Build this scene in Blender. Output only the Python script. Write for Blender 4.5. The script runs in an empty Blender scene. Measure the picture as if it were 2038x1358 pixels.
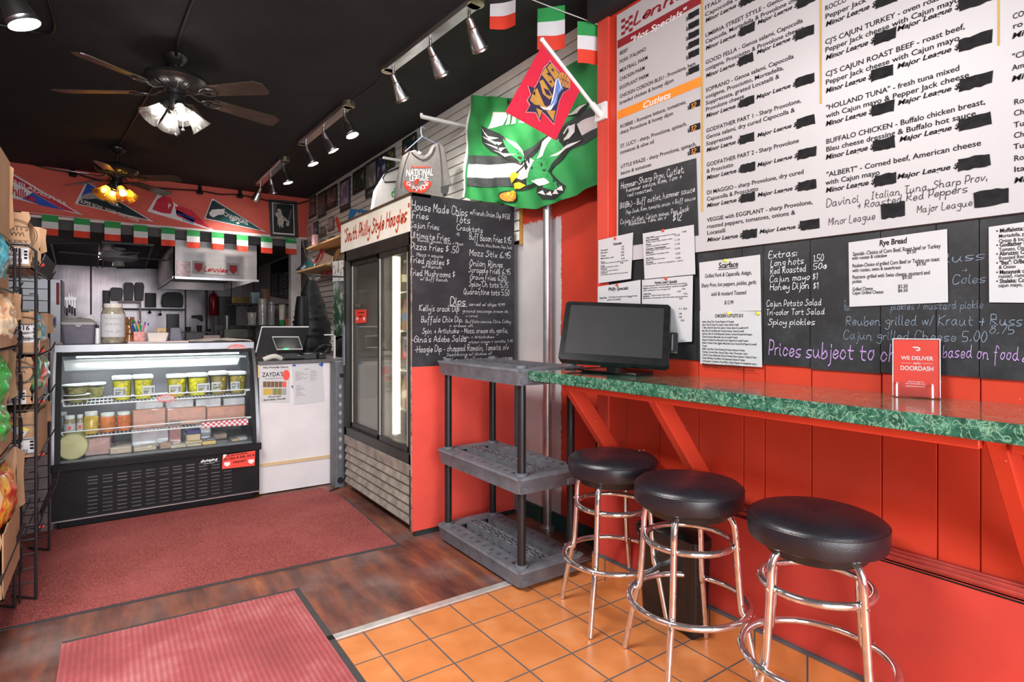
import bpy, bmesh, math, random
from mathutils import Vector, Matrix, Euler
random.seed(7)
S = bpy.context.scene
COL = S.collection
PI = math.pi
V = Vector
# ------------------------------------------------------------------ camera
FPX, YAW, CXP, CYP, EYE = 1145.0, 0.61, 1019.0, 646.0, 1.35
cam = bpy.data.cameras.new('camera')
cam.sensor_width = 36.0
cam.lens = FPX / 2038 * 36
cam.shift_y = -(679.0 - CYP) / 2038
cam.clip_start = 0.05
co = bpy.data.objects.new('camera', cam)
co.location = (0, 0, EYE)
co.rotation_euler = (PI / 2, 0, -YAW)
COL.objects.link(co)
S.camera = co
# ------------------------------------------------------------------ view, world, big lights
S.view_settings.view_transform = 'Standard'
S.view_settings.look = 'None'
S.view_settings.gamma = 1.0
S.view_settings.use_curve_mapping = False
S.view_settings.exposure = 0.62
w = bpy.data.worlds.new('daylight'); S.world = w; w.use_nodes = True
wn = w.node_tree.nodes; wl = w.node_tree.links
wn['Background'].inputs[0].default_value = (0.86, 0.93, 1.0, 1); wn['Background'].inputs[1].default_value = 1.0

def area(name, loc, rot, sx, sy, power, color=(1, 1, 1)):
    l = bpy.data.lights.new(name, 'AREA'); l.shape = 'RECTANGLE'; l.size = sx; l.size_y = sy
    l.energy = power; l.color = color
    o = bpy.data.objects.new(name, l); o.location = loc; o.rotation_euler = rot; COL.objects.link(o); return o

def point(name, loc, power, color=(1, 1, 1), r=0.03):
    l = bpy.data.lights.new(name, 'POINT'); l.energy = power; l.color = color; l.shadow_soft_size = r
    o = bpy.data.objects.new(name, l); o.location = loc; COL.objects.link(o); return o

def spot(name, loc, target, power, color=(1, 1, 1), angle=1.2, blend=0.6, r=0.04):
    l = bpy.data.lights.new(name, 'SPOT'); l.energy = power; l.color = color; l.shadow_soft_size = r
    l.spot_size = angle; l.spot_blend = blend
    o = bpy.data.objects.new(name, l); o.location = loc
    o.rotation_euler = (V(target) - V(loc)).to_track_quat('-Z', 'Y').to_euler(); COL.objects.link(o); return o

# daylight through the shop front behind the camera (plate glass windows, y = -1.6)
area('daylight_window', (0.2, -1.75, 1.6), (PI / 2, 0, 0), 3.4, 2.6, 140, (0.95, 0.97, 1.0))
area('front_fill_light', (-.5, 1.9, 3.17), (0, 0, 0), 1.0, 1.4, 105, (1, .985, .97))  # added fill out of view, brightens floor and fridge; no fixture there
# ------------------------------------------------------------------ pixel -> place on a real plane
_c, _s = math.cos(YAW), math.sin(YAW)
def ray(u, v):
    a = (u - CXP) / FPX; b = -(v - CYP) / FPX
    return V((_s + a * _c, _c - a * _s, b))
def az(u, v, z):
    d = ray(u, v); return V((0, 0, EYE)) + d * ((z - EYE) / d.z)
def ax(u, v, x):
    d = ray(u, v); return V((0, 0, EYE)) + d * (x / d.x)
def ay(u, v, y):
    d = ray(u, v); return V((0, 0, EYE)) + d * (y / d.y)
def ad(u, v, depth):
    return V((0, 0, EYE)) + ray(u, v) * depth
def depth(p):
    return p[0] * _s + p[1] * _c
# ------------------------------------------------------------------ mesh building
class MB:
    def __init__(self):
        self.v = []; self.f = []
    def add(self, vs, fs):
        o = len(self.v); self.v += [V(p) for p in vs]; self.f += [tuple(i + o for i in f) for f in fs]; return self
    def box(self, a, b, m=None):
        x0, y0, z0 = a; x1, y1, z1 = b
        if x0 > x1: x0, x1 = x1, x0
        if y0 > y1: y0, y1 = y1, y0
        if z0 > z1: z0, z1 = z1, z0
        vs = [(x0,y0,z0),(x1,y0,z0),(x1,y1,z0),(x0,y1,z0),(x0,y0,z1),(x1,y0,z1),(x1,y1,z1),(x0,y1,z1)]
        if m is not None: vs = [m @ V(p) for p in vs]
        return self.add(vs, [(3,2,1,0),(4,5,6,7),(0,1,5,4),(1,2,6,5),(2,3,7,6),(3,0,4,7)])
    def bbox(self, a, b, r=0.01, m=None):
        # box with chamfered vertical and top edges
        x0, y0, z0 = a; x1, y1, z1 = b
        def ring(x0, y0, x1, y1, r, z):
            return [(x0+r,y0,z),(x1-r,y0,z),(x1,y0+r,z),(x1,y1-r,z),(x1-r,y1,z),(x0+r,y1,z),(x0,y1-r,z),(x0,y0+r,z)]
        rings = [ring(x0+r*.6, y0+r*.6, x1-r*.6, y1-r*.6, r, z0), ring(x0, y0, x1, y1, r, z0+r*.6), ring(x0, y0, x1, y1, r, z1-r*.6), ring(x0+r*.6, y0+r*.6, x1-r*.6, y1-r*.6, r, z1)]
        vs = [p for q in rings for p in q]
        if m is not None: vs = [m @ V(p) for p in vs]
        fs = [tuple(range(7, -1, -1)), tuple(range(24, 32))]
        for k in range(3):
            for i in range(8):
                j = (i + 1) % 8; fs.append((k*8+i, k*8+j, k*8+8+j, k*8+8+i))
        return self.add(vs, fs)
    def loft(self, rings, cap0=True, cap1=True, closed=True):
        n = len(rings[0]); vs = [p for r in rings for p in r]; fs = []
        for k in range(len(rings) - 1):
            for i in range(n if closed else n - 1):
                j = (i + 1) % n; fs.append((k*n+i, k*n+j, (k+1)*n+j, (k+1)*n+i))
        if cap0: fs.append(tuple(range(n - 1, -1, -1)))
        if cap1: fs.append(tuple(range((len(rings)-1)*n, len(rings)*n)))
        return self.add(vs, fs)
    def tube(self, pts, r, n=8, closed=False, cap=True):
        pts = [V(p) for p in pts]; m = len(pts); rings = []
        rad = r if isinstance(r, (list, tuple)) else [r] * m
        up = None
        for i, p in enumerate(pts):
            if closed: t = pts[(i+1) % m] - pts[i-1]
            else: t = pts[min(i+1, m-1)] - pts[max(i-1, 0)]
            if t.length < 1e-9: t = V((0, 0, 1))
            t.normalize()
            if up is None:
                up = V((0, 0, 1)) if abs(t.z) < .9 else V((1, 0, 0))
            s = t.cross(up)
            if s.length < 1e-6: s = t.orthogonal()
            s.normalize(); up = s.cross(t).normalized()
            rings.append([p + (s * math.cos(2*PI*k/n) + up * math.sin(2*PI*k/n)) * rad[i] for k in range(n)])
        if closed:
            o = len(self.v); vs = [p for q in rings for p in q]; fs = []
            for k in range(m):
                for i in range(n):
                    j = (i+1) % n; k2 = (k+1) % m; fs.append((k*n+i, k2*n+i, k2*n+j, k*n+j))
            return self.add(vs, fs)
        self.loft([q[::-1] for q in rings], cap, cap); return self
    def cyl(self, p0, p1, r0, r1=None, n=16, cap=True):
        return self.tube([p0, p1], [r0, r0 if r1 is None else r1], n, cap=cap)
    def lathe(self, prof, n=24, m=None, cap0=False, cap1=False):
        rings = []
        for r, z in prof:
            q = [V((r*math.cos(2*PI*k/n), r*math.sin(2*PI*k/n), z)) for k in range(n)]
            if m is not None: q = [m @ p for p in q]
            rings.append(q)
        return self.loft(rings, cap0, cap1)
    def poly(self, pts):
        return self.add(pts, [tuple(range(len(pts)))])
    def prism(self, pts, d):
        d = V(d); n = len(pts); pts = [V(p) for p in pts]
        return self.add(pts + [p + d for p in pts], [tuple(range(n)), tuple(range(2*n-1, n-1, -1))] + [(i, i+n, (i+1) % n + n, (i+1) % n) for i in range(n)])
    def grid(self, fn, nu, nv):
        vs = [fn(i/nu, j/nv) for j in range(nv+1) for i in range(nu+1)]
        fs = [(j*(nu+1)+i, j*(nu+1)+i+1, (j+1)*(nu+1)+i+1, (j+1)*(nu+1)+i) for j in range(nv) for i in range(nu)]
        return self.add(vs, fs)
    def slab(self, fn, nu, nv, t):
        # two-sided sheet with thickness t (vector fn(u,v), offset vector t)
        t = V(t); o = len(self.v); self.grid(fn, nu, nv); k = len(self.v) - o
        vs = [self.v[o+i] + t for i in range(k)]
        o2 = len(self.v); self.v += vs
        self.f += [tuple(o2 + (i - o) for i in reversed(f)) for f in self.f[-nu*nv:]]
        rim = [i for i in range(nu+1)] + [j*(nu+1)+nu for j in range(1, nv+1)] + [nv*(nu+1)+i for i in range(nu-1, -1, -1)] + [j*(nu+1) for j in range(nv-1, 0, -1)]
        for a, b in zip(rim, rim[1:] + rim[:1]): self.f.append((o+b, o+a, o2+a, o2+b))
        return self
    def sphere(self, c, r, n=12, m=8, sz=1.0, mat=None):
        prof = [(max(1e-4, r*math.sin(PI*k/m)), -r*sz*math.cos(PI*k/m)) for k in range(m+1)]
        T = Matrix.Translation(V(c)) if mat is None else mat
        return self.lathe(prof, n, T)
    def quad(self, a, b, c, d):
        return self.add([a, b, c, d], [(0, 1, 2, 3)])
    def xform(self, M):
        self.v = [M @ p for p in self.v]; return self

def smooth(me, ang=40):
    me.polygons.foreach_set('use_smooth', [True] * len(me.polygons))
    bm = bmesh.new(); bm.from_mesh(me); a = math.radians(ang)
    for e in bm.edges:
        e.smooth = not (len(e.link_faces) == 2 and e.calc_face_angle(0) > a)
    bm.to_mesh(me); bm.free()

def build(mb, name, mat, parent=None, label=None, cat=None, group=None, kind=None, sm=40, fix=True, bevel=0, origin=None):
    me = bpy.data.meshes.new(name)
    vs = mb.v; base = V((0, 0, 0))
    if parent is None and vs:
        if origin is None:
            lo = [min(p[i] for p in vs) for i in range(3)]; hi = [max(p[i] for p in vs) for i in range(3)]
            base = V(((lo[0]+hi[0])/2, (lo[1]+hi[1])/2, lo[2]))
        else: base = V(origin)
    me.from_pydata([tuple(p - base) for p in vs], [], mb.f)
    me.update()
    if fix:
        bm = bmesh.new(); bm.from_mesh(me); bmesh.ops.recalc_face_normals(bm, faces=bm.faces); bm.to_mesh(me); bm.free()
    if sm: smooth(me, sm)
    me.materials.append(mat)
    o = bpy.data.objects.new(name, me); COL.objects.link(o); o.location = base
    if parent is not None:
        o.parent = parent
        if parent.type == 'EMPTY':
            o.matrix_parent_inverse = (Matrix.Translation(parent.location) @ parent.rotation_euler.to_matrix().to_4x4()).inverted()
        else:
            o.matrix_parent_inverse = Matrix.Translation(-parent.location) if parent.parent is None else Matrix()
    if bevel:
        b = o.modifiers.new('bevel', 'BEVEL'); b.width = bevel; b.segments = 2; b.limit_method = 'ANGLE'
    if label: o['label'] = label
    if cat: o['category'] = cat
    if group: o['group'] = group
    if kind: o['kind'] = kind
    return o

def thing(name, label, cat, loc, group=None, rz=0.0):
    o = bpy.data.objects.new(name, None); COL.objects.link(o); o.empty_display_size = .1
    o.location = loc; o.rotation_euler = (0, 0, rz); o['label'] = label; o['category'] = cat
    if group: o['group'] = group
    return o

def dup(root, loc, rz=None, label=None, scale=None):
    r = root.copy(); COL.objects.link(r); r.location = loc
    if rz is not None: r.rotation_euler = (0, 0, rz)
    if scale: r.scale = scale
    if label: r['label'] = label
    for ch in list(root.children):
        c = ch.copy(); COL.objects.link(c); c.parent = r
        for g in ch.children:
            d = g.copy(); COL.objects.link(d); d.parent = c
    return r

def struct(mb, name, mat, **k):
    return build(mb, name, mat, kind='structure', **k)
# ------------------------------------------------------------------ materials
def nt(name):
    m = bpy.data.materials.new(name); m.use_nodes = True
    t = m.node_tree; return m, t, t.nodes['Principled BSDF']
def node(t, typ, **k):
    n = t.nodes.new(typ)
    for a, b in k.items():
        if a.startswith('i_'): n.inputs[a[2:]].default_value = b
        else: setattr(n, a, b)
    return n
def ramp(t, fac, stops):
    r = t.nodes.new('ShaderNodeValToRGB'); e = r.color_ramp.elements
    while len(e) > 1: e.remove(e[-1])
    e[0].position = stops[0][0]; e[0].color = tuple(stops[0][1]) + (1,)
    for p, c in stops[1:]:
        x = e.new(p); x.color = tuple(c) + (1,)
    t.links.new(fac, r.inputs[0]); return r.outputs[0]
def coords(t, scale=(1, 1, 1), kind='Object', loc=(0, 0, 0)):
    c = t.nodes.new('ShaderNodeTexCoord'); m = t.nodes.new('ShaderNodeMapping')
    m.inputs['Scale'].default_value = scale; m.inputs['Location'].default_value = loc
    t.links.new(c.outputs[kind], m.inputs[0]); return m.outputs[0]
def noise(t, vec, scale, detail=3, rough=.55):
    n = node(t, 'ShaderNodeTexNoise'); n.inputs['Scale'].default_value = scale; n.inputs['Detail'].default_value = detail
    n.inputs['Roughness'].default_value = rough; t.links.new(vec, n.inputs['Vector']); return n.outputs['Fac']
def bump(t, p, h, strength, dist=0.01):
    b = node(t, 'ShaderNodeBump'); b.inputs['Strength'].default_value = strength; b.inputs['Distance'].default_value = dist
    t.links.new(h, b.inputs['Height']); t.links.new(b.outputs[0], p.inputs['Normal'])
def math_(t, op, a, b=None, c=None):
    n = node(t, 'ShaderNodeMath', operation=op)
    for i, x in enumerate((a, b, c)):
        if x is None: continue
        if isinstance(x, (int, float)): n.inputs[i].default_value = x
        else: t.links.new(x, n.inputs[i])
    return n.outputs[0]
def mixc(t, fac, a, b):
    n = node(t, 'ShaderNodeMix', data_type='RGBA')
    for s, x in ((0, fac), (6, a), (7, b)):
        if isinstance(x, (int, float)): n.inputs[s].default_value = x
        elif isinstance(x, (tuple, list)): n.inputs[s].default_value = tuple(x) + (1,)
        else: t.links.new(x, n.inputs[s])
    return n.outputs[2]
def sc(c, k): return tuple(min(1, x * k) for x in c)
_pm = {}
def pm(name, col, rough=.5, metal=0, var=.10, scale=9, bmp=0.0, bscale=60, spec=None, emit=None, es=0, coat=0, trans=0, aniso=0):
    """plain material with procedural colour variation (and optional grain)"""
    if name in _pm: return _pm[name]
    m, t, p = nt(name); vec = coords(t)
    f = noise(t, vec, scale)
    t.links.new(ramp(t, f, [(.3, sc(col, 1 - var)), (.7, sc(col, 1 + var))]), p.inputs['Base Color'])
    p.inputs['Roughness'].default_value = rough; p.inputs['Metallic'].default_value = metal
    if spec is not None: p.inputs['Specular IOR Level'].default_value = spec
    if coat: p.inputs['Coat Weight'].default_value = coat; p.inputs['Coat Roughness'].default_value = .08
    if emit: p.inputs['Emission Color'].default_value = tuple(emit) + (1,); p.inputs['Emission Strength'].default_value = es
    if trans: p.inputs['Transmission Weight'].default_value = trans
    if bmp: bump(t, p, noise(t, vec, bscale, 2), bmp)
    _pm[name] = m; return m
def clear(name, tint=(1, 1, 1), refl=.08, rough=.02, spec=(1, 1, 1), haze=0.0):
    """thin clear sheet: see-through with a mirror share that grows at grazing angles"""
    if name in _pm: return _pm[name]
    m, t, p = nt(name); out = t.nodes['Material Output']; t.nodes.remove(p)
    tr = node(t, 'ShaderNodeBsdfTransparent'); tr.inputs[0].default_value = tuple(tint) + (1,)
    gl = node(t, 'ShaderNodeBsdfGlossy'); gl.inputs[0].default_value = tuple(spec) + (1,); gl.inputs['Roughness'].default_value = rough
    lw = node(t, 'ShaderNodeLayerWeight'); lw.inputs[0].default_value = .25
    f = math_(t, 'MULTIPLY_ADD', lw.outputs['Fresnel'], 1.0, refl - .04)
    f = math_(t, 'MINIMUM', f, .9)
    mx = node(t, 'ShaderNodeMixShader'); t.links.new(f, mx.inputs[0]); t.links.new(tr.outputs[0], mx.inputs[1]); t.links.new(gl.outputs[0], mx.inputs[2])
    last = mx.outputs[0]
    if haze:
        df = node(t, 'ShaderNodeBsdfDiffuse'); df.inputs[0].default_value = (.8, .8, .8, 1)
        n = noise(t, coords(t), 6, 4, .7)
        m2 = node(t, 'ShaderNodeMixShader'); t.links.new(math_(t, 'MULTIPLY', n, haze), m2.inputs[0])
        t.links.new(last, m2.inputs[1]); t.links.new(df.outputs[0], m2.inputs[2]); last = m2.outputs[0]
    t.links.new(last, out.inputs[0]); _pm[name] = m; return m
def glow(name, col, s):
    if name in _pm: return _pm[name]
    m, t, p = nt(name); p.inputs['Base Color'].default_value = tuple(sc(col, .9)) + (1,)
    f = noise(t, coords(t), 20)
    t.links.new(math_(t, 'MULTIPLY_ADD', f, s * .1, s * .95), p.inputs['Emission Strength'])
    p.inputs['Emission Color'].default_value = tuple(col) + (1,)
    _pm[name] = m; return m
# ------------------------------------------------------------------ printed letters (built-in font) as flat meshes
_gl = {}
def _glyphs():
    cu = bpy.data.curves.new('glyph', 'FONT'); cu.resolution_u = 3
    ob = bpy.data.objects.new('glyph', cu); COL.objects.link(ob)
    def mesh(s):
        cu.body = s; bpy.context.view_layer.update()
        ev = ob.evaluated_get(bpy.context.evaluated_depsgraph_get()); me = ev.to_mesh()
        vs = [(p.co.x, p.co.y) for p in me.vertices]; fs = [tuple(q.vertices) for q in me.polygons]; ev.to_mesh_clear(); return vs, fs
    def right(s): return max(p[0] for p in mesh(s)[0])
    chars = [chr(i) for i in range(33, 127)] + ['\u00a2', '\u2022', '\u2122']
    for st, off in (('r', .009), ('b', .021)):
        cu.offset = off; base = right('||')
        for ch in chars:
            vs, fs = mesh(ch); _gl[st + ch] = (vs, fs, right('|' + ch + '|') - base)
        _gl[st + ' '] = ([], [], right('| |') - base)
    bpy.data.objects.remove(ob); bpy.data.curves.remove(cu)
_glyphs()
CAP = max(p[1] for p in _gl['rH'][0])
def printed(s, style='r', shear=0.0):
    x = 0; vs = []; fs = []
    for ch in s:
        g = _gl.get(style + ch) or _gl[style + '?']
        o = len(vs); vs += [((px + x + py * shear) / CAP, py / CAP) for px, py in g[0]]
        fs += [tuple(i + o for i in f) for f in g[1]]; x += g[2]
    return vs, fs, x / CAP
# ------------------------------------------------------------------ handwriting: single-stroke letters as ribbons
HAND = dict(l.split(' ', 1) for l in '''a 36 16 04 13 23 35/36 34 43
b 09 05 03 23 34 35 26 15 04
c 35 26 16 04 13 23 34
d 36 16 04 13 23 35/39 34 43
e 04 35 26 16 04 13 23 34
f 38 29 19 17 13 10/06 26
g 36 16 05 14 34/36 32 20 01
h 09 03/05 16 26 35 33 43
i 06 04 13/08 07
j 16 11 00/18 17
k 09 03/36 05 14 33
l 09 04 13
m 06 03/05 16 25 23/25 36 45 43
n 06 03/05 16 26 35 33 43
o 26 16 04 13 23 35 26 36
p 06 00/05 26 35 34 23 04
q 36 16 04 13 33/36 30 41
r 06 03/05 16 26
s 36 16 05 24 34 23 03
t 18 14 23 33/06 36
u 06 04 13 23 35/36 34 43
v 06 13 36
w 06 13 26 33 46
x 06 33/36 03
y 06 04 14 35/36 31 10 01
z 06 36 03 33
A 03 29 43/15 35
B 09 03/09 29 38 26 06/26 35 34 23 03
C 48 39 19 06 05 13 33 44
D 09 03/09 29 47 45 23 03
E 39 09 03 33/06 26
F 39 09 03/06 26
G 48 29 06 04 13 33 44 46 26
H 09 03/49 43/06 46
I 09 29/19 13/03 23
J 19 39/29 24 13 03 04
K 09 03/49 06 43
L 09 03 33
M 03 09 25 49 43
N 03 09 43 49
O 29 06 04 23 34 46 38 29 19
P 09 03/09 29 38 36 25 05
Q 29 06 04 23 34 46 38 29 19/25 42
R 09 03/09 29 38 36 26 06 43
S 48 29 18 17 36 45 34 23 03 04
T 09 49/29 23
U 09 04 13 33 44 49
V 09 23 49
W 09 13 27 43 59
X 09 43/49 03
Y 09 26 49/26 23
Z 09 49 03 43
0 19 06 05 13 23 35 37 29 19
1 08 19 13
2 08 19 29 37 03 33
3 09 29 38 26 16/26 35 34 23 03
4 09 06 36/39 33
5 39 09 06 26 35 34 23 03
6 39 17 04 13 23 34 25 05
7 09 39 13
8 29 18 17 36 34 23 13 04 05 27 38 29
9 37 18 07 16 36/39 35 23
- 05 25
. 03 14
, 04 02
' 09 08
" 09 08/19 18
& 43 08 19 28 04 13 23 45
+ 05 35/27 23
$ 38 18 07 26 35 24 04/19 13
( 19 06 05 12
) 09 26 25 02
/ 03 29
! 09 05/03 04
: 06 05/04 03
\u00a2 35 26 16 04 13 23 34/27 22'''.split('\n'))
def catmull(p, k=3):
    if len(p) < 3: return p
    out = []
    for i in range(len(p) - 1):
        a, b, c, d = p[max(i-1, 0)], p[i], p[i+1], p[min(i+2, len(p)-1)]
        for j in range(k):
            t = j / k
            out.append(tuple(.5*((2*b[q]) + (-a[q]+c[q])*t + (2*a[q]-5*b[q]+4*c[q]-d[q])*t*t + (-a[q]+3*b[q]-3*c[q]+d[q])*t**3) for q in range(len(b))))
    out.append(p[-1]); return out
def ribbon(p, w):
    vs = []; fs = []; n = len(p)
    for i in range(n):
        a = p[max(i-1, 0)]; b = p[min(i+1, n-1)]; dx, dy = b[0]-a[0], b[1]-a[1]; l = math.hypot(dx, dy) or 1
        nx, ny = -dy/l*w/2, dx/l*w/2
        ex, ey = (0, 0) if 0 < i < n-1 else ((dx/l*w/3)*(1 if i else -1), (dy/l*w/3)*(1 if i else -1))
        vs += [(p[i][0]+nx+ex, p[i][1]+ny+ey), (p[i][0]-nx+ex, p[i][1]-ny+ey)]
        if i: fs.append((2*i-2, 2*i-1, 2*i+1, 2*i))
    return vs, fs
def hand(s, w=.6, shear=.12, jit=.25, rnd=random.Random(3)):
    x = 0; vs = []; fs = []
    for ch in s:
        if ch == ' ': x += 2.6; continue
        st = HAND.get(ch)
        if st is None: x += 2; continue
        mx = 0; jy = rnd.uniform(-jit, jit)
        for sk_, k in enumerate(st.split('/')):
            pts = [(int(q[0]) + rnd.uniform(-.12, .12), int(q[1]) - 3 + rnd.uniform(-.12, .12) + jy) for q in k.split()]
            mx = max(mx, max(q[0] for q in pts)); pts = catmull(pts)
            a, b = ribbon([(px + x + py*shear, py) for px, py in pts], w)
            o = len(vs); vs += [(p/6, q/6, .0002*sk_) for p, q in a]; fs += [tuple(i+o for i in f) for f in b]
        x += mx + 1.25
    return vs, fs, x / 6
class Face:
    """a flat face on which writing is placed: kind x (wall facing -X) or y (panel facing -Y)"""
    def __init__(self, kind, val, sx=1.0, ox=0, oy=0):
        self.k, self.val, self.sx, self.ox, self.oy = kind, val, sx, ox, oy
        self.xd = V((0, -1, 0)) if kind == 'x' else V((1, 0, 0)); self.n = V((-1, 0, 0)) if kind == 'x' else V((0, -1, 0))
    def at(self, cx, cy, lift=0.0):
        u, v = self.ox + cx*self.sx, self.oy + cy*self.sx
        p = ax(u, v, self.val) if self.k == 'x' else ay(u, v, self.val)
        return p + self.n * lift
    def write(self, mb, s, x1, y1, x2, cap, font='r', shear=0.0, w=.6, lift=.0012, slope=0.0):
        p = self.at(x1, y1); q = self.at(x2, y1); wid = abs((q - p).dot(self.xd))
        h = cap * self.sx * depth(p) / FPX
        vs, fs, adv = hand(s, w, shear or .12) if font == 'h' else printed(s, font, shear)
        k = wid / adv if adv else h
        up = V((0, 0, 1)); xd = (self.xd + up * slope).normalized() if slope else self.xd
        mb.add([p + xd*(q_[0]*k) + up*(q_[1]*h) + self.n*(lift + (q_[2] if len(q_) > 2 else 0)) for q_ in vs], fs)
    def rect(self, mb, x1, y1, x2, y2, lift=.0012, jag=0, t=0):
        # (x1,y1) top left pixel, (x2, y2): right edge column and the bottom row seen at x1
        a = self.at(x1, y1); b = self.at(x1, y2); c = self.at(x2, y1); L = self.n*lift
        w = (c - a).dot(self.xd); tl, bl = a, b
        if not jag:
            q = [tl, bl, bl + self.xd*w, tl + self.xd*w]
        else:
            r = random.Random(int(x1*7+y1)); q = []; H = (tl - bl).length; m = 7
            for i in range(m+1): q.append(bl + self.xd*(w*i/m) + V((0, 0, r.uniform(-jag, jag)*H)))
            for i in range(1, 3): q.append(bl + self.xd*(w*(1+r.uniform(-jag, jag)*.4)) + V((0, 0, H*i/3)))
            for i in range(m, -1, -1): q.append(tl + self.xd*(w*i/m) + V((0, 0, r.uniform(-jag, jag)*H)))
            for i in range(2, 0, -1): q.append(bl + self.xd*(w*r.uniform(-jag, jag)*.4) + V((0, 0, H*i/3)))
        q = [p + L for p in q]
        if t: mb.prism(q, self.n*t)
        else: mb.poly(q)
# ================================================================== THE ROOM
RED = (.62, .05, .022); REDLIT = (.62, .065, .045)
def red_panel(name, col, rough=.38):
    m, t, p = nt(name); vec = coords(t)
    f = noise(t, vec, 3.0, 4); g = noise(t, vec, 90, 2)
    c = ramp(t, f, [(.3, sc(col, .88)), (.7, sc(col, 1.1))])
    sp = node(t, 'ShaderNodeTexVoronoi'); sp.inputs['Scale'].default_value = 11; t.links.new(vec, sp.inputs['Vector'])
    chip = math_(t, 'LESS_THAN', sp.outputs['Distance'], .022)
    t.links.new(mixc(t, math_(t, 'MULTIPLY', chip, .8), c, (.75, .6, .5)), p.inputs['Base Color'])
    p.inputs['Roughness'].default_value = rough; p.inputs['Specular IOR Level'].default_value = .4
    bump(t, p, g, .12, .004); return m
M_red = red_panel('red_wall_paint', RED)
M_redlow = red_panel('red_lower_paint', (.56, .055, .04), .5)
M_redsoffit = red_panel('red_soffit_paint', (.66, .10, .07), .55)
M_black = pm('black_ceiling_paint', (.0145, .015, .0175), .8, var=.25, scale=2.5, bmp=.15, bscale=25)
M_white = pm('white_wall_paint', (.64, .62, .625), .6, var=.06, scale=4, bmp=.05)
M_wht = pm('white_gloss', (.8, .8, .8), .35, var=.03)
M_blk = pm('black_plastic', (.014, .014, .016), .35, var=.2)
M_blkm = pm('black_metal', (.012, .012, .013), .4, metal=.0, var=.25)
M_grey = pm('grey_plastic', (.11, .115, .13), .55, var=.18, scale=20, bmp=.1)
M_chrome = pm('chrome', (.78, .765, .77), .10, metal=.93, var=.12, scale=30, bmp=.06, bscale=14)
M_steel = pm('brushed_steel', (.62, .62, .64), .3, metal=1, var=.15, scale=5)
M_card = pm('cardboard', (.42, .25, .14), .8, var=.12, scale=7, bmp=.1)
M_ink = pm('black_ink', (.015, .015, .015), .9, var=.1, spec=.1)
M_paper = pm('white_paper', (.57, .56, .575), .6, var=.03)
M_wood = pm('pale_wood', (.42, .25, .11), .5, var=.2, scale=12)

# --- floors
def wood_floor():
    m, t, p = nt('worn_brown_floor')
    v1 = coords(t, (9, 1.6, 1)); v2 = coords(t, (2.2, 2.2, 1)); v3 = coords(t)
    a = noise(t, v1, 1.0, 6, .65); b = noise(t, v2, 1.0, 4, .6); g = noise(t, v3, 140, 2)
    c1 = ramp(t, a, [(.28, (.035, .016, .014)), (.46, (.14, .045, .032)), (.60, (.27, .075, .035)), (.74, (.46, .17, .07))])
    c2 = ramp(t, b, [(.42, (.20, .13, .11)), (.62, (.34, .29, .27))])
    c = mixc(t, ramp(t, b, [(.45, (0, 0, 0)), (.70, (.38, .38, .38))]), c1, c2)
    c = mixc(t, math_(t, 'MULTIPLY', g, .35), c, (.05, .03, .03))
    t.links.new(c, p.inputs['Base Color']); p.inputs['Roughness'].default_value = .42
    bump(t, p, a, .2, .004); return m
def tile_floor(size, ox, oy):
    m, t, p = nt('quarry_tile'); vec = coords(t)
    sep = node(t, 'ShaderNodeSeparateXYZ'); t.links.new(vec, sep.inputs[0])
    def cell(o, off):
        u = math_(t, 'DIVIDE', math_(t, 'SUBTRACT', o, off), size)
        return math_(t, 'ABSOLUTE', math_(t, 'SUBTRACT', math_(t, 'FRACT', u), .5)), math_(t, 'FLOOR', u)
    ux, fx = cell(sep.outputs[0], ox); uy, fy = cell(sep.outputs[1], oy)
    mx = math_(t, 'MAXIMUM', ux, uy)
    gr = ramp(t, mx, [(.478, (0, 0, 0)), (.487, (1, 1, 1))])
    cmb = node(t, 'ShaderNodeCombineXYZ'); t.links.new(fx, cmb.inputs[0]); t.links.new(fy, cmb.inputs[1])
    wn_ = node(t, 'ShaderNodeTexWhiteNoise'); t.links.new(cmb.outputs[0], wn_.inputs['Vector'])
    f = noise(t, vec, 7, 4); f2 = noise(t, vec, 120, 2)
    base = ramp(t, f, [(.3, (.50, .15, .032)), (.55, (.63, .205, .055)), (.75, (.68, .28, .11))])
    base = mixc(t, math_(t, 'MULTIPLY', wn_.outputs[0], .35), base, (.50, .15, .035))
    base = mixc(t, math_(t, 'MULTIPLY', f2, .18), base, (.7, .35, .18))
    t.links.new(mixc(t, gr, base, (.10, .085, .085)), p.inputs['Base Color'])
    t.links.new(ramp(t, gr, [(0, (.36, .36, .36)), (1, (.9, .9, .9))]), p.inputs['Roughness'])
    inv = math_(t, 'SUBTRACT', 1.0, gr); bump(t, p, math_(t, 'ADD', inv, math_(t, 'MULTIPLY', f, .12)), .5, .004)
    return m
M_floorw = wood_floor(); M_tile = tile_floor(.2145, .911, 2.224)
struct(MB().box((-2.4, 2.47, -.1), (2.6, 14.3, 0)), 'floor', M_floorw, origin=(0, 0, 0))
struct(MB().box((-2.4, -2.0, -.1), (2.6, 2.46, 0)), 'floor', M_tile, origin=(0, 0, 0))
struct(MB().box((.72, 2.447, -.01), (2.42, 2.49, .006)), 'trim_1', pm('pale_floor_strip', (.62, .60, .57), .35, metal=.5, var=.15, scale=20), bevel=.002)

# --- ceiling and walls
struct(MB().box((-1.3, -2.0, 3.21), (2.6, 8.72, 3.35)), 'ceiling', M_black)
struct(MB().box((-2.4, 8.86, 2.50), (2.6, 14.3, 2.66)), 'ceiling', pm('grey_ceiling_tile', (.10, .10, .105), .7, var=.12, scale=4))
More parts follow.
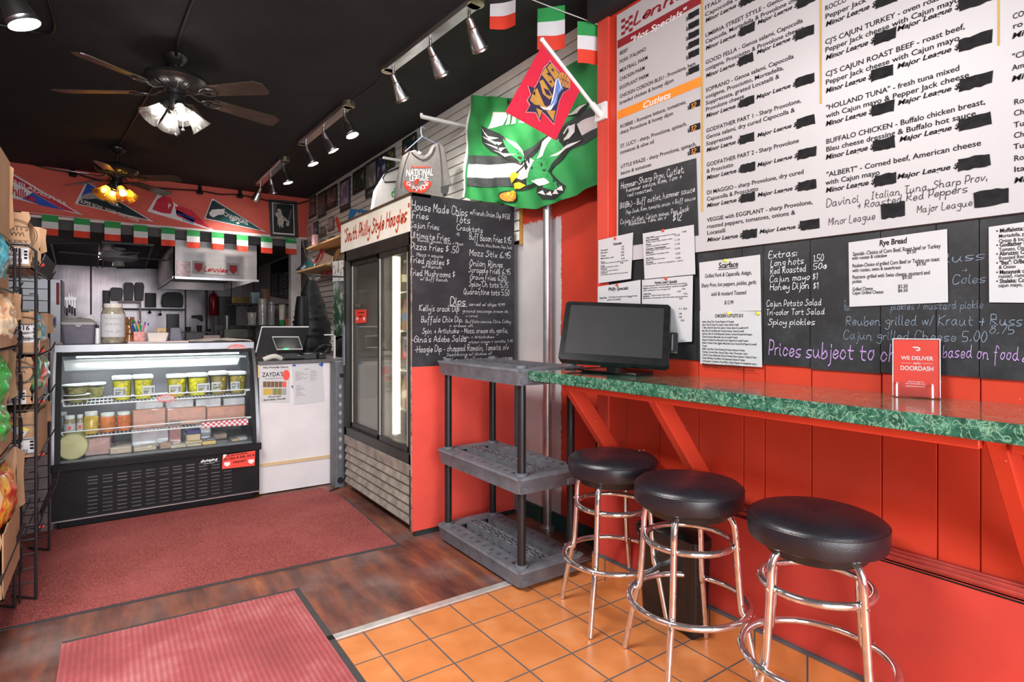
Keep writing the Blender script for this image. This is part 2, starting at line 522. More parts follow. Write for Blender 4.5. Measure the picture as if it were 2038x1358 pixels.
# wall along the right side: white drywall with a ragged edge of red paint
m, t, p = nt('half_painted_wall'); vec = coords(t)
sep = node(t, 'ShaderNodeSeparateXYZ'); t.links.new(vec, sep.inputs[0])
n1 = noise(t, coords(t, (1, 2, 1)), 14, 5, .7)
ya = math_(t, 'LESS_THAN', math_(t, 'MULTIPLY_ADD', n1, .05, sep.outputs[1]), 2.925)
n2 = noise(t, coords(t, (1, 6, 2)), 12, 4, .7)
zb = math_(t, 'GREATER_THAN', math_(t, 'MULTIPLY_ADD', n2, .14, sep.outputs[2]), 2.13)
zc = math_(t, 'LESS_THAN', sep.outputs[1], 3.36)
fac = math_(t, 'MAXIMUM', ya, math_(t, 'MULTIPLY', zb, zc))
f = noise(t, vec, 3, 3)
wc = ramp(t, f, [(.3, (.50, .475, .485)), (.7, (.59, .565, .575))])
rc = ramp(t, f, [(.3, sc(RED, .75)), (.7, sc(RED, 1.0))])
t.links.new(mixc(t, fac, wc, rc), p.inputs['Base Color']); p.inputs['Roughness'].default_value = .45
bump(t, p, noise(t, vec, 60, 2), .1, .004)
struct(MB().box((2.42, 2.20, 0), (2.55, 14.3, 3.21)), 'wall_right', m, origin=(0, 0, 0))
# furred-out menu wall: vertical grooved panelling above the rail
def groove_wall():
    mb = MB(); ys = [-2.0] + sorted([2.084, 1.866, 1.641, 1.416, 1.321, 1.132, .891, .729, .618, .40, .16, -.1, -.4, -.8, -1.3]) + [2.28]
    for a, b in zip(ys, ys[1:]):
        mb.box((2.17, a + .002, .52), (2.3, b - .002, 3.2))
    return mb
struct(groove_wall(), 'wall_right', M_red, bevel=.0015)
struct(MB().box((2.178, -2.0, .1), (2.42, 2.279, 3.21)), 'wall_right', M_red)
struct(MB().box((2.15, -2.0, 0), (2.17, 2.28, .565)), 'wall_right', M_redlow)
struct(MB().box((2.158, 2.20, .0), (2.172, 2.285, 3.0)), 'trim_2', red_panel('red_corner_board', (.66, .075, .05)), bevel=.003)
struct(MB().box((2.1, -2.0, 2.98), (2.42, 2.30, 3.21)), 'trim_3', M_black)
rl = MB()
for i, (x, z0, z1) in enumerate(((2.150, .552, .600), (2.143, .560, .592), (2.136, .568, .580))): rl.box((x, -2.0, z0), (2.17, 2.20, z1))
struct(rl, 'trim_4', pm('dark_red_rail', (.36, .04, .03), .4, var=.2, scale=14), bevel=.002)
struct(MB().box((2.148, -2.0, .546), (2.165, 2.20, .551)), 'trim_5', M_ink)
# quarry tile cove along the foot of the menu wall, grey grout on top
M_cove = tile_floor(.2145, .911, 1.345)
struct(MB().box((2.136, -2.0, 0), (2.151, 2.30, .112)), 'baseboard_right', M_cove, origin=(0, 0, -.05))
struct(MB().box((2.134, -2.0, .112), (2.151, 2.30, .124)), 'baseboard_right', pm('grey_grout', (.10, .10, .11), .9))
struct(MB().box((2.405, 2.29, 0), (2.42, 3.34, .105)), 'baseboard_right', pm('dark_green_base', (.008, .05, .045), .5, var=.2))
# left wall, shop front behind the camera
struct(MB().box((-1.3, -2.0, 0), (-1.15, 8.72, 3.21)), 'wall_left', pm('left_wall_paint', (.10, .055, .05), .6))
fr = MB()
fr.box((-1.3, -2.0, 0), (2.6, -1.85, .45)); fr.box((-1.3, -2.0, 2.95), (2.6, -1.85, 3.21))
for x in (-1.3, -.95, .55, 2.05, 2.45): fr.box((x, -2.0, .45), (x + .1, -1.85, 2.95))
struct(fr, 'wall_front', pm('shopfront_frame', (.05, .05, .055), .4))
# soffit: red wall above the kitchen opening
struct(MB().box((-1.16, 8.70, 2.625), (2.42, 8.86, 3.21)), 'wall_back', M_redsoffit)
struct(MB().box((-1.16, 8.69, 2.60), (2.42, 8.87, 2.628)), 'trim_6', pm('white_trim_paint', (.75, .70, .70), .4))
struct(MB().box((2.16, 8.70, 0), (2.30, 8.84, 2.60)), 'trim_7', pm('kitchen_post_paint', (.55, .53, .54), .5, var=.12))
# kitchen shell
def steel_wall():
    m, t, p = nt('stainless_sheet'); vec = coords(t, (1, 1, 1))
    a = noise(t, vec, 1.1, 2, .5); b = noise(t, coords(t, (60, 60, 1)), 3, 2)
    t.links.new(ramp(t, b, [(.3, (.26, .23, .25)), (.7, (.36, .32, .34))]), p.inputs['Base Color'])
    p.inputs['Metallic'].default_value = 1; p.inputs['Roughness'].default_value = .27
    bump(t, p, a, .35, .06); return m
M_ss = steel_wall()
struct(MB().box((-2.4, 14.0, 0), (2.6, 14.15, 2.7)), 'wall_back', M_ss)
struct(MB().box((-2.4, 8.72, 0), (-2.25, 14.15, 2.7)), 'wall_left', M_ss)
struct(MB().box((-2.4, 8.72, 0), (-1.16, 8.86, 2.7)), 'wall_left', M_black)
for x in (-1.0, -.33, .45, 1.2):
    pass
seam = MB()
for x in (-.92, -.32, 1.30): seam.box((x, 13.985, .6), (x + .03, 14.002, 2.5))
struct(seam, 'trim_8', pm('dark_seam', (.06, .06, .07), .4))

# --- slat wall: white boards with dark grooves, one panel high over the fridge side, one short panel toward the menu wall
def slats(y0, y1, z0, z1):
    mb = MB(); z = z1
    while z - .0745 > z0 - .03:
        mb.box((2.392, y0, max(z0, z - .0655)), (2.412, y1, z)); z -= .0745
    return mb
M_slat = pm('white_slat', (.80, .78, .75), .4, var=.05, scale=6)
M_groove = pm('groove_shade_board', (.012, .009, .008), .9, spec=.05)  # near-black backing: the shade inside the grooves is put into the colour
struct(MB().box((2.411, 3.33, 1.93), (2.419, 8.69, 3.20)), 'wall_right', M_groove)
struct(MB().box((2.411, 2.29, 2.36), (2.419, 3.33, 3.20)), 'wall_right', M_groove)
struct(slats(4.75, 8.69, 1.0, 3.208), 'wall_right', M_slat, bevel=.002)
struct(slats(3.34, 4.75, 1.93, 3.208), 'wall_right', M_slat, bevel=.002)
struct(slats(2.29, 3.336, 2.36, 3.208), 'wall_right', M_slat, bevel=.002)
struct(MB().box((2.396, 3.322, 1.92), (2.416, 3.338, 2.36)), 'trim_9', pm('varnished_edge', (.45, .22, .05), .4, var=.2))
# galvanised pipe column
build(MB().cyl((2.36, 2.97, 0), (2.36, 2.97, 2.40), .028, n=20).cyl((2.36, 2.97, 1.06), (2.36, 2.97, 1.10), .034, n=20).cyl((2.36, 2.97, 0), (2.36, 2.97, .02), .05, n=20),
      'galvanised_pipe', pm('galvanised', (.55, .56, .58), .35, metal=.9, var=.12, scale=14), label='grey galvanised steel pipe standing beside the ragged red paint edge', cat='pipe')
# ================================================================== MENU WALL: boards, sheets of paper, chalk
BX = 2.150
FB = Face('x', BX, 0.421, 1180, 0)          # writing on the big white board, in units of a close-up of the photograph
root_menu = thing('menu_board', 'big white printed menu board with four columns of sandwiches on red wall', 'menu board', (BX, .3, 1.95))
yl = FB.at(113, 100).y
build(MB().box((BX, -.9, 1.673), (2.166, yl, 2.95)), 'panel', pm('white_board', (.51, .495, .505), .35, var=.025, scale=3), root_menu)
ink = MB(); red = MB(); org = MB(); gold = MB(); whi = MB(); marker = MB()
COLS = [
 (530, [("ITALIANO - Genoa salami,",45,862,20),("Capocolla & Provolone cheese",78,900,20)],),
]
def L(s, x, y, x2, cap=20, st='r', sh=0.0, mb=ink): FB.write(mb, s, x, y, x2, cap, st, sh)
def minor(x, y, y2b, xm, bx, wide=70, mx=None, col=3):
    L('Minor League $', x, y, xm, 20 if col == 2 else 25, 'b', .22)
for s, x, y, x2 in [
 ("ITALIANO - Genoa",530,47,800),("Capocolla & Provolone",530,80,860),
 ("UMBRIA STREET STYLE - Genoa",532,178,905),("Capocolla, Mortadella & Provolone cheese",532,208,1012),
 ("GOOD FELLA - Genoa salami, Capocolla",533,306,993),("cotigene, Prosciutto & Provolone cheese",533,337,998),
 ("SOPRANO - Genoa salami, Capocolla",534,437,950),("cotigene, Prosciutto, Mortadella,",534,468,903),("Soppressata, grated Locatelli &",534,498,882),("Provolone cheese",534,528,716),
 ("GODFATHER PART 1 - Sharp Provolone,",536,628,985),("Genoa salami, dry cured Capocolla &",536,659,955),("Soppressata",536,690,660),
 ("GODFATHER PART 2 - Sharp Provolone",538,789,975),("& Prosciutto",538,819,665),
 ("DI MAGGIO - sharp Provolone, dry cured",539,921,998),("Capocolla & Prosciutto",539,951,783),
 ("VEGGIE with EGGPLANT - sharp Provolone,",540,1050,1040),("roasted peppers, tomatoes, onions &",540,1081,957),("Locatelli",540,1111,628)]:
    # the dish name in a heavier face, then its fillings
    L(s, x, y, x2, 18.5)
def mark(xr, yr, x2, x3, h, dn=.3):
    # black box from column x2 to x3 sitting on the text line that starts at (xr, yr)
    z = FB.at(xr, yr).z; a, b = FB.at(x2, yr), FB.at(x3, yr); r = random.Random(int(x2*3+yr)); z0, z1 = z - h*dn, z + h*(1-dn); q = []
    for i in range(7): q.append(V((BX-.0016, a.y+(b.y-a.y)*i/6, z0 + r.uniform(-.06, .06)*h)))
    for i in range(6, -1, -1): q.append(V((BX-.0016, a.y+(b.y-a.y)*i/6 + (r.uniform(-.004, .004) if i in (0, 6) else 0), z1 + r.uniform(-.06, .06)*h)))
    marker.poly(q)
ml2 = [(108,700),(239,697),(369,693),(558,696),(720,696),(850,700),(982,700),(1144,708)]
for y, xm in ml2:
    L('Minor League $', 532 + (y-108)*.008, y, xm, 18.5, 'b', .22)
    mark(532, y, xm-2, xm+68, .036)
mj2 = [(778,118,968),(775,258,958),(772,470,960),(777,650,964),(777,790,968),(778,932,970),(787,1105,985)]
for x, y, x2 in mj2:
    L('Major League $', x, y, x2, 18.5, 'b', .22)
    mark(x, y, x2-2, x2+88, .036)
for s, x, y, x2 in [
 ("ROCCO",1098,52,1200),("Pepper Jack cheese",1098,92,1430),
 ("CJ'S CAJUN TURKEY - oven roasted",1098,212,1700),("Pepper Jack cheese with Cajun mayo",1098,249,1735),
 ("CJ'S CAJUN ROAST BEEF - roast beef,",1100,364,1760),("Pepper Jack cheese with Cajun mayo",1100,402,1735),
 ("\"HOLLAND TUNA\" - fresh tuna mixed",1102,522,1735),("with Cajun mayo & Pepper Jack cheese",1102,560,1780),
 ("BUFFALO CHICKEN - Buffalo chicken breast,",1102,682,1857),("Bleu cheese dressing & Buffalo hot sauce",1102,719,1812),
 ("\"ALBERT\" - Corned beef, American cheese",1104,838,1837),("with Cajun mayo",1100,876,1357)]:
    L(s, x, y, x2, 23)
for y, x2, b in [(128,1340,0),(286,1332,1),(442,1320,1),(598,1323,1),(756,1330,1),(912,1335,1)]:
    L('Minor League $', 1100, y, x2, 23, 'b', .22)
    mark(1100, y, x2-4, x2+100, .038)
for x, y, x2 in [(1437,150,1738),(1437,327,1735),(1440,500,1735),(1448,672,1735),(1437,848,1730)]:
    L('Major League $', x, y, x2, 23, 'b', .22)
    mark(x, y, x2-4, x2+152, .038)
for s, x, y, x2, b in [("CO",1985,92,2040,'r'),("ro",1985,138,2034,'r'),("Mi",1980,186,2036,'b'),("\"Cl",1982,282,2040,'r'),("Am",1982,335,2040,'r'),("Mi",1978,388,2036,'b'),
   ("Ro",1990,497,2040,'r'),("Ch",1990,550,2040,'r'),("Tu",1990,605,2040,'r'),("Ch",1990,655,2040,'r'),("Tu",1988,708,2040,'r'),("Ro",1990,763,2040,'r'),("Ita",1990,815,2042,'r'),("Mi",1990,867,2042,'b')]:
    L(s, x, y, x2, 26, b, .2 if b == 'b' else 0)
for s, x, y, x2 in [("BEEF",127,262,166),("PORK ITALIANO",127,302,252),("MEATBALL PARM",127,345,260),("CHICKEN PARM",127,385,246),("EGGPLANT PARM",127,425,264),
   ("CHICKEN CORDON BLEU - Provolone, ham,",127,466,490),("breaded chicken & honey dijon",127,496,383),
   ("ROBBIE - Romaine lettuce, tomatoes,",130,608,442),("sharp Provolone & honey dijon",130,636,380),("ST. LUCY - sharp, Provolone, spinach,",130,701,445),("tomatoes & olive oil",130,730,290),
   ("LITTLE KRAZE - sharp Provolone, spinach,",132,797,490),("bacon & tomatoes",132,828,277)]:
    L(s, x, y, x2, 16.5)
for k, y in enumerate((100,148,194,238,284,360)):
    L('$', 440, y, 451, 17); FB.rect(marker, 452, y-34, 503, y-4, .0016, .05)
num = MB()
for y, s in ((520,'12'),(628,'12'),(736,'12')):
    L('$', 447, y, 458, 17); FB.rect(marker, 458, y-32, 508, y-2, .0016, .05); FB.write(num, s, 466, y-7, 492, 20, 'h', w=.9, lift=.0024)
FB.rect(org, 117, 527, 511, 566); FB.rect(red, 117, 193, 511, 231)
FB.write(whi, 'Cutlets', 235, 515, 367, 28, 'b', .2, lift=.002); FB.write(whi, '"Hot Specials"', 175, 207, 440, 26, 'b', .2, lift=.002)
FB.write(red, 'Lennies', 195, 118, 520, 52, 'h', .3, w=1.0)
for i in range(3):
    for j in range(5):
        if (i + j) % 2 == 0: FB.rect(red, 135+i*18, 95+j*15-i*8, 153+i*18, 110+j*15-i*8)
for x, y0, y1 in ((512,-60,1003),(1073,-120,492),(1915,-200,217)): FB.rect(gold, x, y0, x+9, y1)
for s, x, y, x2, c in [("Davinci",1105,980,1262,38),("Italian Tuna, Sharp Prov,",1318,942,1870,34),("+ Roasted Red Peppers",1250,988,1778,34),("Minor League",1115,1066,1340,34),("Major League",1533,1008,1800,34)]:
    FB.write(ink, s, x, y, x2, c, 'h', w=.5)
mark(1365, 1036, 1365, 1476, .048, .0); mark(1805, 982, 1805, 1966, .046, .0)
build(ink, 'printing', M_ink, root_menu, fix=False, sm=0, label='black printed dish names')
build(red, 'heading_band', pm('menu_dark_red', (.26, .012, .02), .5), root_menu, fix=False, sm=0, label='dark red heading band and red script')
build(org, 'heading_band', pm('menu_orange', (.85, .25, .01), .5), root_menu, fix=False, sm=0, label='orange heading band')
build(whi, 'heading_lettering', M_wht, root_menu, fix=False, sm=0, label='white heading lettering')
build(gold, 'column_line', pm('menu_gold', (.55, .33, .07), .5), root_menu, fix=False, sm=0, label='thin gold column lines')
for f in marker.f: build(MB().poly([marker.v[i] for i in f]), 'blacked_out_price', pm('black_marker', (.02, .02, .022), .9, var=.3, scale=40, spec=.12), root_menu, fix=False, sm=0)
build(num, 'price', pm('orange_chalk', (.8, .3, .05), .8), root_menu, fix=False, sm=0, label='orange handwritten prices')

# black painted board under the menu board
def chalk_black(name, col=(.012, .0125, .015)):
    m, t, p = nt(name); vec = coords(t, (1, 1, 1)); a = noise(t, vec, 5, 5, .65); b = noise(t, vec, 70, 2)
    f = math_(t, 'MULTIPLY', ramp(t, a, [(.45, (0, 0, 0)), (.75, (.6, .6, .6))]), b)
    t.links.new(mixc(t, f, col, (.10, .105, .115)), p.inputs['Base Color']); p.inputs['Roughness'].default_value = .55
    bump(t, p, b, .08, .003); return m
M_chalk = chalk_black('chalkboard_paint')
KX = 2.160
FK = Face('x', KX, .421, 1180, 420)
rootk = thing('chalkboard', 'long black chalkboard under the white menu board with lilac and white chalk prices', 'chalkboard', (KX, .4, 1.2))
mbk = MB(); ys = [2.262, 2.084, 1.866, 1.641, 1.416, 1.321, 1.132, .891, .729, .618, .40, .1, -.3, -.9]; r = random.Random(5)
for a, b in zip(ys, ys[1:]): mbk.box((KX, a - .0012, 1.186 + r.uniform(-.004, .004)), (2.168, b + .0012, 1.671))
build(mbk, 'board', M_chalk, rootk)
M_chw = pm('white_chalk', (.72, .72, .74), .9, var=.2, scale=60); M_chb = pm('faded_blue_chalk', (.20, .25, .32), .9, var=.4, scale=50); M_chp = pm('lilac_chalk', (.50, .30, .62), .9, var=.2, scale=50)
cw, cb, cp = MB(), MB(), MB()
for s, x, y, x2, c in [("Extras:",832,225,970,32),("Long hots",842,262,1002,30),("1.50",1043,240,1095,30),("Red Roasted",840,298,1012,30),("50\u00a2",1043,275,1112,26),("Cajun mayo",837,337,1030,30),("$1",1040,325,1065,30),("Honey Dijon",838,375,1028,30),("$1",1043,370,1068,30),
   ("Cajun Potato Salad",822,452,1085,28),("Tri-color Tort Salad",820,492,1100,26),("Spicy pickles",830,538,1055,28)]:
    FK.write(cw, s, x, y, x2, c, 'h', w=.58)
for s, x, y, x2, c in [("Russ",1640,245,1865,44),("+",1745,290,1780,24),("Coles",1700,345,1865,42),("Reuben grilled w/ Kraut + Russ",1198,540,2040,42),("Cajun grilled Cheese 5.00",1185,605,1870,40),("8.75",1875,580,2000,40),("Rus",1190,470,1215,46),("pickles / mustard pickle",1410,468,1850,34)]:
    FK.write(cb, s, x, y, x2, c, 'h', w=.45)
FK.write(cp, "Prices subject to change", 832, 682, 1640, 68, 'h', w=.5); FK.write(cp, "based on food", 1655, 690, 2022, 56, 'h', w=.5); FK.write(cp, "cost", 2030, 715, 2180, 50, 'h', w=.62)
for mbx, mt, lb in ((cw, M_chw, 'white chalk list of extras'), (cb, M_chb, 'half rubbed out blue chalk'), (cp, M_chp, 'lilac chalk sentence')):
    build(mbx, 'chalk_writing', mt, rootk, fix=False, sm=0, label=lb)

# papers pinned on the boards (corner pixels of the photograph give their place on the wall)
def sheet(name, label, corners, X, group=None, cat='sheet of paper', pin=None, pincol=None, mat=None, t=.0012):
    pts = [ax(u, v, X) for u, v in corners]
    c = sum(pts, V((0, 0, 0))) / 4
    rt = thing(name, label, cat, (X, c.y, min(q.z for q in pts)), group)
    build(MB().prism(pts, (-t, 0, 0)), 'page', mat or M_paper, rt)
    for k, (u, v) in enumerate(pin or []):
        q = ax(u, v, X - t); build(MB().sphere(q + V((-.003, 0, 0)), .0075, 10, 6), 'push_pin', pincol, rt)
    return rt
M_pinr = pm('red_pin', (.75, .04, .02), .4); M_piny = pm('yellow_pin', (.75, .68, .03), .4)
def lines(rt, X, items, name='printing', mat=None, sx=.1473, ox=1180, oy=440):
    F = Face('x', X, sx, ox, oy); mb = MB()
    for it in items:
        s, x, y, x2, cap = it[:5]; F.write(mb, s, x, y, x2, cap, it[5] if len(it) > 5 else 'r', it[6] if len(it) > 6 else 0, lift=.0022)
    build(mb, name, mat or M_ink, rt, fix=False, sm=0)
PX = 2.1475
hm = thing('specials_chalkboard', 'small black chalk sheet headed Hammer taped on the left column of the menu board', 'chalkboard', (2.147, 2.1, 1.75))
FH = Face('x', 2.1475, 230/1735, 1190, 300)
q = [FH.at(*c) for c in ((312, 432), (1475, 112), (1510, 1270), (305, 1285))]; q[3].z = q[2].z = min(q[2].z, q[3].z)
build(MB().prism(q, (-.0012, 0, 0)), 'sheet', M_chalk, hm)
mb = MB()
for s, x, y, x2, c in [("Hammer-Sharp Prov, Cutlet,",350,575,1305,95),("hammer sauce, Rom, Tom +",430,625,1270,62),("red roasted.",450,695,835,58),("Bill(Bh) - Buff cutlet, hammer sauce",335,870,1470,80),("Pep Jack, Rom, tomato, onion + Buff sauce",430,955,1475,56),("Cajun Cutlet, Cajun mayo, Pep Jack",340,1105,1380,66),("Romaine, Tom, on .",470,1130,1030,56),("$12",1130,1062,1270,105)]:
    FH.write(mb, s, x, y, x2, c, 'h', w=.55, lift=.0022)
build(mb, 'chalk_writing', M_chw, hm, fix=False, sm=0)
def c2(*pts, sx=.1473, ox=1180, oy=440): return [(ox + sx*a, oy + sx*b) for a, b in pts]
rt = sheet('price_sheet', 'white price sheet at the far left pinned with one red pin over the red post', c2((75,262),(545,155),(515,782),(75,842)), PX-.004, 'printed price sheets', pin=[c2((305,237))[0]], pincol=M_pinr)
lines(rt, PX-.004, [("Cheesesteaks",275,330,395,34,'b'),("Cheesesteak",110,410,205,22),("7.50",385,360,425,22),("Plain Steak",110,445,200,22),("7.50",385,395,425,22),("Chicken",110,485,180,22),("8.00",385,435,425,22),("Mushrooms, onion",110,520,290,22),("8.00",385,475,425,22),("Pizza",110,568,165,22),("with sauce and provolone cheese",110,585,480,17),("8.50",385,520,435,20),("Hoagie",110,620,165,22),("lettuce tomato onion",110,640,355,17),("9.00",372,580,415,20),("Pepper",110,665,200,22),("long hots and cheese",110,690,345,17),("Italian",110,715,200,22),("provolone sharp with broccoli rabe",110,738,475,17)])
rt = sheet('price_sheet', 'white price sheet with red pin below the Hammer chalk sheet', c2((675,170),(1365,50),(1385,720),(700,785)), PX-.005, 'printed price sheets', pin=[c2((950,128))[0]], pincol=M_pinr)
lines(rt, PX-.005, [("Cajun Steak",720,240,830,22,'b'),("peppers onions hot cheese",840,225,1125,17),("12.00",1205,160,1265,22),("Buff Cheesesteak",720,275,895,22,'b'),("buffalo sauce bleu cheese onion",720,300,1080,17),("12.50",1105,210,1180,22),("Pizza",720,335,790,22,'b'),("sauce provolone peppers",720,358,1035,17),("11.75",1105,272,1180,22),("Chicken Cheesesteak",720,395,990,24,'b'),("11.50",1105,328,1180,22),("fried onion and cooper sharp",720,415,1050,17),("Mexi",720,445,820,22,'b'),("salsa jalapeno and pepper jack",720,470,1030,17),("12.00",1105,388,1180,22),("The Works",720,520,825,22,'b'),("12.50",1115,455,1185,22),("pepper mushroom onion",720,540,980,17),("The Atomic",720,575,820,22,'b'),("13.00",1115,515,1190,22),("long hots, cherry peppers, cajun",720,595,1225,17)])
rt = sheet('price_sheet', 'white sheet headed Philly Specials behind the touchscreen corner', c2((68,890),(645,795),(645,1400),(68,1500)), PX-.002, 'printed price sheets', pin=[c2((332,865))[0]], pincol=M_pinr)
lines(rt, PX-.002, [("Philly Specials",210,945,480,44,'b',.2),("Roast Pork",95,1055,190,26,'b'),("with sharp provolone and broccoli rabe",215,1040,605,20),("greens & Locatelli",200,1075,380,22),("11.50",470,1040,525,20)])
rt = sheet('price_sheet', 'white sheet headed Veggie Specials with red pin above the touchscreen', c2((665,798),(1352,735),(1338,1630),(660,1680)), PX-.003, 'printed price sheets', pin=[c2((992,780))[0]], pincol=M_pinr)
lines(rt, PX-.003, [("Veggie Lover's Specials",835,855,1140,38,'b',.15),("Roasted peppers with broccoli rabe and sharp provolone",680,890,1270,19),("11.50",1235,875,1285,22),("Eggplant, provolone, roasted peppers, spinach and garlic",680,920,1270,19),("with balsamic on a long roll",680,950,1050,19),("11.00",1200,930,1250,22),("Caprese",680,998,790,22,'b'),("11.00",1135,965,1190,22),("Veggie Burger",680,1030,770,22,'b'),("lettuce tomato onion mayo",795,1015,1050,19),("9.50",1230,995,1280,22),("Mushroom Cheesesteak with fried onion and provolone",680,1055,1285,19),("10.50",1165,1060,1215,22),("11.50",1160,1200,1275,24),("12.00",1160,1265,1205,24),("12.00",1160,1310,1205,24),("13.00",1185,1355,1235,24)])
SX = 2.1575
rt = sheet('price_sheet', 'white script lettered sheet with a yellow pin, above the CHICKEN CUTLETS sheet', [(1392,523),(1513,507),(1515,619),(1394,620)], SX, 'printed price sheets', pin=[(1444,519)], pincol=M_piny)
lines(rt, SX, [("Scarface",595,272,688,26,'b',.1),("Grilled Pork & Capacolla, Asiago,",530,317,752,18,'r',.2),("Sharp Prov, hot peppers, pickles, garlic",513,362,774,18,'r',.2),("aioli & mustard Toasted",560,402,725,18,'r',.2),("$12.99",622,442,665,18,'r',.2)], sx=.421, oy=420)
F = Face('x', SX, .421, 1180, 420)
ul = MB(); F.rect(ul, 592, 277, 688, 280, .0022); build(ul, 'underline', M_ink, rt, sm=0)
rt = sheet('price_sheet', 'white sheet headed CHICKEN CUTLETS $13 below the script lettered sheet', [(1393,619),(1515,620),(1517,731),(1394,724)], SX-.001, 'printed price sheets', pin=[(1451,624),(1509,624)], pincol=M_piny)
lines(rt, SX-.001, [("CHICKEN CUTLETS $13",578,504,712,15,'b')] + [(s, 518, 528+i*14.2, x2, 9) for i, (s, x2) in enumerate([("Italian: Sharp Prov, Roast Peppers & Arugula",668),("Bianca: Olive Oil, Sharp Prov, Spinach, Tomato, Basil & Locatelli",690),("LT Moe: Olive Oil, Sharp Prov, Spinach, Tomato, Bacon & Locatelli $13.99",735),("Maui: Olive Oil, Fresh Mozzarella, Prosciutto, Romano, Tomato & Locatelli",715),("Big Bene: Olive Oil, Fresh Mozzarella, Romano, Tomato & Roasted Red Peppers",755),("Chicken Parmesan: Mozzarella, Sauce & Locatelli Toasted",685),("Pepperoni Chicken Parm: Mozzarella, Sauce, Pepperoni & Locatelli Toasted",735),("Bandera: Chicken Cutlet, Eggplant, Mozzarella, Sauce, Roasted Red Pepper & Locatelli",775),("Toasted",540),("Buffalo Cutlet: Bleu Cheese Dressing, Hot Sauce, Romano & Tomato",720),("Chicken Cordon Bleu: Honey Dijon, Ham, Prosciutto, Swiss",733),("Cutlet BLT: Bacon, Mozzarella Cheese, Provolone, Bacon, Romano, Tomato & Onion",775),("Chicken 300: Bacon, Fresh Mozz, Hot Soppressata, Romano & Tomato",720),("Christopher Columbus: Fresh Mozz, Roast Peppers & vinaigrette sauce",775),("Michelle Cutlet: Sharp provolone, Pork Roll & Fried Egg",700),("Tony Cutlet: Fresh Mozz, Sauce on a side of Locatelli and roasted pepper",770)])], sx=.421, oy=420)
rt = sheet('price_sheet', 'laminated white sheet headed Rye Bread hung beside the gold printed list of extras', [(1689,483),(1885,456),(1887,602),(1691,611)], SX-.001, 'printed price sheets')
lines(rt, SX-.001, [("Rye Bread",1355,165,1485,26,'b',.1),("Specials -Choice of Corn Beef, Roast beef or Turkey",1230,213,1645,18),("with russian & coleslaw",1226,232,1392,16),("$9.50",1485,203,1530,17),("Reuben-Choice of grilled Corn Beef or Turkey on toast",1228,268,1640,17),("with russian, swiss & sauerkraut",1228,290,1457,16),("$9.50",1530,260,1576,16),("Pastrami- grilled with Swiss cheese, mustard and",1228,322,1595,17),("pickles",1228,342,1272,16),("$9.50",1463,323,1510,16),("Grilled Cheese",1228,378,1325,16),("$5.50",1443,365,1490,16),("Cajun Grilled Cheese",1228,396,1375,16),("$6.50",1443,384,1490,16)], sx=.421, oy=420)
rt['label'] = 'laminated white sheet headed Rye Bread on the chalkboard above the red table sign'
rt = sheet('price_sheet', 'laminated white sheet listing Muffaletta at the right edge of the chalkboard', [(1968,452),(2160,425),(2162,604),(1969,602)], SX-.001, 'printed price sheets')
lines(rt, SX-.001, [("\u2022 Muffaletta: Ham",1908,105,2100,19,'b'),("Mortadella, provolone",1920,128,2130,17),("Onion & loc",1920,151,2040,17),("\u2022 Godfather B",1908,172,2052,19,'b'),("Tomato, Onion",1920,192,2070,17),("\u2022 Abruzzo: O",1908,213,2044,19,'b'),("Roasted Red",1920,232,2044,17),("\u2022 \"Bez\": O/Ba",1908,256,2042,19,'b'),("& Onion",1920,275,2000,17),("\u2022 Manayunk c",1908,300,2042,19,'b'),("russian, roma",1918,318,2045,17),("\u2022 Shalaka: Co",1908,342,2045,19,'b'),("cajun mayo, l",1918,361,2045,17)], sx=.421, oy=420)

# ================================================================== COUNTER
def marble():
    m, t, p = nt('green_marble_laminate'); vec = coords(t)
    a = noise(t, vec, 26, 8, .75); v = node(t, 'ShaderNodeTexNoise'); v.inputs['Scale'].default_value = 30; v.inputs['Detail'].default_value = 6; v.inputs['Distortion'].default_value = 1.6; t.links.new(vec, v.inputs['Vector'])
    vein = math_(t, 'ABSOLUTE', math_(t, 'SUBTRACT', v.outputs['Fac'], .5))
    base = ramp(t, a, [(.32, (.008, .03, .022)), (.5, (.022, .11, .07)), (.66, (.08, .26, .17))])
    t.links.new(mixc(t, ramp(t, vein, [(0, (.8, .8, .8)), (.035, (0, 0, 0))]), base, (.28, .50, .34)), p.inputs['Base Color'])
    p.inputs['Coat Weight'].default_value = .9; p.inputs['Coat Roughness'].default_value = .06; p.inputs['Roughness'].default_value = .2; p.inputs['Specular IOR Level'].default_value = .6
    b2 = noise(t, coords(t, (5, 40, 1)), 3, 3); bump(t, p, b2, .05, .003); return m
CT = 1.117
ctr = thing('counter', 'long narrow green marbled counter fixed along the red menu wall', 'counter', (1.95, .6, 0))
mb = MB(); prof = [(2.168, CT), (1.737, CT), (1.735, CT-.002), (1.735, CT-.048), (1.737, CT-.05), (2.168, CT-.05)]
mb.loft([[V((x, y, z)) for x, z in prof] for y in (-1.2, .0, 1.2, 2.335)])
build(mb, 'counter_top', marble(), ctr)
apr = MB(); apr.box((1.765, .505, CT-.077), (1.80, 2.08, CT-.05)); apr.box((1.765, -1.2, CT-.077), (1.80, .445, CT-.05)); apr.box((2.13, -1.2, CT-.12), (2.168, 2.28, CT-.05))
build(apr, 'apron', M_red, ctr, bevel=.003)
for y in (2.09, 1.56, .455):
    build(MB().prism([V((1.768, y, CT-.05)), V((1.86, y, CT-.05)), V((2.15, y, .70)), V((2.15, y, .575))], (0, .042, 0)), 'brace', M_red, ctr, bevel=.003)

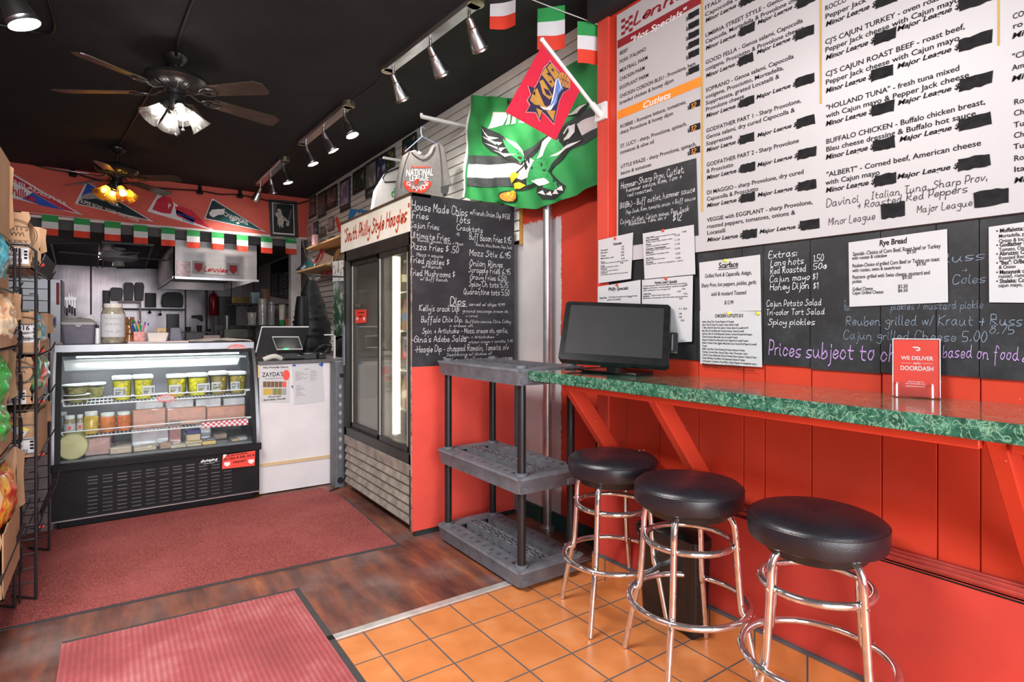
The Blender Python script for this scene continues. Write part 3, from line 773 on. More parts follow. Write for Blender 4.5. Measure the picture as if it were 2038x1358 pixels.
# ================================================================== BAR STOOLS
SEATM = pm('black_vinyl', (.013, .012, .017), .34, var=.3, scale=8, bmp=.10, bscale=240, spec=.6)
def circ(r, z, n=40): return [V((r*math.cos(2*PI*k/n), r*math.sin(2*PI*k/n), z)) for k in range(n)]
st = thing('bar_stool', 'black vinyl bar stool with scuffed seat, farthest from the camera beside the grey shelf', 'bar stool', (0, 0, 0), 'chrome bar stools at the counter')
SR, SZ = .207, .738
def seat_fn(r0):
    prof = [(.02, SZ+.012), (.09, SZ+.012), (.15, SZ+.007), (.19, SZ-.004), (.203, SZ-.014), (.207, SZ-.026), (.208, SZ-.06), (.203, SZ-.082), (.19, SZ-.09), (.17, SZ-.09)]
    mb = MB(); n = 72; rings = []
    rr = random.Random(r0); ph = [rr.uniform(0, 6.28) for _ in range(6)]
    for i, (r, z) in enumerate(prof):
        q = []
        for k in range(n):
            a = 2*PI*k/n; wv = sum(math.sin(a*f + ph[j]) for j, f in enumerate((7, 11, 15))) / 3
            k2 = max(0, (i - 5)) / 4
            q.append(V(((r + wv*.006*k2)*math.cos(a), (r + wv*.006*k2)*math.sin(a), z + wv*.011*k2 + (.0015*math.sin(a*3+ph[3]) if i < 4 else 0))))
        rings.append(q)
    mb.loft(rings); return mb
build(seat_fn(1), 'seat', SEATM, st)
build(MB().tube(circ(.2055, SZ-.021, 64), .0032, 6, closed=True), 'piping', SEATM, st)
build(MB().cyl((0, 0, SZ-.125), (0, 0, SZ-.085), .15, .165, 32), 'swivel_plate', M_blkm, st)
build(MB().tube(circ(.164, .51), .0125, 10, closed=True), 'support_ring', M_chrome, st, sm=80)
build(MB().tube(circ(.226, .272), .0125, 10, closed=True), 'foot_ring', M_chrome, st, sm=80)
for k in range(4):
    a = PI/4 + k*PI/2
    prof = [(.085, SZ-.112), (.13, SZ-.108), (.157, SZ-.118), (.172, SZ-.142), (.178, SZ-.18), (.181, .51), (.196, .30), (.206, .265), (.214, .24), (.262, 0.004)]
    pts = catmull([(r*math.cos(a), r*math.sin(a), z) for r, z in prof], 4)
    lg = build(MB().tube(pts, .0125, 10), 'leg', M_chrome, st, sm=80)
    if k >= 0:
        rv = MB()
        for r, z in ((.192, .51), (.243, .272)):
            rv.cyl((r*math.cos(a), r*math.sin(a), z), ((r+.004)*math.cos(a), (r+.004)*math.sin(a), z), .006, n=8)
        build(rv, 'rivet', M_steel, lg)
st.location = (1.93, 1.94, 0); st.rotation_euler = (0, 0, math.radians(-21))
dup(st, (1.86, 1.455, 0), math.radians(-23), 'black vinyl bar stool with chrome legs, middle one, before the black bin')
dup(st, (1.885, .97, 0), math.radians(27.5), 'black vinyl bar stool with chrome legs, nearest the camera, largest of the three')

sq_ = az(1276, 897, SZ+.0135); sc_ = MB()
for k in range(5): sc_.poly([sq_ + V((-.022+.011*k, .006*math.sin(k*2)-.002, 0)), sq_ + V((-.012+.011*k, .006*math.sin(k*2)-.003, 0)), sq_ + V((-.010+.011*k, .006*math.sin(k*2)+.003, 0)), sq_ + V((-.019+.011*k, .006*math.sin(k*2)+.002, 0))])
build(sc_, 'scuff', M_wht, st, fix=False, sm=0)
# ================================================================== THINGS ON AND UNDER THE COUNTER
# black bin against the wall
bn = thing('waste_bin', 'glossy black bin standing against the red wall behind the middle stool', 'bin', (2.07, 1.71, 0))
def rr(x0, x1, y0, y1, z, r=.03, n=4):
    out = []
    for cx, cy, a0 in ((x1-r, y1-r, 0), (x0+r, y1-r, 90), (x0+r, y0+r, 180), (x1-r, y0+r, 270)):
        for k in range(n+1):
            a = math.radians(a0 + 90*k/n); out.append(V((cx + r*math.cos(a), cy + r*math.sin(a), z)))
    return out
M_gblk = pm('glossy_black', (.010, .010, .011), .22, var=.3, scale=30)
build(MB().loft([rr(2.03, 2.13, 1.55, 1.86, .02), rr(2.012, 2.132, 1.535, 1.875, .39)]), 'body', M_gblk, bn)
build(MB().loft([rr(2.005, 2.133, 1.53, 1.88, .39), rr(2.005, 2.133, 1.53, 1.88, .425), rr(2.03, 2.133, 1.56, 1.85, .452, .05), rr(2.08, 2.13, 1.62, 1.79, .46, .02)]), 'lid', M_gblk, bn)
build(MB().box((2.04, 1.57, 0), (2.12, 1.60, .021)).box((2.04, 1.81, 0), (2.12, 1.84, .021)), 'foot', M_blk, bn)
# touchscreen terminal
ms = thing('touchscreen_monitor', 'black touchscreen terminal with blank dark screen on the far end of the counter', 'monitor', (1.95, 1.95, CT))
mc = V((1.945, 1.945, 0)); 
tl, tr, bl, br_ = (1137, 600), (1350, 599), (1108, 722), (1331, 737)
dC = depth(mc)
# screen plane: leans back, faces the camera side; solve it from the lower edge on the counter side and a 22 degree lean
BL = ad(1110, 715, 2.66); BR = ad(1331, 730, 2.50); 
xd = (BR - BL).normalized(); W_ = (BR - BL).length
n0 = xd.cross(V((0, 0, 1))).normalized(); lean = math.radians(31)
up = (V((0, 0, 1))*math.cos(lean) - n0*math.sin(lean)).normalized()
TLr = ray(1137, 600); k = (BL - V((0, 0, EYE))); 
Hh = .322; nrm = xd.cross(up).normalized()
if nrm.dot(V((-.57, -.82, 0))) < 0: nrm = -nrm
M_scr = pm('dark_screen', (.026, .026, .026), .5, var=.05, spec=.2)
def pl(a, b, c=0): return BL + xd*a + up*b + nrm*c
mb = MB(); e = .012
ring = [(e, 0), (W_-e, 0), (W_, e), (W_, Hh-e), (W_-e, Hh), (e, Hh), (0, Hh-e), (0, e)]
mb.loft([[pl(a, b, -.04) for a, b in ring], [pl(a, b, -.004) for a, b in ring], [pl(W_/2+(a-W_/2)*.99, Hh/2+(b-Hh/2)*.985, 0) for a, b in ring]])
build(mb, 'bezel', M_gblk, ms)
mb = MB(); mb.prism([pl(.028, .036, .0002), pl(W_-.03, .036, .0002), pl(W_-.03, Hh-.024, .0002), pl(.028, Hh-.024, .0002)], nrm*.001); build(mb, 'screen', M_scr, ms)
mb = MB(); mb.prism([pl(W_/2-.06, .01, -.04), pl(W_/2+.06, .01, -.04), pl(W_/2+.05, .12, -.04), pl(W_/2-.05, .12, -.04)], -nrm*.03)
c = pl(W_/2, 0, -.085); mb.box((c.x-.015, c.y-.03, CT+.012), (c.x+.015, c.y+.03, c.z+.08)); build(mb, 'stand', M_blk, ms)
bq = [az(1157, 741, CT), az(1265, 750, CT), az(1300, 744, CT), az(1212, 736.5, CT)]
build(MB().prism(bq, (0, 0, .014)), 'base', M_gblk, ms, bevel=.003)
mb = MB(); mb.prism([pl(W_-.005, .075, -.05), pl(W_+.035, .075, -.05), pl(W_+.035, .185, -.05), pl(W_-.005, .185, -.05)], nrm*.035); build(mb, 'card_reader', M_blk, ms, bevel=.006)
mb = MB(); mb.prism([pl(W_+.008, .09, -.0148), pl(W_+.014, .09, -.0148), pl(W_+.014, .17, -.0148), pl(W_+.008, .17, -.0148)], nrm*.001); build(mb, 'card_slot', M_steel, ms)
# small cable puck behind it, cable hanging under the counter
build(MB().tube(catmull([tuple(az(1165, 736, CT+.006)), tuple(az(1148, 735, CT+.02)), tuple(az(1130, 735, CT+.012)), (2.15, 2.15, CT+.008), (2.155, 2.2, CT+.005)], 6), .006, 8), 'cable', M_blk, label='short black cable lying on the counter behind the touchscreen', cat='cable')
build(MB().tube(catmull([(2.20, 2.31, CT-.02), (2.21, 2.32, .98), (2.24, 2.36, .86), (2.26, 2.37, .80), (2.22, 2.36, .60), (2.23, 2.35, .25), (2.3, 2.4, .03)], 6), .009, 8), 'power_cable', M_blk, label='black power cable dropping under the far end of the counter', cat='cable')
# table sign in acrylic holder
sg = thing('table_sign', 'red delivery sign in clear acrylic holder standing on the counter', 'sign', (2.10, .80, CT))
p0 = az(1777, 788.5, CT); p1 = az(1871, 794, CT)
xd = (p1 - p0).normalized(); Wd = (p1 - p0).length; nb = xd.cross(V((0, 0, 1))).normalized()
if nb.x < 0: nb = -nb
lean = math.radians(5); up = V((0, 0, 1))*math.cos(lean) + nb*math.sin(lean)
Hs = 112 * depth(p0) / FPX / math.cos(lean) * 1.0
def sp(a, b, c=0.0): return p0 + xd*(a*Wd) + up*(b*Hs) - nb*c + V((0, 0, .003))
M_redcard = pm('red_card', (.84, .065, .04), .35, var=.05)
M_acr = clear('acrylic', (.97, .98, .98), .06)
build(MB().prism([sp(.02, .0), sp(.98, .0), sp(.98, .985), sp(.02, .985)], nb*.0015), 'card', M_redcard, sg)
tx = MB()
def sgw(s, a0, b0, a1, cap, st='b', sh=0):
    vs, fs, adv = printed(s, st, sh); k = (a1-a0)*Wd/adv
    tx.add([sp(a0, b0, .0009) + xd*(a*k) + up*(b*cap*Hs) for a, b in vs], fs)
sgw('WE DELIVER', .18, .635, .86, .062); sgw('WITH', .44, .555, .60, .035); sgw('DOORDASH', .16, .45, .87, .075)
for s, a0, a1, b0 in (('Get the app or', .33, .66, .245), ('visit doordash.com', .27, .70, .21), ('#deliveringgood', .28, .68, .165)): sgw(s, a0, b0, a1, .022)
tx.quad(sp(.18, .572, .0009), sp(.40, .572, .0009), sp(.40, .577, .0009), sp(.18, .577, .0009)); tx.quad(sp(.64, .572, .0009), sp(.86, .572, .0009), sp(.86, .577, .0009), sp(.64, .577, .0009))
tx.poly([sp(a, b, .0009) for a, b in ((.42, .865), (.54, .865), (.58, .85), (.595, .825), (.58, .80), (.55, .79), (.51, .79), (.49, .81), (.545, .81), (.555, .825), (.545, .84), (.45, .84))])
build(tx, 'lettering', M_wht, sg, fix=False, sm=0)
hb = MB(); hb.prism([sp(0, -.005, -.002), sp(1, -.005, -.002), sp(1, 1, -.002), sp(0, 1, -.002)], nb*.002)
hb.prism([sp(0, -.005, .003), sp(1, -.005, .003), sp(1, 1, .003), sp(0, 1, .003)], -nb*.0015)
hb.prism([sp(.08, .0, .03), sp(.84, .0, .03), sp(.84, .21, .03), sp(.80, .24, .03), sp(.74, .22, .03), sp(.68, .17, .03), sp(.30, .17, .03), sp(.24, .24, .03), sp(.18, .26, .03), sp(.08, .20, .03)], -nb*.002)
hb.prism([sp(0, -.006, .03), sp(1, -.006, .03), sp(1, -.006, -.002), sp(0, -.006, -.002)], V((0, 0, .002)))
build(hb, 'holder', M_acr, sg)
ed = MB()
for a, b, c_, d_ in ((.0, .0, .0, 1.), (1., .0, 1., 1.), (0., 1., 1., 1.)): ed.tube([sp(a, b, .003), sp(c_, d_, .003)], .0016, 6)
for a in (.09, .84): ed.tube([sp(a, 0, .03), sp(a, .2, .03)], .003, 6); ed.tube([sp(a, .2, .03), sp(a, .22, .004)], .003, 6)
build(ed, 'holder_edge', pm('acrylic_edge', (.75, .72, .74), .2), sg)
# ================================================================== GREY PLASTIC SHELF UNIT
SU = thing('shelf_unit', 'dusty grey plastic three-tier shelf unit with black posts between fridge and stools', 'shelf unit', (1.90, 2.76, 0))
X0, X1, Y0, Y1 = 1.675, 2.115, 2.335, 3.225
def tray(z, holes=True):
    mb = MB(); h = .085; r = .035
    outer = [rr(X0+.012, X1-.012, Y0+.012, Y1-.012, z-h, r), rr(X0+.004, X1-.004, Y0+.004, Y1-.004, z-h*.25, r), rr(X0, X1, Y0, Y1, z-.012, r), rr(X0+.006, X1-.006, Y0+.006, Y1-.006, z, r)]
    mb.loft(outer, cap0=False, cap1=False)
    mb.loft([rr(X0+.02, X1-.02, Y0+.02, Y1-.02, z-h, r), rr(X0+.012, X1-.012, Y0+.012, Y1-.012, z-h, r)], False, False)
    global CH; CH = MB()
    # deck: three strips of slotted surface and two recessed ribbed channels
    a, b = X0 + .03, X1 - .03; cs = [a, a+.075, a+.145, b-.145, b-.075, b]
    ya, yb = Y0 + .085, Y1 - .085
    mb.box((X0+.006, Y0+.006, z-.012), (X1-.006, ya, z)); mb.box((X0+.006, yb, z-.012), (X1-.006, Y1-.006, z))
    for i, (p, q) in enumerate(zip(cs, cs[1:])):
        if i in (1, 3):
            mb.box((p-.002, ya, z-.055), (p+.003, yb, z)); mb.box((q-.003, ya, z-.055), (q+.002, yb, z))
            CH.box((p+.002, ya, z-.056), (q-.002, yb, z-.050)); n = 9
            for k in range(1, n): y = ya + (yb-ya)*k/n; CH.box((p, y-.004, z-.052), (q, y+.004, z-.034))
        else:
            # slotted strip: bars between rows of holes
            p2 = X0+.006 if i == 0 else p; q2 = X1-.006 if i == 4 else q
            ncol = 3 if i == 2 else 1; n = 10; wcol = .030
            xs = [p2 + (q2-p2)*(k+1)/(ncol+1) for k in range(ncol)]
            edges = [p2] + [v for x in xs for v in (x - wcol/2, x + wcol/2)] + [q2]
            for k in range(0, len(edges), 2): mb.box((edges[k], ya, z-.012), (edges[k+1], yb, z))
            for x in xs:
                y = ya
                for k in range(n):
                    yk = ya + (yb-ya)*(k+.5)/n; mb.box((x-wcol/2, y, z-.012), (x+wcol/2, yk-.0115, z)); y = yk + .0115
                mb.box((x-wcol/2, y, z-.012), (x+wcol/2, yb, z))
    for cx in (X0+.055, X1-.055):
        for cy in (Y0+.055, Y1-.055): mb.cyl((cx, cy, z-.08), (cx, cy, z+.014), .034, .031, 16)
    mb.box((X0+.02, Y0-.006, z-.075), (X0+.05, Y0+.01, z-.05)); mb.box((X1-.12, Y0-.006, z-.075), (X1-.085, Y0+.01, z-.045))
    return mb
M_dusty = pm('dusty_grey_plastic', (.125, .13, .15), .6, var=.25, scale=14, bmp=.15)
for z in (.105, .575, 1.125):
    tr0 = build(tray(z), 'shelf_tray', M_dusty, SU); build(CH, 'ribbed_channel', pm('blue_grey_channel', (.05, .06, .085), .6, var=.25, scale=14), tr0)
for cx in (X0+.055, X1-.055):
    for cy in (Y0+.055, Y1-.055):
        build(MB().cyl((cx, cy, .10), (cx, cy, .54), .0225, n=18).cyl((cx, cy, .575), (cx, cy, 1.09), .0225, n=18), 'post', M_blk, SU)

# spare tray standing on end between fridge and white counter
lt = thing('shelf_tray', 'spare grey plastic shelf tray standing on end beside the drinks fridge', 'shelf tray', (1.56, 4.74, 0))
a = V((1.555, 4.73, 0)); 
mb = MB()
x0, x1, y = 1.515, 1.60, 4.70
mb.loft([[V((x0+dx, y+dy, z)) for dx, dy in ((.01,0),(.075,0),(.085,.01),(.085,.135),(0,.135),(0,.01))] for z in (.0, .015, 1.03, 1.045)])
build(mb, 'tray', M_grey, lt, bevel=.006)
hb = MB()
for k in range(9):
    z = .26 + k*.072; hb.poly([V((1.557+dx, y-.001, z+dz)) for dx, dz in ((0,-.024),(.015,0),(0,.024),(-.015,0))])
build(hb, 'diamond_hole', pm('pale_gap', (.35, .35, .34), .7), lt, sm=0, fix=False)
build(MB().cyl((1.557, y+.002, .065), (1.557, y-.012, .065), .026, .024, 16).cyl((1.566, y+.002, .93), (1.566, y-.012, .93), .018, .016, 14), 'socket', M_blk, lt)

# ================================================================== DRINKS FRIDGE
FX0, FX1, FY0, FY1 = 1.57, 2.36, 3.36, 4.64
FR = thing('drinks_fridge', 'tall drinks fridge with two sliding glass doors, lit sign and chalkboard side', 'fridge', (1.96, 4.0, 0))
M_fblk = pm('fridge_black', (.022, .02, .018), .45, var=.4, scale=6, bmp=.1)
M_finn = pm('fridge_inside', (.50, .48, .42), .5, var=.06, scale=5)
M_dirty = pm('grimy_grille', (.26, .225, .19), .55, var=.35, scale=12, bmp=.2)
mb = MB()
mb.box((FX0+.02, FY0, .07), (FX1, FY1, .12)); mb.box((FX0+.05, FY0, 2.0), (FX1, FY1, 2.05)); mb.box((FX1-.03, FY0, .12), (FX1, FY1, 2.0)); mb.box((FX0+.08, FY1-.03, .12), (FX1-.03, FY1, 2.0)); mb.box((FX0+.08, FY0, .12), (FX1-.03, FY0+.03, 2.0))
mb.box((FX0+.05, FY0, .02), (FX1, FY1, .07))
build(mb, 'body', M_fblk, FR)
inn = MB(); inn.box((FX1-.045, FY0+.03, .50), (FX1-.03, FY1-.03, 2.0)); inn.box((FX0+.10, FY1-.045, .50), (FX1-.03, FY1-.03, 2.0)); inn.box((FX0+.10, FY0+.03, .50), (FX1-.03, FY0+.045, 2.0)); inn.box((FX0+.08, FY0+.03, .47), (FX1-.03, FY1-.03, .50)); inn.box((FX0+.10, FY0+.03, 1.985), (FX1-.03, FY1-.03, 2.0))
build(inn, 'inner_lining', M_finn, FR)
# front frame
fm = MB(); x = FX0
fm.box((x, FY0, .45), (x+.06, FY0+.045, 1.965)); fm.box((x, FY1-.05, .45), (x+.06, FY1, 1.965)); fm.box((x, FY0, 1.86), (x+.06, FY1, 1.965)); fm.box((x, FY0, .45), (x+.07, FY1, .52))
build(fm, 'front_frame', M_fblk, FR, bevel=.004)
M_fglass = clear('fridge_glass', (.97, .97, .93), .03, .02, haze=.06)
ym = 3.95
for k, (a, b, dx, lab) in enumerate(((FY0+.045, ym+.0, .02, None), (ym-.07, FY1-.05, .045, None))):
    d = MB(); w_ = .034
    d.box((x+dx-.012, a, .52), (x+dx+.012, a+w_, 1.86)); d.box((x+dx-.012, b-w_, .52), (x+dx+.012, b, 1.86)); d.box((x+dx-.012, a, .52), (x+dx+.012, b, .56)); d.box((x+dx-.012, a, 1.82), (x+dx+.012, b, 1.86))
    dr = build(d, 'sliding_door', M_fblk, FR, bevel=.002)
    build(MB().box((x+dx-.003, a+w_, .56), (x+dx+.003, b-w_, 1.82)), 'door_glass', M_fglass, dr)
    build(MB().box((x+dx-.010, a+w_-.002, .56), (x+dx-.006, a+w_+.012, 1.82)).box((x+dx-.010, b-w_-.012, .56), (x+dx-.006, b-w_+.002, 1.82)), 'gasket', pm('pale_gasket', (.55, .53, .48), .5), dr)
# grille
g = MB()
g.box((x, FY0, .375), (x+.03, FY1, .45)); build(g, 'grille_rail', M_dirty, FR, bevel=.003)
g = MB()
for k in range(5):
    z = .335 - k*.062
    g.loft([[V((x+.012, yy, z+.032)), V((x-.006, yy, z-.012)), V((x+.002, yy, z-.024)), V((x+.02, yy, z+.020))] for yy in (FY0+.03, FY1-.03)])
build(g, 'louvre_grille', M_dirty, FR)
build(MB().box((x+.004, FY1-.02, .05), (x+.02, FY1, .42)).box((x-.004, FY0-.002, .03), (x+.02, FY0+.025, .42)), 'grille_end', M_fblk, FR)
# side panel: red below, chalk black above
sp_ = MB(); sp_.box((FX0-.005, FY0-.012, .035), (FX1, FY0-.001, 1.08)); build(sp_, 'side_panel', red_panel('fridge_side_red', (.80, .085, .06), .5), FR)
sp_ = MB(); sp_.box((FX0-.005, FY0-.012, 1.08), (FX1, FY0-.001, 2.185)); build(sp_, 'side_chalkboard', chalk_black('fridge_chalk_black', (.016, .015, .021)), FR)
ee = MB(); ee.box((FX0-.007, FY0-.014, .035), (FX0-.003, FY0, 2.15)); build(ee, 'chipped_edge', pm('chipped_edge', (.28, .2, .15), .7, var=.7, scale=30), FR)
build(MB().box((FX0+.02, FY0-.009, .0), (FX1, FY0, .035)), 'kick_strip', pm('dark_kick', (.02, .025, .024), .5), FR)
FF = Face('y', FY0 - .012, .29455, 660, 360)
fw = MB()
for s, a, b, c, cap in [("House Made Chips",540,192,922,58),("w/French Onion Dip $4.50",935,226,1205,34),("Fries",545,252,660,48),("Tots",835,278,940,46),("Cajun Fries",530,312,730,40),("Cracktots",845,332,1025,38),
  ("Ultimate Fries",532,383,802,42),(".95",838,370,866,20),("Ranch, Bacon, Wizz + Mozz",582,410,890,20),("Buff Bacon Fries $.95",930,396,1215,44),("Ranch, Wizz, Bacon, Pep Jack",975,440,1220,20),("Pizza Fries $ .50",535,462,862,46),("Mozz + sauce",575,508,755,24),("Mozz Stix 6.95",932,503,1212,42),
  ("Fried pickles $",533,553,797,42),("w/ Ranch",610,588,748,23),("Onion Rings",932,572,1160,42),("Fried Mushrooms $",533,638,835,42),("w/ Buff Ranch",598,672,788,23),("Scrapple Fries 6.95",925,617,1210,38),("Gravy Fries 6.50",935,665,1182,36),("Spicy Ch tots 5.75",928,712,1195,38),("Quarantine tots 5.50",892,765,1203,40),
  ("Dips",800,838,910,56),("served w/ chips 9.99",928,844,1170,23),("Kelly's crack Dip",592,880,865,42),("ground sausage, cream ch",885,888,1195,20),("+ rotel",905,920,990,15),("Buffalo Chix Dip.",605,955,890,40),("Buffalo sauce, Chix, Colby",905,960,1212,20),("+ cream ch",795,988,960,18),
  ("Spin + Artichoke - Mozz, cream ch, garlic,",612,1032,1192,36),("Spin + Artichokes",875,1066,1100,18),("-Gina's Adobe Salsa",540,1092,915,42),("w/sour cream + tortilla 7.95",925,1098,1225,18),("-Hoagie Dip - chopped Romain, Tomato, o/v",562,1160,1198,44),("Seasoning w/ choice of",775,1186,1085,21),("Turkey, Italian or Sausage",748,1228,1225,32)]:
    FF.write(fw, s, a, b, c, cap, 'h', w=.5)
FF.rect(fw, 795, 846, 915, 849)
build(fw, 'chalk_writing', M_chw, FR, fix=False, sm=0)
# lit sign box over the doors
sgn = build(MB().box((FX0-.002, FY0, 1.95), (FX0+.12, FY1+.06, 2.165)), 'sign_box', M_fblk, FR)
m, t, p = nt('lit_sign_face'); vec = coords(t); f = noise(t, vec, 2.5, 3)
t.links.new(ramp(t, f, [(.3, (.72, .66, .55)), (.7, (.85, .82, .75))]), p.inputs['Base Color']); p.inputs['Roughness'].default_value = .3
p.inputs['Emission Color'].default_value = (1, .93, .78, 1); t.links.new(math_(t, 'MULTIPLY_ADD', f, .2, .04), p.inputs['Emission Strength'])
build(MB().box((FX0-.008, FY0+.004, 1.943), (FX0-.002, FY1+.06, 2.172)), 'sign_face', m, sgn)
build(MB().box((FX0-.008, FY0-.012, 2.166), (FX0+.13, FY1+.06, 2.19)), 'sign_cap', pm('brown_cap', (.10, .06, .035), .4, var=.3), sgn)
FS = Face('x', FX0-.008, .2947, 560, 380)
sw = MB(); FS.write(sw, '"South Philly Style Hoagies"', 425, 348, 862, 82, 'h', .32, w=1.1); build(sw, 'sign_lettering', pm('sign_red', (.62, .06, .015), .5, var=.2), sgn, fix=False, sm=0)
# interior tubes, shelves
tube_m = glow('fridge_tube', (1, .93, .68), 12)
build(MB().cyl((FX0+.115, 3.885, .56), (FX0+.115, 3.885, 1.84), .019, n=14), 'light_tube', tube_m, FR)
build(MB().box((FX0+.105, 3.905, .54), (FX0+.135, 3.935, 1.9)), 'tube_mount', M_finn, FR)
M_wire = pm('white_wire', (.66, .63, .55), .4, var=.05)
for z in (.74, 1.02, 1.30, 1.58):
    s_ = MB(); s_.tube([(FX0+.14, FY0+.05, z), (FX0+.14, FY1-.05, z)], .006, 6); s_.tube([(FX1-.06, FY0+.05, z), (FX1-.06, FY1-.05, z)], .005, 6)
    for k in range(40): y = FY0 + .05 + (FY1-FY0-.1)*k/39; s_.tube([(FX0+.14, y, z+.005), (FX1-.06, y, z+.005)], .0022, 4)
    build(s_, 'wire_shelf', M_wire, FR)
# bottles in the fridge
bt = thing('soda_bottle', 'plastic soda bottle in the drinks fridge', 'bottle', (0, 0, 0), 'bottles in the drinks fridge')
bm_ = MB().lathe([(.001,0),(.028,.0),(.032,.008),(.032,.06),(.030,.09),(.032,.12),(.030,.15),(.018,.185),(.012,.20),(.012,.215),(.001,.215)], 14)
BOT = [pm('cola', (.05, .014, .008), .15, coat=.5), pm('orange_soda', (.55, .16, .02), .15, coat=.5), pm('pale_tea', (.35, .16, .05), .15, coat=.5), pm('water_blue', (.35, .5, .6), .12, coat=.5)]
CAPS = [pm('red_cap', (.5, .03, .02), .4), pm('white_cap', (.8, .8, .8), .4)]
n = 0
for zi, z in enumerate((.748, 1.028, 1.308, 1.588)):
    for k in range(6):
        for rowi in range(2):
            loc = (FX0 + .20 + rowi*.09, FY0 + .11 + k*.083 + rowi*.01, z)
            b = thing('soda_bottle', 'dark soda bottle behind the sliding glass of the drinks fridge', 'bottle', loc, 'bottles in the drinks fridge')
            if n < 4:
                pass
            T = Matrix.Translation(V(loc))
            build(MB().add(bm_.v, bm_.f).xform(T), 'bottle_body', BOT[(zi*2 + k//2 + rowi) % 4], b)
            build(MB().cyl((0,0,.212), (0,0,.23), .014, n=10).xform(T), 'cap', CAPS[(k//2+zi) % 2], b)
            build(MB().lathe([(.0325,.07),(.0325,.125)], 14).xform(T), 'bottle_label', pm('bottle_label_%d' % ((zi+k//2) % 3), ((.5,.03,.03),(.1,.2,.5),(.7,.65,.5))[(zi+k//2) % 3], .5), b)
            n += 1
bpy.data.objects.remove(bt)
# red sticker and arrow on the far door
stk = thing('door_sticker', 'red square sticker with white home plates on the far fridge door', 'sticker', (FX0+.02, 4.3, 1.3))
XF = FX0 + .034
def fq(pts, X): return [ax(u, v, X) for u, v in pts]
build(MB().prism(fq(((707,617),(729,616),(729,642),(707,644)), XF), (-.001, 0, 0)), 'sticker_face', M_redcard, stk)
w2 = MB(); F5 = Face('x', XF-.001, 1, 0, 0)
for u in (709.5, 723): w2.poly([F5.at(u, 632, .001), F5.at(u+3.5, 632, .001), F5.at(u+3.5, 636, .001), F5.at(u+1.8, 638.5, .001), F5.at(u, 636, .001)])
build(w2, 'home_plate', M_wht, stk, fix=False, sm=0)
w2 = MB(); F5.write(w2, "Lennies", 712, 624, 725, 3.2, 'b'); F5.write(w2, "OPEN", 714, 632, 722, 3.4, 'b'); build(w2, 'lettering', M_ink, stk, fix=False, sm=0)
ar = MB(); ar.prism([ax(u, v, XF) for u, v in ((706.5,606),(714,604.5),(714,602),(718.5,608),(714,613),(714,610.5),(706.5,611))], (-.0008, 0, 0))
build(ar, 'arrow_sticker', pm('grey_arrow', (.12, .11, .10), .6), label='small grey arrow sticker above the red sticker on the fridge door', cat='sticker')
build(MB().prism([V((FX0-.004, FY1-.035+dy, z)) for dy, z in ((0,1.02),(.03,1.05),(.03,1.36),(0,1.33))], (-.014, 0, 0)), 'door_handle', pm('grey_handle', (.16, .17, .2), .45), FR)

# ================================================================== WHITE COUNTER END, notices
WC = thing('checkout_counter', 'white panelled checkout counter end between deli case and fridge', 'counter', (1.28, 5.1, 0))
build(MB().box((.966, 4.86, .01), (1.69, 5.55, 1.03)), 'panel', pm('white_counter_paint', (.72, .68, .69), .55, var=.05, scale=5), WC)
build(MB().box((.962, 4.845, 1.03), (1.70, 5.6, 1.055)), 'worktop', pm('dark_worktop', (.10, .095, .10), .4, var=.2), WC, bevel=.004)
build(MB().box((.955, 4.852, .225), (1.69, 4.861, .25)), 'tape_strip', pm('beige_strip', (.62, .45, .26), .7), WC)
build(MB().box((1.60, 4.853, .95), (1.63, 4.86, 1.03)).box((.955, 4.853, .93), (.966, 4.86, 1.03)), 'tape', pm('masking_tape', (.70, .48, .22), .7), WC)
YP = 4.858
def ysheet(name, label, corners, Y, mat=None, cat='poster', group=None, t=.0012):
    pts = [ay(u, v, Y) for u, v in corners]; c = sum(pts, V((0,0,0)))/4
    rt = thing(name, label, cat, (c.x, Y, min(q.z for q in pts)), group); build(MB().prism(pts, (0, -t, 0)), 'page', mat or M_paper, rt); return rt
rt = ysheet('poster', 'white poster reading We Proudly Carry with two rows of jars on the counter end', ((517,727),(577,729),(576,801),(519,801)), YP)
F = Face('y', YP-.0012, .1473, 400, 660); mb = MB()
F.write(mb, 'We Proudly Carry', 833, 503, 1175, 24, 'b', .2); F.write(mb, 'ZAYDA\'S', 825, 615, 1108, 58, 'r'); F.write(mb, 'www.zaydasfoods.com', 860, 645, 1095, 12, 'r', .2); F.write(mb, 'Gourmet', 903, 896, 1080, 22, 'b', .2); F.write(mb, 'Specialty Foods', 838, 938, 1142, 24, 'b', .2)
build(mb, 'lettering', M_ink, rt, fix=False, sm=0)
mb = MB()
c = F.at(1150, 590, .0015); mb.poly([c + V((.028*math.cos(a), 0, .042*math.sin(a))) for a in [2*PI*k/20 for k in range(20)]]); build(mb, 'red_hand_mark', M_redcard, rt, fix=False, sm=0)
jm = [pm('jar_brown', (.16, .08, .03), .5), pm('jar_yellow', (.55, .36, .04), .5), pm('jar_green', (.22, .20, .05), .5)]
for k in range(6): mb = MB(); F.rect(mb, 838+k*53, 678, 886+k*53, 755, .0015); build(mb, 'jar_picture', jm[0] if k < 5 else M_redcard, rt, fix=False, sm=0)
for k in range(5): mb = MB(); F.rect(mb, 842+k*63, 772, 900+k*63, 858, .0015); build(mb, 'jar_picture', (jm[1], jm[1], jm[2], jm[2], pm('jar_grey', (.3, .3, .3), .5))[k], rt, fix=False, sm=0)
rt = ysheet('notice', 'creased white typed notice held by blue tape on the counter end', ((580,725),(641,722),(646,799),(586,806)), YP, cat='notice')
mb = MB(); F.write(mb, 'NOTICE', 1395, 518, 1460, 12, 'b')
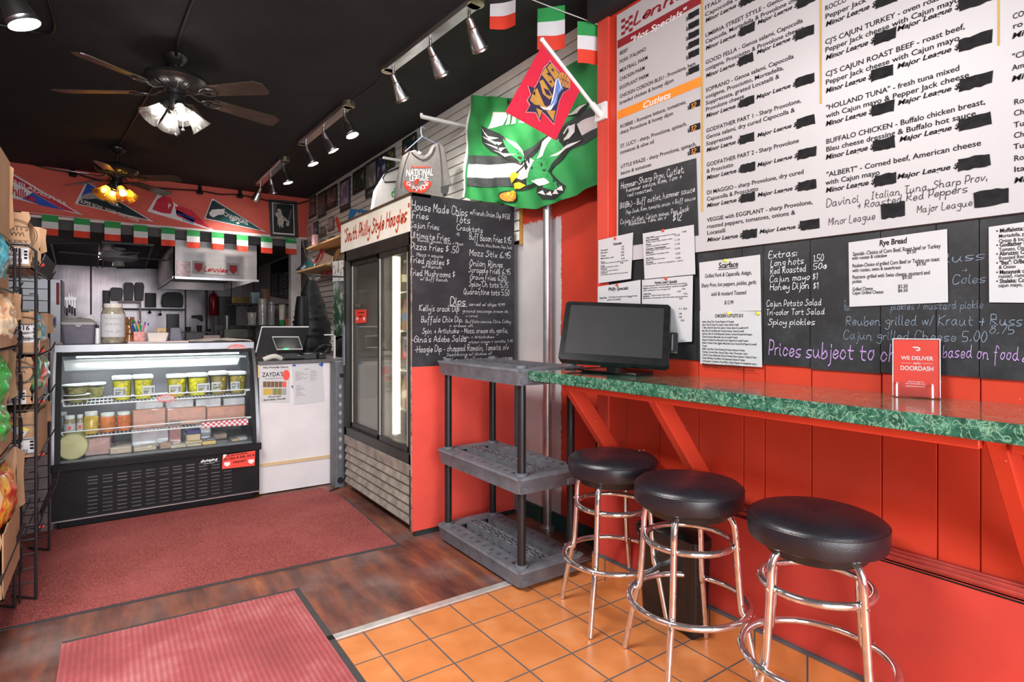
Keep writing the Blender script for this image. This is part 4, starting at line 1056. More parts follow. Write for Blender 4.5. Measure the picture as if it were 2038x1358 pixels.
for k in range(7): F.write(mb, ('BREAKFAST','EGG SAND','BACON','SAUSAGE, HAM, CHEESE','OMELETTE','HOME FRY','PORK ROLL & SCRAPPLE')[k], 1272, 552+k*19, 1340 + (k % 3)*50, 9)
for k in range(7): F.write(mb, ('BEVERAGE','TEA','COFFEE','ORANGE JUICE','ICE TEA','LEMONADE','SODA')[k], 1478, 538+k*21, 1540+(k % 2)*30, 9)
for k in range(8): F.write(mb, ('SALADS','HOUSE','CAESAR SALAD','GREEK ANTIPASTO','CHEF','TUNA','CHIX','ADD CHICKEN')[k], 1285, 738+k*19, 1335+(k % 4)*25, 9)
build(mb, 'printing', pm('grey_ink', (.2, .2, .22), .7), rt, fix=False, sm=0)
mb = MB()
for tri in (((1222,470),(1262,437),(1290,470)),((1582,445),(1655,415),(1640,480)),((1218,742),(1240,725),(1242,775))): mb.poly([F.at(*q, .003) for q in tri])
build(mb, 'blue_tape', pm('blue_tape', (.01, .10, .42), .6), rt, fix=False, sm=0)

# --- POS terminal, tablet, reader, odds and ends on the checkout counter
CW = 1.055
ps = thing('cash_register_screen', 'black cash register screen with white top edge on the checkout counter', 'cash register', (1.2, 5.3, CW))
q = [ay(508, 705, 5.22), ay(600, 706, 5.22), ay(614, 652, 5.32), ay(521, 652, 5.32)]
mb = MB(); mb.prism(q, (0, .05, 0)); build(mb, 'screen', M_blk, ps, bevel=.004)
mb = MB(); mb.tube([ay(509, 702, 5.215), ay(521, 651, 5.315), ay(614, 651, 5.315)], .006, 6); build(mb, 'light_edge', M_wht, ps)
build(MB().box((1.12, 5.25, CW), (1.36, 5.45, CW+.02)).box((1.2, 5.3, CW+.02), (1.28, 5.36, 1.2)), 'stand', M_blk, ps)
tb = thing('tablet', 'small tablet with silver frame tilted on the checkout counter', 'tablet', (1.23, 5.05, CW))
q = [ay(551, 696, 5.0), ay(602, 695, 5.0), ay(594, 671, 5.06), ay(542, 671, 5.06)]
build(MB().prism(q, (0, .012, .004)), 'case', pm('dark_glass', (.02, .025, .027), .15), tb)
build(MB().tube(q, .0055, 6, closed=True), 'silver_frame', pm('silver_frame', (.6, .6, .6), .35), tb)
build(MB().box((q[0].x+.03, 5.03, CW), (q[1].x-.03, 5.12, CW+.05)), 'stand', M_blk, tb)
g_ = MB(); e = (q[0] + (q[1]-q[0])*.25); g_.box((e.x, e.y-.009, e.z-.003), (e.x+.04, e.y-.003, e.z+.008)); build(g_, 'green_light', glow('green_led', (.1, .9, .25), 1.2), tb)
cr = thing('card_terminal', 'black card terminal with coiled cable on the checkout counter', 'card terminal', (1.45, 4.98, CW))
a = ay(601, 715, 4.98); b = ay(648, 700, 4.98)
build(MB().bbox((a.x, 4.95, CW), (a.x+.12, 5.05, CW+.055), .01).bbox((a.x+.13, 4.96, CW), (b.x, 5.08, CW+.05), .01), 'body', M_blk, cr)
build(MB().tube(catmull([(a.x+.1, 5.0, CW+.055), (a.x+.16, 4.97, CW+.11), (a.x+.24, 4.98, CW+.10), (b.x, 5.0, CW+.05)], 5), .014, 8), 'cable', M_gblk, cr)
build(MB().tube(catmull([(1.02, 4.98, CW+.01), (1.1, 4.97, CW+.035), (1.16, 4.99, CW+.012)], 5), [.02]*11, 8), 'paper_roll', pm('crumpled_paper', (.6, .56, .5), .8), label='crumpled pale paper on the checkout counter next to the deli case', cat='paper')
build(MB().tube([(1.17, 4.95, CW+.018), (1.33, 4.95, CW+.018)], .018, 10), 'barcode_scanner', M_blk, label='black barcode scanner lying in front of the tablet', cat='scanner')
build(MB().box((1.60, 5.0, CW), (1.615, 5.02, CW+.21)).box((1.52, 5.0, CW+.2), (1.615, 5.02, CW+.21)), 'paper_stand', pm('white_angle', (.7, .66, .68), .5), label='white angled strip standing on the counter beside the jacket', cat='stand')

# ================================================================== JACKET hanging on the slat wall
build(MB().tube([(2.40, 5.8, 1.835), (1.59, 5.8, 1.835), (1.575, 5.8, 1.86)], .007, 8).box((2.385, 5.76, 1.80), (2.40, 5.84, 1.87)), 'coat_hook', M_blkm, label='black arm on the slat wall from which the puffer jacket hangs', cat='coat hook')
jk = thing('puffer_jacket', 'black quilted puffer jacket hanging between checkout and fridge', 'jacket', (1.66, 5.75, 1.05))
def jrow(z, w, d, seed, n=28):
    rr_ = random.Random(seed); cx = 1.62 + (1.85 - z)*.02
    return [V((cx + w*math.cos(2*PI*k/n)*(1+.08*rr_.uniform(-1,1)), 5.78 + d*math.sin(2*PI*k/n)*(1+.1*rr_.uniform(-1,1)), z)) for k in range(n)]
rows = []; zz = 1.80
rows.append([V((1.60 + .012*math.cos(2*PI*k/28), 5.8 + .012*math.sin(2*PI*k/28), 1.815)) for k in range(28)])
for i in range(34):
    f = i/33; z = 1.80 - f*.74; w_ = .03 + .145*min(1, f*1.7)**.8 ; d_ = .03 + .085*min(1, f*2)
    puff = abs(math.sin(i*PI/2.6))*.008
    rows.append(jrow(z, w_ + puff, d_ + puff, i))
build(MB().loft(rows), 'body', pm('black_nylon', (.006, .0065, .008), .5, var=.3, scale=30, bmp=.25, bscale=30, spec=.3), jk, sm=60)
rows = []
for i in range(22):
    f = i/21; z = 1.62 - f*.52; n = 16; cx = 1.515 - .01*f; r_ = .045 + .02*math.sin(f*PI) + abs(math.sin(i*PI/2.3))*.004
    rows.append([V((cx + r_*math.cos(2*PI*k/n), 5.70 + r_*math.sin(2*PI*k/n), z)) for k in range(n)])
build(MB().loft(rows), 'sleeve', pm('black_nylon', (0, 0, 0)), jk, sm=60)
build(MB().tube(catmull([tuple(az(u, v, .006)) for u, v in ((523,1001),(560,1003),(610,993),(655,978),(676,970))], 6), .005, 6), 'floor_cable', M_blk, label='black cable lying on the floor along the white counter end', cat='cable')
# ================================================================== DELI CASE
DX0, DX1, DY0 = -.312, .948, 4.77
DC = thing('deli_case', 'refrigerated deli display case with curved glass, steel top and black vented base', 'display case', (.32, 5.1, 0))
M_dblk = pm('deli_black', (.009, .008, .010), .5, var=.3, scale=10, bmp=.08, spec=.22)
GP = [(4.778, .43), (4.80, .62), (4.845, .83), (4.905, 1.02), (4.985, 1.16)]
def gy(z):
    for (y0, z0), (y1, z1) in zip(GP, GP[1:]):
        if z <= z1: return y0 + (y1-y0)*(z-z0)/(z1-z0)
    return GP[-1][0]
mb = MB(); mb.box((DX0, DY0, .06), (DX1, 5.52, .40)); mb.box((DX0-.002, DY0-.022, .385), (DX1+.012, DY0+.03, .435)); mb.box((DX0+.03, DY0+.05, 0), (DX1-.03, 5.5, .06))
build(mb, 'base', M_dblk, DC, bevel=.004)
mb = MB()
for i in range(11):
    x = DX0 + .19 + i*.082
    for k in range(3): mb.box((x, DY0-.003, .325-k*.022), (x+.055, DY0+.001, .333-k*.022))
    for k in range(7): mb.box((x, DY0-.004, .245-k*.026), (x+.055, DY0+.001, .252-k*.026))
build(mb, 'vent_slots', pm('vent_slot', (.07, .065, .075), .5, var=.5), DC)
build(MB().box((DX0, DY0-.008, .058), (DX1, DY0+.002, .066)), 'base_edge', M_steel, DC)
build(MB().box((DX0, 4.985, 1.155), (DX1+.005, 5.55, 1.212)), 'steel_top', pm('case_steel', (.27, .27, .29), .36, metal=1, var=.2, scale=4), DC, bevel=.004)
# end panels: black inner frame, steel outer edge on the right
for xa, xb, mt, nm in ((DX0, DX0+.014, pm('case_steel', (0,0,0)), 'end_panel'), (DX0+.014, DX0+.045, M_dblk, 'glass_frame'), (DX1-.045, DX1-.018, M_dblk, 'glass_frame'), (DX1-.018, DX1+.004, pm('case_steel', (0,0,0)), 'end_panel')):
    prof = [(y-.004, z) for y, z in GP] + ([(5.52, 1.16), (5.52, .40), (4.778, .40)] if nm == 'end_panel' else [(GP[-1][0]+.045, 1.16)] + [(y+.045, z) for y, z in GP[::-1][1:]])
    build(MB().loft([[V((x, y, z)) for y, z in prof] for x in (xa, xb)]), nm, mt, DC)
build(MB().box((DX0+.014, 4.968, 1.13), (DX1-.018, 4.99, 1.156)), 'top_strip', M_dblk, DC)
gl = MB(); gl.loft([[V((x, y, z)) for x, y, z in ((DX0+.045, y, z), (DX1-.045, y, z), (DX1-.045, y+.006, z), (DX0+.045, y+.006, z))] for y, z in GP])
build(gl, 'front_glass', clear('deli_glass', (.96, .98, .98), .02, .015, haze=.015), DC, sm=60)
M_din = pm('deli_inside', (.17, .165, .18), .4, var=.1, scale=6)
mb = MB(); mb.box((DX0+.014, 5.45, .42), (DX1-.018, 5.47, 1.155)); mb.box((DX0+.014, DY0+.03, .425), (DX1-.018, 5.46, .445)); build(mb, 'inner_back', M_din, DC)
build(MB().box((DX0+.05, 5.02, 1.085), (DX1-.05, 5.20, 1.10)).loft([[V((x, 5.02, 1.10)), V((x, 5.03, 1.10)), V((x, 5.16, 1.03)), V((x, 5.15, 1.02))] for x in (DX0+.05, DX1-.09)]), 'lamp_shield', pm('lamp_shield', (.62, .63, .62), .35), DC)
build(MB().cyl((DX0+.12, 5.045, 1.128), (DX1-.10, 5.045, 1.128), .013, n=12), 'light_tube', glow('deli_tube', (.86, .96, 1), 7), DC)
area('deli_light', (.32, 5.06, 1.08), (math.radians(25), 0, 0), 1.0, .05, 9, (.92, .97, 1))
M_wirew = pm('coated_wire', (.74, .74, .75), .35, var=.04)
SHELF = ((.795, 4.925), (.585, 4.87))
for z, yf in SHELF:
    mb = MB()
    for y in (yf, yf+.2, 5.42): mb.tube([(DX0+.055, y, z), (DX1-.075, y, z)], .005, 6)
    for k in range(48): x = DX0 + .06 + k*(DX1-DX0-.14)/47; mb.tube([(x, yf, z+.005), (x, 5.42, z+.005)], .0028, 4)
    mb.tube(catmull([(DX0+.055, yf, z), (DX0+.055, yf, z+.03), (DX0+.07, yf, z+.042), (DX1-.09, yf, z+.042), (DX1-.075, yf, z+.03), (DX1-.075, yf, z)], 3), .0045, 6)
    build(mb, 'wire_shelf', M_wirew, DC)
# stickers on the case
def star(c, rx, rz, n=16, k=.72, Y=None):
    return [V((c.x + rx*(1 if i % 2 else k)*math.cos(PI*i/n), c.y, c.z + rz*(1 if i % 2 else k)*math.sin(PI*i/n))) for i in range(2*n)]
ck = ay(471, 693, 4.982)
sk = thing('starburst_sticker', 'red and white starburst sticker on the steel top edge of the deli case', 'sticker', (ck.x, 4.982, ck.z-.03))
build(MB().prism(star(ck, .072, .034), (0, -.001, 0)), 'burst', M_redcard, sk)
build(MB().prism(star(ck + V((0, -.0012, 0)), .058, .026), (0, -.0008, 0)), 'burst_face', M_paper, sk)
F = Face('y', 4.980-.001, 1, 0, 0); mb = MB(); F.write(mb, 'TURKEY', 459, 692, 483, 4, 'b', .2, lift=.002); F.write(mb, 'HOAGIE', 458, 698, 484, 4, 'b', .2, lift=.002); build(mb, 'lettering', M_redcard, sk, fix=False, sm=0)
ck = ay(331, 793, 4.91)
sk = thing('starburst_sign', 'red edged starburst sign clipped to the upper wire shelf in the deli case', 'sign', (ck.x, 4.905, ck.z-.03))
build(MB().prism(star(ck, .068, .034, 14, .66), (0, -.0012, 0)), 'burst', M_redcard, sk)
build(MB().prism([V((ck.x + .048*math.cos(a), ck.y-.0014, ck.z + .022*math.sin(a))) for a in [2*PI*k/24 for k in range(24)]], (0, -.0008, 0)), 'burst_face', M_paper, sk)
F = Face('y', 4.9073, 1, 0, 0); mb = MB(); F.write(mb, 'Potato', 319, 793, 342, 5, 'h', lift=.002); F.write(mb, 'Salad', 320, 800, 341, 5, 'h', lift=.002); build(mb, 'lettering', M_redcard, sk, fix=False, sm=0)
st_ = thing('base_sticker', 'red torn sticker with two white home plates on the black base of the deli case', 'sticker', (.85, 4.745, .33))
build(MB().prism([ay(u, v, 4.747) for u, v in ((443, 907), (508, 897), (507, 927), (442, 934))], (0, -.001, 0)), 'sticker_face', M_redcard, st_)
F = Face('y', 4.7458, 200/1811, 340, 860); mb = MB()
F.write(mb, "It's Not A Sub, It's A", 945, 520, 1505, 42, 'b', .25, slope=.045); F.write(mb, 'Hoagie!!', 1115, 568, 1350, 40, 'b', .25, slope=.045); F.write(mb, 'Lennies', 1010, 450, 1380, 26, 'b', .2, slope=.05)
build(mb, 'lettering', M_ink, st_, fix=False, sm=0)
mb = MB()
for x, y in ((962, 545), (1395, 495)): mb.poly([F.at(x+a, y+b, .0012) for a, b in ((0, 5), (105, -5), (105, 45), (55, 82), (0, 55))])
mb.poly([F.at(a, b, .0012) for a, b in ((945, 408), (1010, 405), (960, 470), (943, 500))]); build(mb, 'white_mark', M_wht, st_, fix=False, sm=0)
lg = thing('logo_sticker', 'small white script logo sticker on the black base of the deli case', 'sticker', (.66, 4.745, .35))
F = Face('y', 4.7475, 200/1811, 340, 860); mb = MB(); F.write(mb, 'dietzping', 540, 550, 840, 42, 'h', .25, w=1.5, slope=.05); F.write(mb, 'the deli company', 595, 585, 785, 12, 'b', slope=.05); build(mb, 'lettering', M_wht, lg, fix=False, sm=0)

# --- food in the case
M_tub = clear('tub_plastic', (.93, .95, .90), .06, .1)
M_lid = pm('white_lid', (.74, .78, .76), .4, var=.05)
PICK = [pm('pickle_%d' % k, c, .3, var=.35, scale=22) for k, c in enumerate(((.62, .56, .012), (.66, .60, .015), (.52, .47, .015), (.62, .58, .015), (.26, .20, .03), (.32, .25, .03)))]
TL = ['white lidded tub of yellow pickles with jar label, leftmost tub on the upper deli shelf', 'white lidded tub of yellow pickles with corner label, second tub on the upper deli shelf', 'tub of yellow pickles right of the starburst sign on the upper deli shelf', 'tub of yellow pickles with a red marked label, fourth on the upper deli shelf', 'tub of dark sliced pickles with clear lid, fifth on the upper deli shelf', 'tub of dark sliced pickles at the right end of the upper deli shelf']
for k, (u0, u1, top) in enumerate(((223, 263, 750), (265, 305, 748), (333, 373, 747), (373, 415, 745), (418, 455, 741), (456, 492, 741))):
    zb = .803; p0 = ay(u0, 790, 5.0); p1 = ay(u1, 790, 5.0); w_ = p1.x - p0.x; cx = (p0.x+p1.x)/2; h = ay(u0, top, 5.0).z - zb; cy = 5.0 + w_/2
    t_ = thing('pickle_tub', TL[k], 'food tub', (cx, cy, zb), 'pickle tubs on the upper deli shelf')
    def sq(w2, z, r=.03): return rr(cx-w2/2, cx+w2/2, cy-w2/2, cy+w2/2, z, r*w2/.14)
    build(MB().loft([sq(w_*.80, zb+.003), sq(w_*.90, zb+h*.80)]), 'pickles', PICK[k], t_)
    bl = MB(); r_ = random.Random(k)
    for q_ in range(5): bl.sphere((cx + w_*r_.uniform(-.28, .28), cy - w_*.40, zb + h*r_.uniform(.25, .75)), w_*.11, 10, 6, 1.3)
    build(bl, 'pickle', PICK[(k+1) % 2] if k < 4 else PICK[5], t_)
    build(MB().loft([sq(w_*.86, zb+.0), sq(w_*.97, zb+h*.88)], cap1=False), 'tub', M_tub, t_)
    build(MB().loft([sq(w_, zb+h*.86), sq(w_*1.02, zb+h*.90), sq(w_*1.02, zb+h*.97), sq(w_*.9, zb+h)]), 'lid', M_lid, t_)
    lx = cx - w_*.42 if k in (0, 2, 4, 5) else cx - w_*.05; lw = w_*.62 if k not in (4, 5) else w_*.5; yl_ = cy - w_*.47
    lb = MB(); lb.prism([V((lx, yl_, zb+h*.18)), V((lx+lw, yl_, zb+h*.18)), V((lx+lw, yl_-.002, zb+h*.55)), V((lx, yl_-.002, zb+h*.55))], (0, -.002, 0)); lo = build(lb, 'tub_label', M_paper, t_)
    mk = MB()
    vs, fs, adv = printed("ZAYDA'S", 'b'); kk = lw*.6/adv
    mk.add([V((lx + lw*.08 + a*kk, yl_-.0048, zb+h*.40 + b*.011)) for a, b in vs], fs)
    for q_ in range(3): mk.quad(V((lx+lw*.1, yl_-.0048, zb+h*(.33-q_*.045))), V((lx+lw*(.6-q_*.08), yl_-.0048, zb+h*(.33-q_*.045))), V((lx+lw*(.6-q_*.08), yl_-.0048, zb+h*(.35-q_*.045))), V((lx+lw*.1, yl_-.0048, zb+h*(.35-q_*.045))))
    for q_ in range(4): mk.quad(V((lx+lw*(.76+q_*.05), yl_-.0048, zb+h*.24)), V((lx+lw*(.785+q_*.05), yl_-.0048, zb+h*.24)), V((lx+lw*(.785+q_*.05), yl_-.0048, zb+h*.48)), V((lx+lw*(.76+q_*.05), yl_-.0048, zb+h*.48)))
    build(mk, 'printing', M_ink, lo, fix=False, sm=0)
def round_tub(cx, cy, zb, r, h, mat, label):
    t_ = thing('deli_tub', label, 'food tub', (cx, cy, zb)); T = Matrix.Translation((cx, cy, zb))
    build(MB().lathe([(.001, .002), (r*.72, .002), (r*.9, h*.72), (.001, h*.74)], 20, T), 'food', mat, t_)
    build(MB().lathe([(.001, 0), (r*.76, 0), (r*.98, h*.9)], 20, T), 'tub', M_tub, t_)
    build(MB().lathe([(r*1.0, h*.86), (r*1.05, h*.9), (r*1.05, h*.97), (r*.95, h), (.001, h*.97)], 20, T), 'lid', M_lid, t_)
salad = pm('salad', (.45, .40, .18), .5, var=.5, scale=40)
round_tub(-.195, 5.06, .803, .078, .06, salad, 'round clear tub of salad, lower one at the left end of the upper deli shelf')
round_tub(-.195, 5.06, .866, .082, .065, salad, 'round clear tub of salad stacked on another at the left end of the upper shelf')
round_tub(-.10, 5.25, .803, .075, .12, salad, 'round clear tub behind the stacked salad tubs on the upper deli shelf')
JL = ['clear jar with red label at the left end of the lower deli shelf', 'clear jar with red label and white lid, second on the lower deli shelf', 'jar of yellow mustard with white lid on the lower deli shelf', 'jar of orange spread beside the mustard on the lower deli shelf', 'jar of orange spread, right of another orange jar on the lower deli shelf', 'dark jar at the back left of the lower deli shelf']
for k, (u0, u1, yy, h, c) in enumerate(((126, 150, 4.90, .135, (.30, .26, .16)), (152, 166, 4.92, .135, (.30, .26, .16)), (166, 196, 4.90, .15, (.62, .42, .08)), (198, 230, 4.92, .13, (.62, .20, .07)), (232, 262, 4.93, .13, (.62, .18, .07)), (114, 134, 5.02, .15, (.18, .2, .2)))):
    p0 = ay(u0, 850, yy); p1 = ay(u1, 850, yy); r_ = (p1.x-p0.x)/2; cx = (p0.x+p1.x)/2; cy = yy + r_ + .01; zb = .594; T = Matrix.Translation((cx, cy, zb))
    t_ = thing('condiment_jar', JL[k], 'jar', (cx, cy, zb), 'jars on the lower deli shelf')
    build(MB().lathe([(.001, 0), (r_*.95, 0), (r_, .01), (r_, h*.76), (r_*.8, h*.84), (.001, h*.84)], 20, T), 'jar_body', pm('jar_fill_%d' % k, c, .2, var=.25, scale=25, coat=.4), t_)
    build(MB().lathe([(r_*.84, h*.83), (r_*.88, h*.84), (r_*.88, h), (.001, h)], 20, T), 'lid', M_lid, t_)
    if k < 2:
        build(MB().lathe([(r_*1.01, h*.18), (r_*1.01, h*.6)], 20, T), 'jar_label', M_paper, t_)
        build(MB().prism([V((cx + .009*math.cos(a), cy - r_*1.04, zb + h*.4 + .013*math.sin(a))) for a in [2*PI*q_/12 for q_ in range(12)]], (0, -.002, 0)), 'red_mark', M_redcard, t_)
M_wrap = clear('cling_film', (.90, .90, .92), .13, .12, haze=.25)
def block(name, label, u0, u1, v0, v1, y, dep, mat, wrap=True, cat='food', zb=None, sl=0.0):
    p0 = ay(u0, v1, y); p1 = ay(u1, v1, y); z1 = ay(u0, v0, y).z; z0 = p0.z if zb is None else zb
    t_ = thing(name, label, cat, ((p0.x+p1.x)/2, y+dep/2, z0))
    build(MB().bbox((p0.x, y, z0), (p1.x, y+dep, z1), .006), 'block', mat, t_)
    if wrap:
        r_ = random.Random(u0); e = .004
        build(MB().bbox((p0.x-e, y-e, z0), (p1.x+e, y+dep+e, z1+e), .01), 'film', M_wrap, t_)
    return t_
CHZ = pm('cheese_yellow', (.62, .44, .16), .45, var=.12, scale=10); CHW = pm('cheese_white', (.66, .55, .36), .45, var=.1, scale=10)
HAM = pm('ham_pink', (.55, .28, .24), .4, var=.25, scale=20); ORS = pm('orange_meat', (.60, .20, .08), .35, var=.3, scale=18); SAL = pm('salami_red', (.34, .02, .02), .3, var=.5, scale=26); NAV = pm('navy_wrap', (.03, .03, .14), .3, var=.3); PKW = pm('clear_pack', (.50, .50, .53), .25, var=.3, scale=12, coat=.5); TAN = pm('tan_loaf', (.45, .26, .12), .5, var=.3, scale=16)
ZB = .446
prov = thing('provolone_log', 'thick pale green provolone log lying at the left corner of the deli case floor', 'cheese', (-.22, 5.0, ZB))
build(MB().cyl((-.205, 4.83, ZB+.088), (-.205, 5.2, ZB+.088), .088, n=28), 'rind', pm('rind', (.28, .30, .12), .5, var=.3, scale=20), prov)
build(MB().cyl((-.205, 4.826, ZB+.088), (-.205, 4.831, ZB+.088), .08, n=28), 'cut_face', pm('provolone', (.60, .55, .28), .5, var=.15), prov)
block('wrapped_meat', 'pink wrapped meat pack beside the provolone log on the deli case floor', 168, 220, 875, 906, 4.90, .2, HAM, zb=ZB)
block('wrapped_meat', 'dark wrapped meat pack behind the pink pack on the deli case floor', 172, 225, 862, 880, 5.22, .2, SAL, zb=ZB)
block('wrapped_turkey', 'pale wrapped turkey block left of centre on the deli case floor', 218, 262, 893, 909, 4.86, .22, CHW, zb=ZB)
block('wrapped_turkey', 'pale wrapped turkey block right of another on the deli case floor', 266, 312, 892, 906, 4.86, .22, CHW, zb=ZB)
block('tray_pack', 'long clear plastic food pack leaning above the turkey blocks in the deli case', 262, 336, 850, 882, 4.97, .14, PKW, zb=ZB+.0)
block('salami_stick', 'dark red salami piece standing in the middle of the deli case', 336, 361, 838, 893, 4.95, .10, SAL, zb=ZB)
block('tan_loaf', 'orange brown loaf on the deli case floor under the salami', 318, 342, 884, 900, 4.86, .15, TAN, zb=ZB)
block('cheese_block', 'pale cheese block at the centre front of the deli case floor', 339, 371, 888, 899, 4.835, .14, CHW, zb=ZB)
block('cheese_block', 'flat pale cheese slab under the yellow block with blue wrapper', 372, 402, 886, 897, 4.835, .12, CHW, zb=ZB)
q_ = block('cheese_block', 'yellow cheese block with blue wrapper on top in the deli case', 371, 400, 866, 885, 4.87, .10, CHZ, zb=ZB+.035); 
pz = ay(371, 866, 4.87); build(MB().bbox((pz.x, 4.867, pz.z-.0), (ay(400, 866, 4.87).x, 4.97, pz.z+.03), .006), 'blue_wrapper', NAV, q_)
build(MB().box((pz.x-.002, 4.885, ZB), (pz.x+.11, 4.965, ZB+.035)), 'carton', CHW, q_)
q_ = block('cheese_block', 'navy wrapped cheese block right of the yellow block in the deli case', 403, 430, 876, 892, 4.85, .12, NAV, zb=ZB+.028)
build(MB().bbox((ay(403, 880, 4.85).x, 4.852, ZB), (ay(430, 880, 4.85).x, 4.97, ZB+.028), .004), 'yellow_end', CHZ, q_)
block('cheese_block', 'cream cheese block at the right end of the deli case floor', 462, 477, 876, 888, 4.86, .12, CHZ, zb=ZB)
block('tray_pack', 'clear food pack at the far right of the deli case floor', 474, 493, 872, 886, 4.87, .14, PKW, zb=ZB)
block('wrapped_meat', 'brown round ended loaf behind the navy cheese block', 424, 452, 866, 880, 5.02, .2, TAN, zb=ZB)
block('tray_pack', 'clear stacked food pack behind the yellow cheese block', 362, 420, 846, 872, 5.05, .2, PKW, zb=ZB)
block('meat_tray', 'long orange meat tray on the lower deli shelf left of centre', 264, 330, 818, 838, 4.95, .25, ORS, zb=.594)
block('meat_tray', 'long orange meat tray on the lower deli shelf at the right', 332, 410, 815, 836, 4.95, .25, ORS, zb=.594)
block('meat_tray', 'orange meat tray at the right end of the lower deli shelf', 412, 488, 812, 832, 4.95, .25, ORS, zb=.594)
for k, (u0, u1) in enumerate(((270, 325), (330, 385), (390, 440), (445, 488))):
    block('clear_box', 'clear empty plastic box standing on the meat trays, %s of the four' % ('leftmost', 'second', 'third', 'rightmost')[k], u0, u1, 800-k*2, 815-k*2, 5.0, .18, PKW, False, 'plastic box', zb=ay(u0, 818-k*1.6, 4.95).z)
m, t, p = nt('red_check_paper'); ch = node(t, 'ShaderNodeTexChecker'); ch.inputs['Scale'].default_value = 55; ch.inputs[1].default_value = (.7, .03, .06, 1); ch.inputs[2].default_value = (.8, .78, .78, 1); t.links.new(coords(t), ch.inputs[0]); t.links.new(ch.outputs[0], p.inputs['Base Color'])
build(MB().prism([ay(402, 842, 4.868), ay(494, 833, 4.868), ay(494, 846, 4.868), ay(402, 852, 4.868)], (0, -.002, 0)), 'check_paper', m, label='red and white checked paper strip hanging at the front of the lower deli shelf', cat='paper strip')

# --- things on the steel top
TZ = 1.213
gb = thing('storage_box', 'grey plastic storage box with lid on the left of the deli case top', 'storage box', (-.15, 5.15, TZ))
xa, xb = ay(121, 690, 5.04).x, ay(190, 690, 5.04).x
build(MB().loft([rr(xa+.01, xb-.008, 5.05, 5.25, TZ, .02), rr(xa, xb, 5.035, 5.27, TZ+.135, .02)]), 'box', pm('purple_grey_plastic', (.13, .12, .16), .5, var=.1, bmp=.1), gb)
build(MB().loft([rr(xa-.004, xb+.004, 5.03, 5.275, TZ+.135, .02), rr(xa-.004, xb+.004, 5.03, 5.275, TZ+.152, .02), rr(xa+.03, xb-.03, 5.08, 5.25, TZ+.178, .05), rr(xa+.09, xb-.09, 5.12, 5.2, TZ+.186, .02)]), 'lid', pm('pale_grey_lid', (.30, .29, .28), .4), gb)
build(MB().cyl(((xa+xb)/2, 5.036, TZ+.133), ((xa+xb)/2, 5.026, TZ+.133), .016, n=16), 'latch', pm('pale_grey_lid', (0, 0, 0)), gb)
build(MB().prism([V((xa+.11, 5.29, TZ)), V((xb-.01, 5.29, TZ)), V((xb-.02, 5.33, TZ+.215)), V((xa+.14, 5.33, TZ+.20))], (0, .003, 0)), 'white_card', M_paper, label='white card standing behind the grey storage box', cat='card')
def jar(cx, cy, r, h):
    t_ = thing('tip_jar', 'large glass jar with handwritten white label and white lid on the deli case', 'jar', (cx, cy, TZ)); T = Matrix.Translation((cx, cy, TZ))
    build(MB().lathe([(.001, .002), (r*.9, .002), (r, .02), (r, h*.72), (r*.93, h*.80), (r*.74, h*.88), (r*.72, h*.9)], 32, T), 'glass_body', pm('cloudy_glass', (.34, .29, .22), .12, var=.4, scale=18, coat=.6), t_)
    build(MB().lathe([(r*1.015, h*.16), (r*1.015, h*.74)], 40, T), 'paper_label', M_paper, t_)
    build(MB().lathe([(r*.74, h*.89), (r*.78, h*.9), (r*.78, h), (.001, h)], 28, T), 'lid', pm('cream_lid', (.66, .62, .56), .4), t_)
    mb = MB()
    for s, z in (('No Gravity', .60), ('generosity', .46), ('tips jar', .28)):
        vs, fs, adv = hand(s, .45); k = 1.5*r/adv
        mb.add([V((cx + (r*1.02)*math.sin((a*k - .75*r)/r), cy - (r*1.02)*math.cos((a*k-.75*r)/r), TZ + h*z + b*.022)) for a, b, c_ in vs], fs)
    build(mb, 'label_writing', pm('grey_ink', (.2, .2, .22), .7), t_, fix=False, sm=0)
a_, b_ = ay(200, 690, 5.03).x, ay(250, 690, 5.03).x
jar((a_+b_)/2, 5.03 + (b_-a_)/2, (b_-a_)/2, .288)
x_ = ay(194, 680, 5.05).x
mk = thing('correction_bottle', 'slim white bottle with black cap between the grey box and the jar', 'bottle', (x_, 5.05, TZ)); build(MB().cyl((x_, 5.05, TZ), (x_, 5.05, TZ+.11), .012, n=12), 'bottle_body', M_wht, mk); build(MB().cyl((x_, 5.05, TZ+.11), (x_, 5.05, TZ+.135), .009, n=12), 'cap', M_blk, mk)
x_ = ay(258, 680, 5.08).x
build(MB().lathe([(.001, 0), (.034, .0), (.022, .05), (.034, .06), (.036, .09), (.022, .125), (.034, .135), (.030, .175), (.028, .18)], 18, Matrix.Translation((x_, 5.1, TZ+.012))), 'amber_glass', pm('amber', (.22, .08, .025), .12, var=.4, coat=.6), label='stack of amber glasses between the jar and the pen cup', cat='glass')
x_ = ay(277, 685, 5.05).x
pc = thing('pen_cup', 'small red and white labelled box full of pens on the deli case', 'pen cup', (x_, 5.05, TZ))
build(MB().bbox((x_-.035, 5.02, TZ+.012), (x_+.035, 5.08, TZ+.085), .004), 'box', pm('red_white_box', (.62, .25, .22), .5, var=.5, scale=30), pc)
pens = [((.02, .07, .35), .5), ((.02, .30, .08), .1), ((.7, .3, .03), -.1), ((.02, .05, .2), .8), ((.02, .28, .07), -.3), ((.7, .05, .25), -.6), ((.02, .06, .3), .65), ((.02, .25, .06), .25), ((.5, .5, .5), -.7)]
